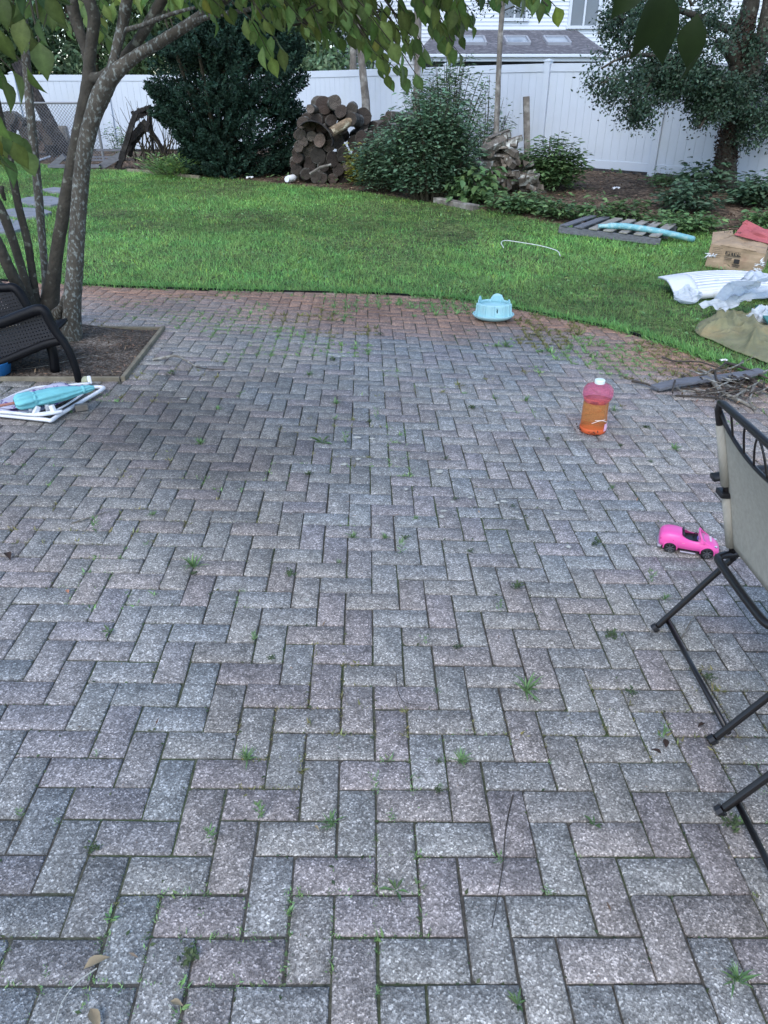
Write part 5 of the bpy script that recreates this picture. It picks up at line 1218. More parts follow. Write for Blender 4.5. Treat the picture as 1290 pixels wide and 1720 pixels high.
# ================================================================== FOLDED WHITE CHAIR + PARASOL
def Gp(px, py, h): return G(px, py, h)
def folded():
    o = G(85, 703); t = thing('folded_chair', 'folded white tube chair with purple patterned cloth lying on the bricks at left', 'chair', o)
    def tb(pts, h, r=.011, name='tube', mat='white_plastic', n=5):
        hs = h if hasattr(h, '__len__') else [h] * len(pts)
        m = MB(); m.tube([tuple(p) for p in spline([tuple(Gp(a, b, c)) for (a, b), c in zip(pts, hs)], n)], r, 9); return m.build(name, M[mat], t, smooth=True)
    tb([(-30, 694), (15, 699), (75, 705), (86, 706), (100, 697), (140, 673), (172, 654), (170, 651), (156, 650)], .02, .0115, 'frame_tube')
    tb([(-30, 690), (10, 693), (60, 697), (84, 695), (105, 691)], .045, .010, 'frame_tube')
    tb([(-20, 682), (5, 674), (25, 664), (47, 656), (66, 651), (110, 648), (150, 645)], .05, .010, 'frame_tube')
    tb([(60, 695), (92, 690), (125, 672), (148, 655)], .05, .006, 'frame_tube')
    def cl(P_, h, name, mat):
        A_ = [Gp(a, b, hh) for (a, b), hh in zip(P_, h)]
        def fn(u, v):
            p = (A_[0] * (1 - u) + A_[1] * u) * (1 - v) + (A_[3] * (1 - u) + A_[2] * u) * v; w_ = math.sin(math.pi * u) * math.sin(math.pi * v)
            return (p.x, p.y, p.z - .015 * w_ + .006 * math.sin(9 * u + 5 * v))
        m = MB(); m.grid(fn, 20, 14); return m.build(name, M[mat], t, smooth=True, solid=.003)
    cl([(-20, 690), (60, 694), (150, 652), (110, 648)][:4], [.05, .05, .055, .05], 'seat_cloth', 'mauve')
    cl([(-25, 684), (50, 686), (140, 648), (88, 643)], [.06, .065, .09, .10], 'back_cloth', 'mauve')
    for (px, py) in ((53, 694), (58, 698), (80, 690), (92, 694), (152, 646), (0, 686)):
        m = MB(); a = Gp(px, py, .04); m.beam(a, a + Vector((random.uniform(-.02, .02), random.uniform(-.01, .03), .045)), .022, .03); m.build('hinge', M['white_plastic'], t, bevel=.005)
    m = MB(); a = Gp(137, 684, .02); m.box(a, (.07, .04, .035), .4); m.build('wood_block', M['deadwood'], t, bevel=.004)
    # parasol
    a = Gp(24, 677, .11); b = Gp(158, 651, .13); t2 = thing('folded_parasol', 'closed turquoise child parasol lying on the folded white chair', 'parasol', a)
    d = (b - a).normalized(); u = d.cross(Vector((0, 0, 1))).normalized(); v = u.cross(d) * -1; L = (b - a).length
    prof = [(0, .028), (.03, .045), (.06, .052), (.20, .056), (.24, .044), (.30, .046), (.45, .05), (.62, .044), (.78, .032), (.84, .024), (.88, .026), (.95, .020), (1.0, .012)]
    vs = []; n = 40
    for q, r in prof:
        for j in range(n):
            an = 2 * math.pi * j / n; rr = r * (1 + .13 * math.cos(an * 8 + q * 7) + .05 * math.sin(an * 3 + 20 * q)); vs.append(a + d * (L * q) + u * (math.cos(an) * rr) + v * (math.sin(an) * rr * .8))
    m = MB(); m.add(vs, [(i * n + j, i * n + (j + 1) % n, (i + 1) * n + (j + 1) % n, (i + 1) * n + j) for i in range(len(prof) - 1) for j in range(n)]); m.build('canopy', M['turq'], t2, smooth=True)
    m = MB(); m.tube([a + d * (-.09), a + d * .05], .008, 8); m.build('handle', pm('pink_wood', (.35, .16, .13), .6), t2)
    m = MB(); m.tube([a + d * (L * .97), a + d * (L * 1.05)], .008, 8); m.build('tip', M['white_plastic'], t2)
    for q in (.245, .86):
        m = MB(); m.tube([a + d * (L * q - .008), a + d * (L * q + .008)], .047 if q < .5 else .028, 16, flat=.85); m.build('strap', M['turq'], t2, smooth=True)
def mauve():
    m = pm('printed_mauve_cloth', (.42, .42, .52), .8, .15, 8, col2=(.12, .07, .24), c2s=30, c2t=(.56, .6)); return m
M['mauve'] = mauve(); M['turq'] = pm('turquoise_cloth', (.16, .46, .50), .7, .12, 12, bump=.3, bscale=40)
folded()

# ================================================================== TOY CAR
def toy_car():
    # heading: rear at px (1120,905), front nose at (1200,928)
    r0 = G(1112, 922); f0 = G(1196, 938)
    c = (r0 + f0) / 2; hd = Vector((f0.x - r0.x, f0.y - r0.y, 0)); L = .27; ang = math.atan2(-.30, 1)
    ang = math.atan2(hd.y, hd.x)
    fw = Vector((math.cos(ang), math.sin(ang), 0)); sd_ = Vector((-math.sin(ang), math.cos(ang), 0))
    c = c + sd_ * .035; z0 = gzf(c.x, c.y)
    sc = 1.0; L = (hd.length) * 1.20; Wd = L * .43; print('car len', L)
    t = thing('toy_car', 'pink open-top toy convertible on the bricks beside the sling chair', 'toy car', (c.x, c.y, z0))
    def W_(x, y, z): return c + fw * (x * L) + sd_ * (y * L) + Vector((0, 0, z * L * 1.0 - c.z + z0))
    # body by stations: x, halfwidth, bottom z, sill(mid) z, belt z, deck z
    st = [(-.50, .15, .10, .17, .25, .27), (-.47, .185, .055, .17, .29, .325), (-.40, .205, .045, .19, .325, .355), (-.30, .215, .045, .20, .335, .365), (-.17, .215, .045, .19, .315, .35), (-.14, .213, .045, .19, .305, .335),
          (-.02, .205, .045, .165, .265, .27), (.10, .203, .045, .16, .255, .262), (.18, .205, .045, .17, .262, .275), (.22, .207, .045, .175, .265, .285), (.32, .205, .045, .18, .245, .265), (.42, .185, .045, .15, .205, .222), (.48, .15, .05, .115, .155, .165), (.505, .11, .06, .09, .115, .12)]
    def ring(s):
        x, w_, b, mz, bz, dz = s; return [(x, -w_ * .86, b), (x, -w_, mz), (x, -w_ * .97, (mz + bz) / 2), (x, -w_ * .88, bz), (x, -w_ * .74, dz), (x, -w_ * .35, dz + .012), (x, 0, dz + .015), (x, w_ * .35, dz + .012), (x, w_ * .74, dz), (x, w_ * .88, bz), (x, w_ * .97, (mz + bz) / 2), (x, w_, mz), (x, w_ * .86, b)]
    m = MB(); vs = []; k = 13
    for s in st: vs += [W_(*p) for p in ring(s)]
    fs = []
    ck0, ck1 = 5, 8     # cockpit stations (open deck)
    for i in range(len(st) - 1):
        for j in range(k - 1):
            if ck0 <= i < ck1 and 4 <= j <= 7: continue
            fs.append((i * k + j, i * k + j + 1, (i + 1) * k + j + 1, (i + 1) * k + j))
        fs.append((i * k + k - 1, i * k, (i + 1) * k, (i + 1) * k + k - 1))
    fs.append(tuple(range(k - 1, -1, -1))); fs.append(tuple((len(st) - 1) * k + j for j in range(k)))
    m.add(vs, fs); o = m.build('body', M['pink'], t, smooth=True, sub=1)
    md = o.modifiers.new('thick', 'SOLIDIFY'); md.thickness = .0015
    # wheels with arches
    for x in (-.30, .31):
        for s_ in (-1, 1):
            cc = W_(x, s_ * .205, .098); n_ = sd_ * s_
            r = .100 * L
            m = MB(); m.lathe(cc, [(r * .5, -.012 * L), (r * .98, -.03 * L), (r, 0), (r * .96, .022 * L), (r * .82, .03 * L), (r * .78, .022 * L), (r * .2, .018 * L), (.0005, .02 * L)], 28, up=n_); w_ = m.build('wheel', M['tyre'], t, smooth=True)
            sp = MB()
            for q in range(7):
                a = q * 2 * math.pi / 7; dv = (fw * math.cos(a) + Vector((0, 0, 1)) * math.sin(a)); sp.beam(cc + n_ * (.026 * L) + dv * r * .1, cc + n_ * (.024 * L) + dv * r * .76, .012 * L, .008 * L, up=n_)
            sp.build('spokes', M['spoke'], w_)
            m = MB(); m.tube([cc + n_ * (-.004 * L) + (fw * math.cos(a) + Vector((0, 0, 1)) * math.sin(a)) * r * 1.13 for a in np.linspace(-.25, math.pi + .25, 18)], .011 * L, 6, flat=1.0); m.build('wheel_arch', M['pink'], t, smooth=True)
            m = MB(); m.lathe(cc - n_ * .006 * L, [(r * 1.1, 0), (r * 1.1, .004 * L)], 24, up=n_); m.build('wheel_well', M['tyre'], t)
    # cockpit tub
    def bx(name, x, y, z, sx, sy, sz, mat, bev=.004, par=t):
        m = MB(); m.box(W_(x, y, z), (sx * L, sy * L, sz * L), ang); return m.build(name, M[mat], par, bevel=bev)
    bx('cockpit', .015, 0, .155, .33, .345, .17, 'tyre', .002)
    for s_ in (-1, 1):
        bx('seat', -.115, s_ * .08, .30, .035, .13, .13, 'tyre', .006)
    bx('dashboard', .165, 0, .25, .05, .32, .05, 'pinklt', .003)
    m = MB(); cc = W_(.085, .085, .275); ax = (fw * -.8 + Vector((0, 0, .6))).normalized(); q = ax.to_track_quat('Z', 'Y')
    m.tube([cc + q @ Vector((math.cos(a) * .048 * L, math.sin(a) * .048 * L, 0)) for a in np.linspace(0, 2 * math.pi, 22)], .008 * L, 6); m.build('steering_wheel', M['tyre'], t, smooth=True)
    bx('screen', .13, -.02, .275, .02, .07, .045, 'purple', .004)
    # windscreen frame
    m = MB(); pts = spline([tuple(W_(.235, -.195, .265)), tuple(W_(.17, -.15, .36)), tuple(W_(.145, -.10, .40)), tuple(W_(.14, 0, .405)), tuple(W_(.145, .10, .40)), tuple(W_(.17, .15, .36)), tuple(W_(.235, .195, .265))], 5)
    m.tube(pts, .018 * L, 6); m.build('windscreen_frame', M['pink'], t, smooth=True)
    m = MB(); 
    for s_ in (-1, 1):
        a = W_(.24, s_ * .195, .262); b = W_(.165, s_ * .16, .36); d_ = W_(.315, s_ * .185, .252); e = W_(.16, s_ * .197, .26); m = MB(); m.add([a, b, d_, e], [(1, 0, 2), (1, 3, 0)]); m.build('quarter_panel', M['pink'], t, solid=.003)
    m = MB(); m.add([W_(.20, -.17, .31), W_(.26, -.15, .285), W_(.26, .15, .285), W_(.20, .17, .31), W_(.145, .11, .39), W_(.145, -.11, .39)], [(0, 1, 2, 3), (0, 3, 4, 5)]); m.build('windscreen', M['clearp'], t)
    bx('bumper', -.475, 0, .075, .07, .33, .05, 'chrome', .004)
    bx('side_skirt', .0, -.195, .05, .26, .03, .03, 'chrome', .003)
    bx('door_handle', -.10, -.212, .225, .05, .008, .014, 'pinklt', .001)
    bx('fuel_cap', -.27, -.214, .255, .018, .008, .014, 'pinkdk', .001)
    for s_ in (-1, 1): bx('tail_light', -.475, s_ * .15, .24, .03, .06, .03, 'pinkdk', .003)
    # flower motif + white lettering marks on bonnet
    for s_ in (-1, 1):
        m = MB(); cc = W_(.43, s_ * .135, .219)
        for q in range(5):
            a = q * 2 * math.pi / 5; m.lathe(cc + (fw * math.cos(a) + sd_ * math.sin(a)) * .018 * L, [(.011 * L, -.004 * L), (.011 * L, .004 * L), (.001, .0045 * L)], 10)
        m.build('headlight', M['whitep'], t); m = MB(); m.lathe(cc, [(.03 * L, -.004 * L), (.03 * L, .002 * L), (.001, .0025 * L)], 12); m.build('headlight', M['navy'], t)
    m = MB()
    for q in range(6):
        m.box(W_(.335 + .0, -.09 + q * .034, .292 - .0008 * q), (.030 * L, .016 * L, .004 * L), ang + .2)
        m.box(W_(.35, -.09 + q * .034 + .01, .288), (.008 * L, .014 * L, .004 * L), ang)
    m.build('bonnet_lettering', M['whitep'], t)
M['spoke'] = pm('spoke_grey', (.10, .10, .11), .3, .05, 5, spec=.6); M['pinklt'] = pm('light_pink', (.75, .25, .45), .4, .03); M['purple'] = pm('purple_plastic', (.22, .16, .55), .35, .05)
M['pinkdk'] = pm('dark_pink', (.55, .05, .2), .3, .03); M['whitep'] = pm('white_print', (.75, .75, .75), .5, .02); M['navy'] = pm('navy_print', (.03, .04, .12), .5, .02)
M['clearp'] = pm('clear_plastic', (.8, .7, .75), .1, .02, transmission=.95, spec=.5)
toy_car()

# ================================================================== JUG
def jug():
    c = G(995, 724); z = c.z; t = thing('water_jug', 'large orange and pink see-through drink jug with white cap on the bricks', 'jug', c)
    R0 = .078; Hh = .30
    prof = [(.001, .002), (.055, .0), (.070, .004), (.0745, .014), (.0745, .05), (.075, .12), (.0745, .185), (.078, .20), (.084, .215), (.086, .235), (.083, .256), (.070, .275), (.045, .286), (.026, .289), (.024, .30)]
    def shape(prof, scale=1.0, n=48, notch=True):
        m = MB(); vs = []
        for r, h in prof:
            for j in range(n):
                a = 2 * math.pi * j / n; rr = r * scale
                # grip recess on the right-front side
                if notch and .07 < h < .20:
                    da = (a - (-.55) + math.pi) % (2 * math.pi) - math.pi; rr *= 1 - .22 * math.exp(-(da / .38) ** 2) * min(1, (h - .07) / .03, (.20 - h) / .012)
                vs.append(c + Vector((math.cos(a) * rr, math.sin(a) * rr, h)))
        k = len(prof); m.add(vs, [(i * n + j, i * n + (j + 1) % n, (i + 1) * n + (j + 1) % n, (i + 1) * n + j) for i in range(k - 1) for j in range(n)] + [tuple(range(n - 1, -1, -1)), tuple((k - 1) * n + j for j in range(n))]); return m
    shape([(r * .985, h) for r, h in prof if h > .183] ).build('shoulder', M['jugpink'], t, smooth=True)
    lp = [(.001, .006), (.055, .004), (.070, .008), (.0735, .018), (.0735, .05), (.074, .08), (.074, .12), (.074, .16), (.0735, .188), (.075, .196), (.001, .198)]
    shape(lp).build('liquid_body', M['jugorange'], t, smooth=True)
    shape([(.05, .0), (.069, .001), (.0752, .008), (.0762, .022), (.0755, .034)], notch=False).build('base', M['jugred'], t, smooth=True)
    m = MB(); m.lathe(c + Vector((0, 0, .288)), [(.027, 0), (.029, .003), (.029, .020), (.026, .024), (.001, .0245)], 28); m.build('cap', M['capw'], t, smooth=False, bevel=.001)
    m = MB(); a0 = -1.15; pts = [c + Vector((math.cos(a) * .0765, math.sin(a) * .0765, .082 + .012 * math.cos((a + 1.35) * 3.4))) for a in np.linspace(-2.0, -.75, 16)]
    m.tube(pts, .0016, 5); m.build('print', M['whitep'], t)
    m = MB(); m.tube([c + Vector((math.cos(a) * .0765, math.sin(a) * .0765, .095)) for a in np.linspace(-1.8, -1.0, 10)], .0012, 5); m.build('print', M['whitep'], t)
    m = MB()
    def lab(u, v): a = -.95 + .4 * u; return (c.x + math.cos(a) * .0772, c.y + math.sin(a) * .0772, z + .022 + .045 * v)
    m.grid(lab, 5, 3); m.build('label', M['pinklabel'], t, solid=.0006)
    # dark leaf litter caught at its foot
    n = 60; a = rng.uniform(2.6, 5.0, n); P = np.stack([c.x + np.cos(a) * rng.uniform(.068, .10, n), c.y + np.sin(a) * rng.uniform(.068, .10, n), z + rng.uniform(0, .025, n)], 1)
    tag(foliage('leaf_litter', P, rdir(n), rdir(n), rng.uniform(.008, .018, n), T_SM, M['dead_leaf'], rtones(n, .4, 1.2)), 'dark crumbled leaf bits at the foot of the orange jug', 'litter', kind='stuff')
def gl(name, col, rough, tr, emis=0):
    m = pm(name, col, rough, .03, 5, spec=.5, transmission=tr); m.node_tree.nodes['Principled BSDF'].inputs['IOR'].default_value = 1.15; return m
M['jugpink'] = gl('pink_clear_plastic', (.95, .34, .50), .05, .85); M['jugorange'] = gl('orange_liquid', (.86, .42, .16), .12, .8); M['jugred'] = gl('red_orange_base', (.90, .20, .08), .15, .5)
M['capw'] = pm('pale_cap', (.66, .78, .74), .4, .03); M['pinklabel'] = pm('pink_label', (.75, .45, .6), .5, .3, 60)
jug()

# ================================================================== TEAL SEAT
def teal_seat():
    g = G(831, 543); c = g + Vector((0, .12, .0)); c.z = gzf(c.x, c.y); t = thing('child_seat', 'pale turquoise ribbed plastic child seat lying upturned at the patio edge', 'child seat', c)
    r = .168
    m = MB(); m.lathe(c + Vector((0, 0, .012)), [(.5 * r, 0), (.8 * r, .0), (1.02 * r, .022), (1.08 * r, .038), (1.06 * r, .044), (.95 * r, .036), (.5 * r, .03), (.001, .03)], 48, sy=.85); m.build('rim', M['teal'], t, smooth=True)
    ap = []
    def wallr(a, h): return r * (.90 - .10 * h / .18) 
    def toph(a):
        a = (a + math.pi) % (2 * math.pi) - math.pi
        hh = .150
        for ca2, wd, add in ((2.75, .30, .045), (1.25, .42, .05), (.12, .25, .02)): hh += add * max(0, 1 - ((a - ca2) / wd) ** 2) ** .5 if abs(a - ca2) < wd else 0
        return hh
    m = MB(); n = 96; rows = 7
    vs = []; fs = []
    for i in range(rows + 1):
        for j in range(n):
            a = 2 * math.pi * j / n; h = .035 + (toph(a) - .035) * i / rows; rr = wallr(a, h) * (1 - .0 * i); 
            if i == rows: rr *= .975
            vs.append(c + Vector((math.cos(a) * rr, math.sin(a) * rr * .85, h)))
    slots = {int(n * (1.5 * math.pi + .12) / (2 * math.pi)), int(n * (1.5 * math.pi + .98) / (2 * math.pi))}
    for i in range(rows):
        for j in range(n):
            if i in (3, 4) and j in slots: continue
            fs.append((i * n + j, i * n + (j + 1) % n, (i + 1) * n + (j + 1) % n, (i + 1) * n + j))
    m.add(vs, fs); m.build('cup', M['teal'], t, smooth=True, solid=.006)
    m = MB(); m.lathe(c + Vector((0, 0, .12)), [(.001, .0), (.6 * r, 0), (.81 * r, .01)], 32, sy=.85, cap=False); m.build('inner_shelf', M['teal'], t, smooth=True, solid=.005)
    for a in np.radians([182, 205, 232, 262, 300, 322, 345, 20, 60, 100, 140]):
        m = MB(); d = Vector((math.cos(a), math.sin(a) * .85, 0)); p = c + d * (r * .88); hh = toph(a) - .006
        m.beam(p + Vector((0, 0, .035)), c + d * (r * .83) + Vector((0, 0, hh)), .020, .028, up=d); m.build('rib', M['teal'], t, bevel=.006)
teal_seat()

# ================================================================== PALLET, NOODLE, BOX (right lawn)
def pallet2():
    A_ = G(938, 392); B_ = G(1108, 413); Cc = G(1135, 392); D_ = G(985, 376)
    t = thing('wooden_pallet', 'weathered grey wooden pallet lying in the grass beside the mulch bed', 'pallet', A_)
    h = .11; up = Vector((0, 0, h))
    for (p, q) in ((A_, B_), (D_, Cc), ((A_ + D_) / 2, (B_ + Cc) / 2)):
        m = MB(); m.beam(p + up * .45, q + up * .45, .04, .085); m.build('stringer', M['grey_board'], t, bevel=.004)
    for k in range(7):
        u = (k + .35) / 6.8; p = A_.lerp(B_, u) + up; q = D_.lerp(Cc, u) + up; d = (q - p).normalized() * .03
        if k == 6: u = .97
        m = MB(); m.beam(p - d, q + d, .125 + random.uniform(-.015, .01), .018); m.build('slat', M['pallet_w' if k in (2, 3, 4, 5, 6) else 'grey_board'], t, bevel=.003)
M['pallet_w'] = pm('pale_slat', (.27, .255, .225), .85, .3, 10, bump=.5, bscale=40)
pallet2()
pts = spline([tuple(G(1005, 380, .14)), tuple(G(1045, 380, .16)), tuple(G(1090, 386, .15)), tuple(G(1130, 394, .10)), tuple(G(1165, 402, .045))], 6); k = len(pts)
m = MB(); m.tube(pts, [.05 * (1 - .0 * i) * (1 if i > 2 else .7) for i in range(k)], 12, flat=.8, jit=.06)
M['noodle'] = pm('blue_foam', (.17, .40, .44), .7, .15, 20, bump=.4, bscale=60, col2=(.35, .52, .52), c2s=15); tag(m.build('foam_noodle', M['noodle'], loc=pts[0][:3], smooth=True), 'faded blue foam noodle lying across the wooden pallet', 'pool noodle')

def text_mesh(txt, size, name, mat, parent, origin, xdir, ydir, off=.004):
    cu = bpy.data.curves.new('t', 'FONT'); cu.body = txt; cu.size = size; cu.align_x = 'CENTER'; cu.align_y = 'CENTER'; cu.extrude = .0008
    to = bpy.data.objects.new('t', cu); C.objects.link(to); bpy.context.view_layer.update()
    dg = bpy.context.evaluated_depsgraph_get(); me = bpy.data.meshes.new_from_object(to.evaluated_get(dg)); bpy.data.objects.remove(to)
    x = Vector(xdir).normalized(); y = Vector(ydir).normalized(); zn = x.cross(y).normalized(); y = zn.cross(x)
    p = parent
    while p.parent: p = p.parent
    Mx = Matrix(((x.x, y.x, zn.x, 0), (x.y, y.y, zn.y, 0), (x.z, y.z, zn.z, 0), (0, 0, 0, 1))); me.transform(Mx)
    oo = Vector(origin) + zn * off - Vector(p.location)
    me.transform(Matrix.Translation(oo)); me.materials.clear(); me.materials.append(mat)
    o = bpy.data.objects.new(name, me); C.objects.link(o); o.parent = parent; return o
def cardbox():
    a = G(1184, 447); b = G(1276, 461); y0 = a.y
    W_ = (b - a); W_.z = 0; L = W_.length; x = W_.normalized(); n = Vector((-x.y, x.x, 0)); hgt = pxm(a, 33) / .98; dpt = .42
    t = thing('cardboard_box', 'crumpled brown cardboard box with red inside lying torn open on the grass', 'box', a)
    def Q(u, v, h): 
        p = a + x * (u * L) + n * (v * dpt); return Vector((p.x, p.y, gzf(p.x, p.y) + h * hgt))
    def pan(name, q, mat='cardboard', nu=10, nv=8, amp=.012, seed=0):
        def fn(u, v):
            p = (q[0] * (1 - u) + q[1] * u) * (1 - v) + (q[3] * (1 - u) + q[2] * u) * v
            e = (vnoise(u * 4 + seed, v * 4, 1, seed) - .5) * 2 * amp * (math.sin(math.pi * u) ** .5 * math.sin(math.pi * v) ** .5 if name != 'x' else 1); nn_ = (q[1] - q[0]).cross(q[3] - q[0]).normalized()
            return tuple(p + nn_ * e)
        m = MB(); m.grid(fn, nu, nv); return m.build(name, M[mat], t, smooth=False, solid=.006)
    pan('front_side', [Q(0, 0, 0), Q(1, 0, -.05), Q(1.01, .02, .95), Q(.03, .03, 1.03)], amp=.022, seed=1)
    pan('end_side', [Q(1, 0, -.05), Q(1.02, 1, 0), Q(1.04, 1.0, 1.1), Q(1.01, .02, .95)], seed=2)
    pan('end_side', [Q(-.03, 1, 0), Q(0, 0, 0), Q(.03, .03, 1.03), Q(-.02, 1, 1.25)], seed=3)
    pan('back_side', [Q(1.02, 1, 0), Q(-.03, 1, 0), Q(-.02, 1, 1.2), Q(1.04, 1, 1.1)], seed=4)
    pan('top_side', [Q(.03, .03, 1.03), Q(1.01, .02, .95), Q(1.0, .8, 1.15), Q(.3, 1.0, 1.3)], amp=.055, seed=5)
    pan('top_flap', [Q(.03, .03, 1.03), Q(.32, .9, 1.32), Q(.28, 1.1, 1.45), Q(-.06, .9, 1.3)], amp=.02, seed=6)
    pan('red_flap', [Q(.34, .85, 1.34), Q(1.08, .62, 1.2), Q(1.10, 1.05, 1.5), Q(.48, 1.15, 2.0)], 'red_card', amp=.04, seed=7)
    pan('red_lining', [Q(.48, 1.10, 2.0), Q(.75, 1.25, 1.6), Q(.75, 1.15, 1.5), Q(.42, 1.05, 1.85)], 'red_card', amp=.02, seed=8)
    pan('red_lining', [Q(.75, 1.25, 1.6), Q(1.15, 1.15, 1.85), Q(1.15, 1.05, 1.65), Q(.75, 1.15, 1.5)], 'red_card', amp=.02, seed=9)
    pan('torn_flap', [Q(.2, .02, 1.06), Q(.85, .02, 1.0), Q(.8, .22, 1.14), Q(.3, .25, 1.2)], amp=.03, seed=10)
    up = Vector((0, 0, 1)); fr = -n
    def patch(u0, u1, h0, h1, name, mat, off=.012):
        m = MB(); q = [Q(u0, 0, h0), Q(u1, 0, h0), Q(u1, 0, h1), Q(u0, 0, h1)]; m.add([p + fr * off for p in q], [(0, 1, 2, 3)]); return m.build(name, M[mat], t, solid=.0008)
    patch(.32, .60, .66, .84, 'print_block', 'ink', .016)
    text_mesh('LIFETIME', .052, 'lettering', M['cardlt'], t, Q(.46, 0, .75) + fr * .014, x, up, .006)
    for h in (.93, .85, .76, .68, .58, .48): patch(.08, .08 + random.uniform(.12, .2), h, h + .012, 'small_print', 'ink', .014)
    patch(.50, .60, .34, .54, 'print_block', 'ink', .014); patch(.48, .62, .24, .28, 'small_print', 'ink', .014); patch(.48, .60, .18, .21, 'small_print', 'ink', .014); patch(.32, .46, .52, .55, 'small_print', 'ink', .014); patch(.32, .45, .46, .48, 'small_print', 'ink', .014)
    # top print
    q0 = Q(.40, .42, 1.36); text_mesh('LIFETIME', .05, 'lettering', M['ink'], t, Q(.33, .50, 1.42), x * 1 + n * .15, n + up * .3, .035)
    for (u, h) in ((.02, .55), (.9, .5), (.92, .2)):
        n_ = 14; P = np.array([tuple(Q(u + rng.uniform(0, .1), 0, h + rng.uniform(-.05, .08)) + fr * .02) for _ in range(n_)]); foliage('torn_tape', P, rdir(n_) * [1, .2, .4], np.tile(list(fr), (n_, 1)), rng.uniform(.03, .07, n_), T_NAR, M['tape'], np.ones((n_, 3)), t)
M['cardlt'] = pm('card_light', (.42, .31, .2), .9); M['tape'] = tonemat('white_tape', (.7, .72, .75), .4, .05)
cardbox()

# ================================================================== WHITE LOUNGER BACK, PLASTIC, CANVAS
def panel():
    # curved slatted panel propped on the grass
    a = G(1133, 500); y0 = a.y
    base = Vector((a.x, a.y, a.z)); t = thing('slatted_lounger_back', 'white slatted plastic lounger back lying curved side up on the grass', 'lounger part', base)
    x0 = at(1130, 482, y0).x; x1 = at(1420, 482, y0).x; z0 = at(1133, 485, y0).z
    def srf(u, v, off=0.0):
        x = x0 + (x1 - x0) * u; y = y0 - .08 + .52 * v - .22 * u * 0 + .04 * math.sin(3 * u); z = gzf(x, y0) + .075 + .12 * math.sin(math.pi * min(1, u * .9 + .08)) + .05 * math.sin(math.pi * v) - .06 * (1 - v) + off
        return Vector((x, y, z))
    for k in range(9):
        v0 = .08 + k * .098; m = MB(); m.grid(lambda u, v: tuple(srf(.14 + .8 * u, v0 + .080 * v)), 26, 2); m.build('slat', M['white_plastic'], t, smooth=True, solid=.010)
    for (va, vb) in ((-.02, .07), (.955, 1.03)):
        m = MB(); m.grid(lambda u, v: tuple(srf(u, va + (vb - va) * v)), 30, 2); m.build('rim', M['white_plastic'], t, smooth=True, solid=.022)
    m = MB(); m.grid(lambda u, v: tuple(srf(u, -.02, -.075 * v)), 30, 2); m.build('rim', M['white_plastic'], t, smooth=True, solid=.012)
    m = MB(); m.grid(lambda u, v: tuple(srf(.0 + .14 * u, v)), 6, 12); m.build('headboard', M['white_plastic'], t, smooth=True, solid=.02)
    m = MB(); m.grid(lambda u, v: tuple(srf(.94 + .06 * u, v)), 4, 12); m.build('headboard', M['white_plastic'], t, smooth=True, solid=.02)
    for u in (.45, .8): m = MB(); p = srf(u, .03); m.beam(Vector((p.x, p.y, gzf(p.x, p.y))), p, .05, .05); m.build('foot', M['white_plastic'], t, bevel=.01)
panel()
def crumple(name, label, cat, fn, mat, nu=50, nv=40, solid=.003, loc=None, smooth=True):
    m = MB(); m.grid(fn, nu, nv); o = m.build(name, mat, loc=loc, smooth=smooth, solid=solid); return tag(o, label, cat)
def noisy(x, y, s, seed): return float(vnoise(x, y, s, seed)) - .5
def ridged(x, y, s, seed): return 1 - abs(2 * float(vnoise(x, y, s, seed)) - 1)
# canvas
ca0 = [G(1163, 556), G(1275, 608), G(1420, 575), G(1210, 522)]
def canvas(u, v):
    p = (ca0[0] * (1 - u) + ca0[1] * u) * (1 - v) + (ca0[3] * (1 - u) + ca0[2] * u) * v
    wob = noisy(u * 3, v * 3, 1, 41) * .12; e = min(u, 1 - u, v, 1 - v); x = p.x + wob * (1 if e < .1 else .4); y = p.y + noisy(u * 3 + 7, v * 3, 1, 42) * .16
    rise = min(1, e * 7)
    r1 = ridged(u * 3.4 + v * 1.6, v * 2.6 - u, 1, 43) ** 4 * .12 + ridged(u * 7 - v * 3, v * 5, 1, 44) ** 3 * .06 + ridged(u * 13, v * 11 + u * 4, 1, 49) ** 3 * .018 + .05 * (ridged(u * 1.3, v * 3.1 + u * 2, 1, 47) ** 4)
    return (x, y, gzf(x, y) + .012 + rise * (.025 + r1 * .62) + .008 * noisy(u * 20, v * 20, 1, 45))
crumple('canvas_sheet', 'olive green canvas sheet lying crumpled on the grass by the brick edge', 'tarp', canvas, M['olive'], 110, 90, .005, loc=ca0[0])
M['poly'] = pm('clear_polythene', (.88, .92, .96), .2, .05, 8, spec=.8, bump=1.0, bscale=22, bdist=.03, trans=.45, alpha=.7)
def strip(ctrl, wid, h, seed):
    S_ = spline([tuple(G(a, b, c_)) for a, b, c_ in ctrl], 8); k = len(S_) - 1
    def fn(u, v):
        i = min(int(u * k), k - 1); f_ = u * k - i; p = Vector(S_[i]) * (1 - f_) + Vector(S_[i + 1]) * f_; d = (Vector(S_[i + 1]) - Vector(S_[i])); d.z = 0; d.normalize(); s = Vector((-d.y, d.x, 0))
        w_ = wid * (1 + .35 * noisy(u * 5, 0, 1, seed)); q = p + s * (v - .5) * w_; zz = .035 * math.sin(v * 14 + 3 * u) * .5 + h * ridged(u * 6, v * 2, 1, seed) ** 2 
        return (q.x, q.y, q.z + zz)
    return fn
crumple('plastic_sheet', 'clear pleated plastic sheet trailing over the olive canvas', 'plastic sheet', strip([(1195, 520, .10), (1225, 512, .12), (1260, 498, .2), (1300, 492, .2), (1400, 490, .2)], .26, .03, 51), M['poly'], 60, 26, .001, loc=G(1200, 522))
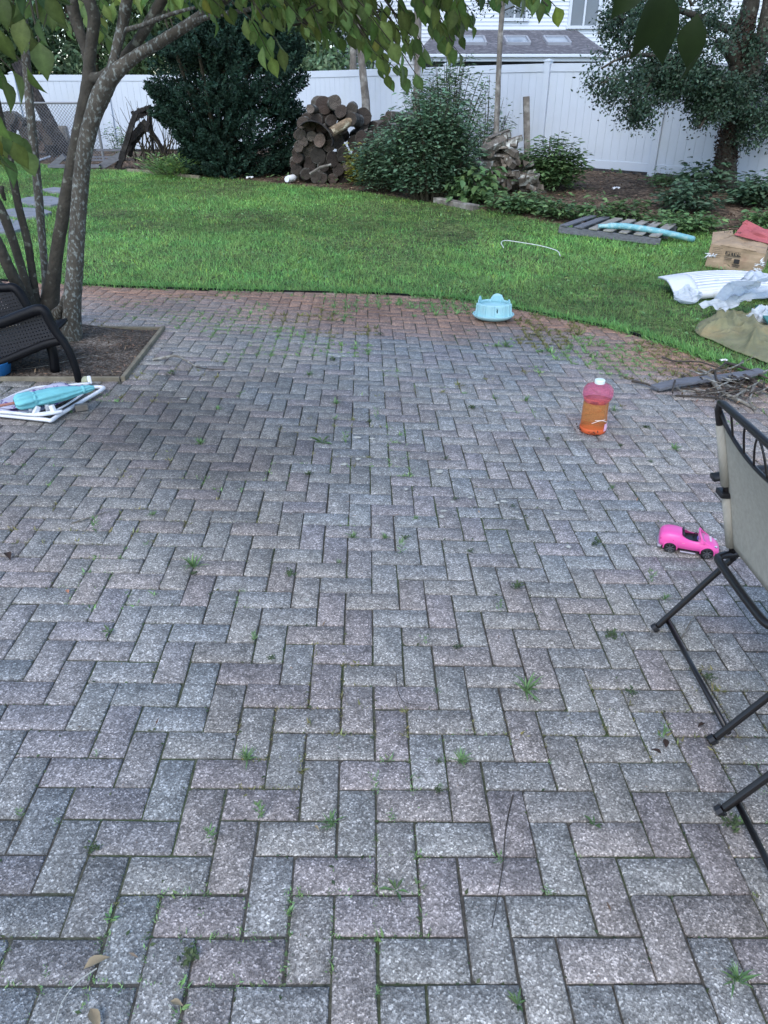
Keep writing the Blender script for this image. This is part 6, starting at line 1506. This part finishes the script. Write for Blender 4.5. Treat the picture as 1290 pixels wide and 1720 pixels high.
crumple('plastic_sheet', 'clear plastic wrap draped over the white lounger back', 'plastic sheet', strip([(1218, 510, .1), (1240, 490, .24), (1262, 476, .34), (1290, 472, .34)], .30, .07, 52), M['poly'], 40, 26, .001, loc=G(1218, 512))
def bag(px, py, w_, h_, seed, label):
    c = G(px, py)
    def fn(u, v):
        a = 2 * math.pi * u; b = math.pi * v; rr = .8 + .5 * noisy(math.cos(a) * 2.4 + 5, math.sin(a) * 2.4 + v * 4, 1, seed) + .25 * ridged(u * 9 + v * 3, v * 7, 1, seed + 1) ** 2
        return (c.x + math.cos(a) * math.sin(b) * w_ * rr, c.y + math.sin(a) * math.sin(b) * w_ * .8 * rr, c.z + (1 - math.cos(b)) * h_ * .5 * rr)
    crumple('plastic_bag', label, 'plastic bag', fn, M['poly'], 36, 22, .001, loc=c, smooth=False)
bag(1153, 510, .14, .15, 61, 'crumpled white plastic bag on the grass before the white lounger back')
bag(1176, 494, .13, .10, 63, 'flat crumpled plastic bag tucked under the white lounger back')
bag(1278, 548, .14, .16, 65, 'crumpled clear plastic and white netting on the olive canvas at the picture edge')
m = MB(); m.beam(G(1277, 515, .12), G(1300, 545, .1), .09, .02); tag(m.build('teal_board', pm('dark_teal', (.03, .16, .15), .5), loc=G(1277, 515), bevel=.004), 'dark teal plastic strip on the olive canvas at the picture edge', 'board')

# ================================================================== STICKS AND PLANK
p0 = G(1100, 652, .03); p1 = G(1280, 622, .07); m = MB()
for i in range(6): m.beam(p0.lerp(p1, i / 6) + Vector((0, 0, .012 * math.sin(i))), p0.lerp(p1, (i + 1) / 6) + Vector((0, 0, .012 * math.sin(i + 1))), .088 + .008 * math.sin(i * 2), .018)
tag(m.build('grey_plank', M['grey_board'], loc=p0), 'weathered grey plank lying on the twig pile at the patio edge', 'plank')
def stick(label, pts, r, mat='stickw', group=None, jit=.12, name='stick'):
    q = [tuple(G(a, b, h)) for a, b, h in pts]; S_ = spline(q, 5); m = MB(); m.tube(S_, list(np.linspace(r, r * .45, len(S_))), 7, jit=jit); return tag(m.build(name, M[mat], loc=q[0]), label, 'stick', group)
M['stickw'] = pm('stick_bark', (.16, .145, .12), .9, .4, 25, bump=.5, bscale=80, col2=(.30, .30, .27), c2s=30); M['stickd'] = pm('dark_stick', (.06, .05, .042), .9, .4, 25, bump=.5, bscale=80)
stick('thick pale crooked branch running down the right side of the twig pile', [(1190, 632, .05), (1205, 650, .04), (1222, 664, .03), (1248, 676, .02), (1270, 688, .015)], .018)
stick('forked light stick end sticking out toward the sling chair', [(1268, 646, .05), (1262, 660, .04), (1260, 676, .02), (1268, 692, .012)], .010)
stick('long dark stick along the top of the twig pile', [(1112, 600, .02), (1135, 607, .02), (1175, 608, .03), (1200, 616, .03), (1225, 622, .03)], .008, 'stickd')
stick('dark curved branch above the grey plank at the picture edge', [(1218, 609, .04), (1245, 617, .06), (1272, 628, .06), (1300, 640, .04)], .012, 'stickd')
stick('dark bark strip poking out left of the grey plank', [(1062, 640, .01), (1082, 644, .02), (1097, 650, .02), (1104, 655, .01)], .009, 'stickd')
stick('thick dark stick at the right end of the twig pile', [(1250, 632, .05), (1272, 645, .05), (1300, 662, .03)], .02, 'stickd')
stick('thin stick lying low along the lower edge of the twig pile', [(1135, 665, .01), (1165, 666, .015), (1195, 668, .01), (1215, 671, .01)], .008, 'stickd')
stick('green-grey twig below the grey plank', [(1130, 650, .01), (1150, 656, .01), (1175, 658, .02), (1200, 660, .01)], .006)
stick('thin pale twig pointing up over the lawn edge', [(1238, 614, .02), (1256, 604, .05), (1274, 596, .08)], .004)
for k in range(70):
    px = rng.normal(1215, 34); py = rng.normal(642, 13); a = rng.uniform(0, math.pi); L = rng.uniform(8, 34)
    py = max(612, min(680, py)); h = rng.uniform(.005, .06)
    stick('thin dry twig in the loose pile around the grey plank', [(px - math.cos(a) * L, py - math.sin(a) * L * .35, h), (px + rng.normal() * 3, py + rng.normal() * 2, h + .02), (px + math.cos(a) * L, py + math.sin(a) * L * .35, rng.uniform(.004, .05))], rng.uniform(.0035, .009), 'stickw' if rng.random() < .6 else 'stickd', 'dry twigs piled at the patio edge', name='twig')
n = 1500; px = rng.normal(1215, 42, n); py = rng.normal(646, 14, n)
P = np.array([tuple(G(a, max(b, 612), rng.uniform(.002, .02))) for a, b in zip(px[:600], py[:600])]); n = len(P)
D = rdir(n); D[:, 2] *= .3; tag(foliage('debris_litter', P, D, np.tile([0, 0, 1.], (n, 1)) + rdir(n) * .4, rng.uniform(.012, .05, n), T_NAR, M['chip'], rtones(n, .3, 1.3)), 'dark leaf and bark bits under the twig pile', 'litter', kind='stuff')
M['orange_leaf'] = tonemat('orange_leaf', (.42, .19, .11), .8, .2, 30); M['tan_leaf'] = tonemat('tan_leaf', (.30, .24, .15), .8, .15, 30)
for k, (px, py, s, lab, mt) in enumerate([(1232, 650, .07, 'curled orange-brown leaf in the twig pile, farthest left of the dead leaves there', 'orange_leaf'), (1243, 655, .06, 'pale orange dead leaf in the middle of the twig pile', 'orange_leaf'), (1250, 660, .055, 'small orange dead leaf at the lower right of the twig pile', 'orange_leaf'),
      (163, 1617, .055, 'long tan fallen leaf on the bricks at the lower left', 'tan_leaf'), (160, 1712, .05, 'tan fallen leaf at the very bottom left edge', 'tan_leaf'), (113, 993, .03, 'small curled brown leaf on the bricks at left', 'orange_leaf'), (14, 934, .06, 'flat reddish-brown leaf on the bricks at the left edge', 'dead_leaf'),
      (1118, 1248, .04, 'dark brown curled leaf on the bricks beside the dry sprout', 'dead_leaf'), (1102, 1262, .035, 'brown leaf scrap below the dark curled leaf', 'dead_leaf'), (297, 1685, .03, 'small pale leaf scrap on the bricks near the bottom', 'tan_leaf'), (532, 1391, .018, 'tiny pale leaf beside the bright weed', 'tan_leaf'), (1178, 1218, .03, 'brown leaf curled under the chair floor bar', 'dead_leaf')]):
    c = G(px, py, .006); a = rng.uniform(0, 6.28) if px != 163 else .55
    o = foliage('fallen_leaf', [tuple(c - Vector((math.cos(a), math.sin(a), 0)) * s / 2)], [(math.cos(a), math.sin(a), .12)], [(0, .2, 1)], [s], T_leaf(.22, .16, .2), M[mt], np.ones((1, 3)) * rng.uniform(.8, 1.2), loc=c, smooth=True); tag(o, lab, 'leaf')
stick('crooked bare branch lying on the bricks right of the timber edging', [(257, 604, .005), (275, 601, .02), (290, 598, .035), (303, 600, .04), (316, 608, .02), (330, 616, .01)], .010, 'stickw')
stick('thin dark twig continuing right from the crooked branch', [(328, 616, .008), (352, 620, .008), (378, 620, .005)], .004, 'stickd')
stick('long thin curved straw on the bricks at the lower left', [(163, 1620, .006), (130, 1650, .01), (105, 1690, .008), (92, 1740, .006)], .0017, 'pale')  if False else None
M['pale'] = pm('straw', (.40, .40, .36), .8, .1)
stick('long thin curved pale straw on the bricks at the lower left', [(163, 1628, .006), (128, 1652, .012), (102, 1692, .01), (88, 1745, .006)], .0016, 'pale', jit=0)
stick('long thin dark twig on the bricks at lower right centre', [(862, 1335, .005), (850, 1390, .012), (845, 1450, .01), (836, 1505, .008), (826, 1560, .006)], .0022, 'stickd')
stick('thin bent twig on the bricks in the centre', [(665, 1128, .004), (668, 1160, .008), (680, 1180, .008), (715, 1186, .004)], .0016, 'stickd')
stick('curved pale twig on the bricks between the chair legs', [(1145, 1072, .004), (1162, 1042, .012), (1178, 1032, .01), (1196, 1026, .006)], .003, 'stickw')
stick('pale twig on the bricks left of centre', [(120, 880, .004), (150, 870, .012), (185, 858, .006)], .004, 'stickw')
# litter objects
c = G(484, 307); t = thing('white_bottle', 'white plastic bottle lying on the mulch before the evergreen', 'bottle', c)
m = MB(); m.lathe(c + Vector((0, 0, .06)), [(.02, 0), (.055, .0), (.06, .02), (.06, .13), (.045, .16), (.03, .17), (.03, .2)], 16, up=(.7, .7, .1)); m.build('body', M['whitep'], t, smooth=True)
m = MB(); m.lathe(c + Vector((-.01, -.03, .06)), [(.052, 0), (.052, .012), (.02, .013)], 16, up=(-.5, -.8, .1)); m.build('cap', M['white_plastic'], t)
for px, py, lab in ((420, 300, 'crumpled white scrap on the mulch left of the white bottle'), (1152, 342, 'white round lid among dark leaves by the ivy-clad tree'), (1034, 318, 'white paper scrap on the mulch before the fence'), (1215, 606, 'white plastic scrap at the top of the twig pile')):
    c = G(px, py, .03); m = MB(); m.grid(lambda u, v: (c.x + (u - .5) * (.12 if c.y > 8 else .05), c.y + (v - .5) * (.10 if c.y > 8 else .03), c.z + (.04 if c.y > 8 else .01) * ridged(u * 4, v * 4, 1, 70)), 8, 6); tag(m.build('scrap', M['whitep'], loc=c, solid=.004), lab, 'litter')
# pale cord on the lawn
pts = [tuple(G(a, b, .05)) for a, b in ((846, 416), (842, 408), (850, 404), (880, 408), (908, 413), (935, 421), (941, 430))]
m = MB(); m.tube(spline(pts, 6), .0045, 6); tag(m.build('cord', M['whitep'], loc=pts[0]), 'thin white cord lying in a curve on the lawn', 'cord')

T_WISP = (np.array([(0, -.02, 0), (0, .02, 0), (.4, -.045, .10), (.4, .045, .10), (.75, -.03, .06), (.75, .03, .06), (1, 0, -.08)]), [(0, 1, 3, 2), (2, 3, 5, 4), (4, 5, 6)])
T_ROS = (np.array([(0, 0, 0), (.6, -.10, .10), (1, 0, -.05), (.6, .10, .10)]), [(0, 2, 1), (0, 3, 2)])
# ================================================================== WEEDS IN THE JOINTS
def weed(px, py, w_px, kind, label):
    c = G(px, py); s = pxm(c, w_px) ; P, D, L = [], [], []
    if kind == 'grass':
        n = 30; a = rng.uniform(0, 6.28, n)
        for k in range(n): P.append((c.x + rng.normal() * .004, c.y + rng.normal() * .004, c.z - .004)); D.append((math.cos(a[k]), math.sin(a[k]), rng.uniform(.15, 1.8))); L.append(s * rng.uniform(.35, .8))
        T = T_WISP
    elif kind == 'tall':
        n = 22
        for k in range(n): P.append((c.x + rng.normal() * .004, c.y + rng.normal() * .004, c.z + s * 1.1 * k / n)); a = rng.uniform(0, 6.28); D.append((math.cos(a), math.sin(a), rng.uniform(.5, 1.2))); L.append(s * rng.uniform(.3, .55))
        T = T_NAR
    elif kind == 'rosette':
        n = 10
        for k in range(n): a = k * 2.4; P.append((c.x, c.y, c.z + .002)); a += rng.normal() * .5; D.append((math.cos(a), math.sin(a), rng.uniform(.1, .9))); L.append(s * rng.uniform(.2, .75))
        T = T_ROS
    else:
        n = 40
        for k in range(n): a = rng.uniform(0, 6.28); P.append((c.x + rng.normal() * s * .18, c.y + rng.normal() * s * .18, c.z + rng.uniform(0, s * .2))); D.append((math.cos(a), math.sin(a), rng.uniform(0, .9))); L.append(s * rng.uniform(.12, .3))
        T = T_SM
    o = foliage('weed', P, D, np.tile([0, 0, 1.], (len(P), 1)) + rdir(len(P)) * .2, L, T, M['weed_dk' if kind == 'moss' else 'weed'], rtones(len(P), .7, 1.3, .1) * (1.0 if kind != 'rosette' else .75), loc=c)
    tag(o, label, 'weed', 'weeds growing in the paver joints')
M['weed_dk'] = tonemat('dark_weed', (.06, .09, .04), .8, .2, 20)
WE = [(884, 1160, 52, 'grass', 'broad-leaved green weed tuft, largest on the bricks right of centre'), (556, 1385, 40, 'grass', 'bright green weed tuft beside the tiny pale leaf near bottom centre'), (415, 1275, 36, 'grass', 'green weed in the bricks left of centre, in line above the long grass blades'),
      (1000, 915, 30, 'moss', 'leafy weed in the joint left of the pink toy car'), (325, 952, 38, 'grass', 'spiky weed tuft on the bricks at left, level with the toy car'), (487, 965, 24, 'moss', 'small weed right of the spiky tuft'), (674, 930, 26, 'tall', 'tall thin weed upright in the centre of the patio'),
      (183, 1062, 32, 'rosette', 'dark weed in the bricks near the left edge'), (775, 1280, 34, 'grass', 'flat weed on the bricks right of the pale round weed'), (738, 1280, 14, 'moss', 'tiny round weed just left of the flat weed'), (736, 1328, 18, 'moss', 'small dark moss clump under the flat weed'),
      (665, 1497, 46, 'rosette', 'dark flat rosette weed near the bottom centre'), (998, 1388, 40, 'rosette', 'dark drooping weed on the bricks at lower right'), (1238, 1648, 56, 'grass', 'green weed tuft in the bottom right corner'), (437, 1375, 34, 'tall', 'long thin grass blades standing near the bright green tuft'),
      (355, 1410, 26, 'tall', 'thin blade sprout on the bricks at lower left centre'), (158, 1428, 30, 'moss', 'mossy weed with thin straw at the lower left'), (1190, 1140, 24, 'moss', 'pale feathery weed between the chair legs'), (1112, 1240, 26, 'tall', 'dry green sprout beside the dark curled leaf'),
      (868, 1690, 40, 'rosette', 'two-leaved seedling at the bottom edge right of centre'), (318, 1612, 44, 'moss', 'brown-green dead tuft in the joint at the bottom left'), (163, 895, 24, 'tall', 'thin weed in the bricks at left above the dark weed'), (257, 865, 18, 'grass', 'little bright weed left of centre above the spiky tuft'),
      (633, 706, 18, 'tall', 'short dark weed in the middle distance of the patio'), (581, 745, 20, 'tall', 'short green weed beside the flat brown weed'), (541, 745, 36, 'rosette', 'flat brownish weed in the middle distance'), (869, 987, 26, 'moss', 'moss patch along a joint right of centre'), (455, 1107, 16, 'moss', 'tiny green weed between two bricks left of centre'),
      (1117, 1005, 18, 'grass', 'small weed below the pink toy car'), (792, 687, 20, 'moss', 'leafy weed left of the orange jug in the distance'), (1028, 1068, 30, 'moss', 'mossy joint left of the chair floor bar'), (1060, 1165, 24, 'moss', 'flat moss tuft left of the near chair foot'), (770, 1088, 18, 'moss', 'brown moss speck in the centre right'),
      (1228, 1385, 40, 'moss', 'dry weed tuft under the foot of the second chair'), (248, 916, 12, 'grass', 'tiny weed between the little bright weed and the spiky tuft'), (1032, 690, 18, 'grass', 'weed tuft just right of the orange jug'), (1133, 755, 22, 'grass', 'green weed in the joint above the toy car'), (22, 760, 12, 'moss', 'moss speck near the left edge below the folded chair'),
      (465, 428, 0, '', '')]
for w_ in WE[:-1]: weed(*w_)
for k in range(46):
    px = rng.uniform(30, 1180) if k % 2 else rng.uniform(560, 1150); py = rng.uniform(560, 960) if k % 3 else rng.uniform(960, 1680)
    c = G(px, py); dx, dy = c.x - O.x, c.y - O.y; i_ = (dx * ca_ + dy * sa_) / .1; j_ = (-dx * sa_ + dy * ca_) / .1
    if rng.random() < .5: i_ = round(i_)
    else: j_ = round(j_)
    cx, cy = cell(i_, j_)
    if not inpoly(np.array([cx]), np.array([cy]), POLY)[0] or inpoly(np.array([cx]), np.array([cy]), PIT)[0]: continue
    dd = ray(645, 860); q_ = Vector((cx, cy, gzf(cx, cy))); zc = depth(q_); px2 = 645 + F * cx / zc; py2 = 860 - F * ((q_.z - H) * math.cos(TH) + cy * math.sin(TH)) / zc
    weed(px2, py2, rng.uniform(9, 22), ('tall', 'grass', 'moss')[k % 3], 'one of many small thin green sprouts scattered along the paver joints')
# pale rosette weed in lawn
# tiny sprouts and moss in the joints: nobody could count them
def joint_growth():
    pts = []
    for i in range(-60, 60):
        for j in range(-12, 82):
            for k in range(7):
                if rng.random() < .5: x, y = cell(i + rng.random(), j)
                else: x, y = cell(i, j + rng.random())
                pts.append((x, y))
    a = np.array(pts); x, y = a[:, 0], a[:, 1]
    dist = np.array([0]); 
    k = inpoly(x, y, POLY) & ~inpoly(x, y, PIT) & (np.abs(x) < .62 * y + 1.0) & (y > .6); x, y = x[k], y[k]
    right = sst(x + .15 * y, -1.8, 2.0); far = sst(y, 3, 6.5)
    dens = vnoise(x, y, 1.3, 81) * .6 + vnoise(x, y, 5, 82) * .5 + .10 * right * far
    k = dens > .66 + .0 * x; x, y, r_, fr = x[k], y[k], right[k], far[k]
    n = len(x); per = 7; X = np.repeat(x, per) + rng.normal(size=n * per) * .006; Y = np.repeat(y, per) + rng.normal(size=n * per) * .006
    P = np.stack([X, Y, gz(X, Y) - .006], 1); D = rdir(n * per); D[:, 2] = rng.uniform(.2, 1.4, n * per)
    L = rng.uniform(.006, .020, n * per) * np.repeat(.7 + 1.0 * r_ * fr, per); big = np.repeat(rng.random(n) < .08, per); L[big] *= 2.2
    tn = rtones(n * per, .8, 1.9, .15); br = np.repeat(vnoise(x, y, 2, 85) < .45, per); tn[br] *= (1.1, .65, .7)
    tag(foliage('joint_sprouts', P, D, rdir(n * per), L, T_NAR, M['weed'], tn), 'tiny grass sprouts and moss along the paver joints', 'weeds', kind='stuff'); print('sprouts', n)
    # moss / dirt crumbs filling joints
    n = 26000; i = rng.integers(-60, 60, n); j = rng.integers(-12, 82, n); u = rng.random(n); h = rng.random(n) < .5
    cx = np.where(h, i + u, i) * .1; cy = np.where(h, j, j + u) * .1; x = O.x + cx * ca_ - cy * sa_ + rng.normal(size=n) * .0016; y = O.y + cx * sa_ + cy * ca_ + rng.normal(size=n) * .0016
    k = inpoly(x, y, POLY) & ~inpoly(x, y, PIT) & (y > .6) & (np.abs(x) < .62 * y + 1) & (vnoise(x, y, 1.7, 91) + .4 * vnoise(x, y, 9, 92) > .62); x, y = x[k], y[k]; n = len(x)
    P = np.stack([x, y, gz(x, y) - .003], 1); D = rdir(n); D[:, 2] *= .3; tag(foliage('joint_moss', P, D, np.tile([0, 0, 1.], (n, 1)) + rdir(n) * .4, rng.uniform(.006, .016, n), T_SM, M['weed_dk'], rtones(n, .5, 1.3, .2)), 'moss and dirt crumbs in the paver joints', 'moss', kind='stuff')
joint_growth()
def fringe():
    """grass spilling over the patio edge"""
    n = 9000; i = rng.integers(0, len(ES) - 1, n); u = rng.random(n)[:, None]; p = ES[i] * (1 - u) + ES[i + 1] * u; t = ES[i + 1] - ES[i]; t /= np.linalg.norm(t, axis=1, keepdims=True); nn_ = np.stack([-t[:, 1], t[:, 0]], 1)
    off = rng.uniform(-.03, .14, n) - .05 * (rng.random(n) < .15); q = p + nn_ * off[:, None]; k = (np.abs(q[:, 0]) < .65 * q[:, 1] + 1) & (vnoise(q[:, 0], q[:, 1], 4, 95) > .22); q = q[k]; nn_ = nn_[k]; n = len(q)
    P = np.stack([q[:, 0], q[:, 1], gz(q[:, 0], q[:, 1]) + .0], 1); D = np.stack([-nn_[:, 0] * .6, -nn_[:, 1] * .6, rng.uniform(.3, 1.4, n)], 1) + rdir(n) * .6
    tag(foliage('edge_grass', P, D, rdir(n), rng.uniform(.03, .08, n), T_BLADE, M['grass'], rtones(n, .7, 1.7, .15), W=rng.uniform(.004, .009, n)), 'longer grass spilling over the brick edge', 'grass', kind='stuff')
    # weedy broad leaves and seed tufts in the lawn
    n = 9000; x = rng.uniform(-11, 10, n); y = rng.uniform(6, 18, n); k = inpoly(x, y, LAWN) & (vnoise(x, y, 1.6, 97) > .5) & (np.abs(x) < .62 * y + 1); x, y = x[k], y[k]; n = len(x)
    D = rdir(n); D[:, 2] = rng.uniform(.1, .9, n); P = np.stack([x, y, gz(x, y) + rng.uniform(.01, .05, n)], 1)
    tag(foliage('lawn_weeds', P, D, np.tile([0, 0, 1.], (n, 1)) + rdir(n) * .4, rng.uniform(.02, .05, n), T_MED, M['weed'], rtones(n, .8, 1.7, .12, .05)), 'broad-leaved weeds and clover through the lawn', 'weeds', kind='stuff')
fringe()
# pale lichen / lime spots on the bricks
m = MB()
for (px, py, r) in [(600, 735, 7), (625, 737, 6), (577, 780, 7), (601, 771, 6), (738, 792, 8), (745, 858, 6), (742, 868, 5), (682, 822, 4), (760, 843, 4), (846, 842, 7), (835, 845, 5), (790, 836, 5), (868, 860, 4), (935, 862, 6), (919, 845, 4), (810, 836, 5), (308, 670, 7), (955, 918, 6), (840, 916, 5), (900, 800, 3), (705, 770, 3), (1010, 930, 4), (980, 700, 3), (460, 725, 4), (633, 883, 4), (515, 1008, 4), (520, 820, 3)]:
    c = G(px, py, .004); R_ = pxm(c, r); n = 14; sq = rng.uniform(.6, 1)
    m.add([c] + [c + Vector((math.cos(2 * math.pi * j / n) * R_ * rng.uniform(.55, 1.1), math.sin(2 * math.pi * j / n) * R_ * sq * rng.uniform(.55, 1.1), 0)) for j in range(n)], [(0, 1 + j, 1 + (j + 1) % n) for j in range(n)])
o = m.build('pale_stains', pm('lime_stain', (.42, .42, .37), .9, .3, 60), loc=G(700, 800)); o['kind'] = 'stuff'; o['label'] = 'pale lichen spots on the bricks in the middle'; o['category'] = 'stain'
# grit and crumbs on the paving
n = 5200; x = rng.uniform(-3.5, 3.2, n); y = rng.uniform(.7, 6.6, n); k = inpoly(x, y, POLY) & ~inpoly(x, y, PIT) & (vnoise(x, y, 2.2, 99) > .35); x, y = x[k], y[k]; n = len(x)
D = rdir(n); D[:, 2] *= .2; tt = rtones(n, .4, 1.6, .1); w_ = rng.random(n) < .25; tt[w_] *= 2.2
L_ = rng.uniform(.003, .008, n); bg_ = rng.random(n) < .05; L_[bg_] *= 3.5
tag(foliage('grit', np.stack([x, y, gz(x, y) + .0045], 1), D, np.tile([0, 0, 1.], (n, 1)) + rdir(n) * .2, L_, T_NAR, M['chip'], tt), 'fine grit, seed husks and straw bits on the bricks', 'grit', kind='stuff')
# pit litter
n = 2600; u = rng.random(n); v = rng.random(n); P = np.array([pitpt(a, b) for a, b in zip(u, v)]); P[:, 2] += .004; D = rdir(n); D[:, 2] *= .3
tag(foliage('soil_litter', P, D, np.tile([0, 0, 1.], (n, 1)) + rdir(n) * .4, rng.uniform(.01, .04, n), T_NAR, M['chip'], rtones(n, .3, 1.5, .1)), 'bark bits and dry leaves on the soil round the tree', 'litter', kind='stuff')
stick('thin dry twig across the soil bed under the tree', [(30, 622, .01), (80, 614, .02), (125, 604, .015), (160, 598, .012), (178, 603, .01)], .004, 'stickw')
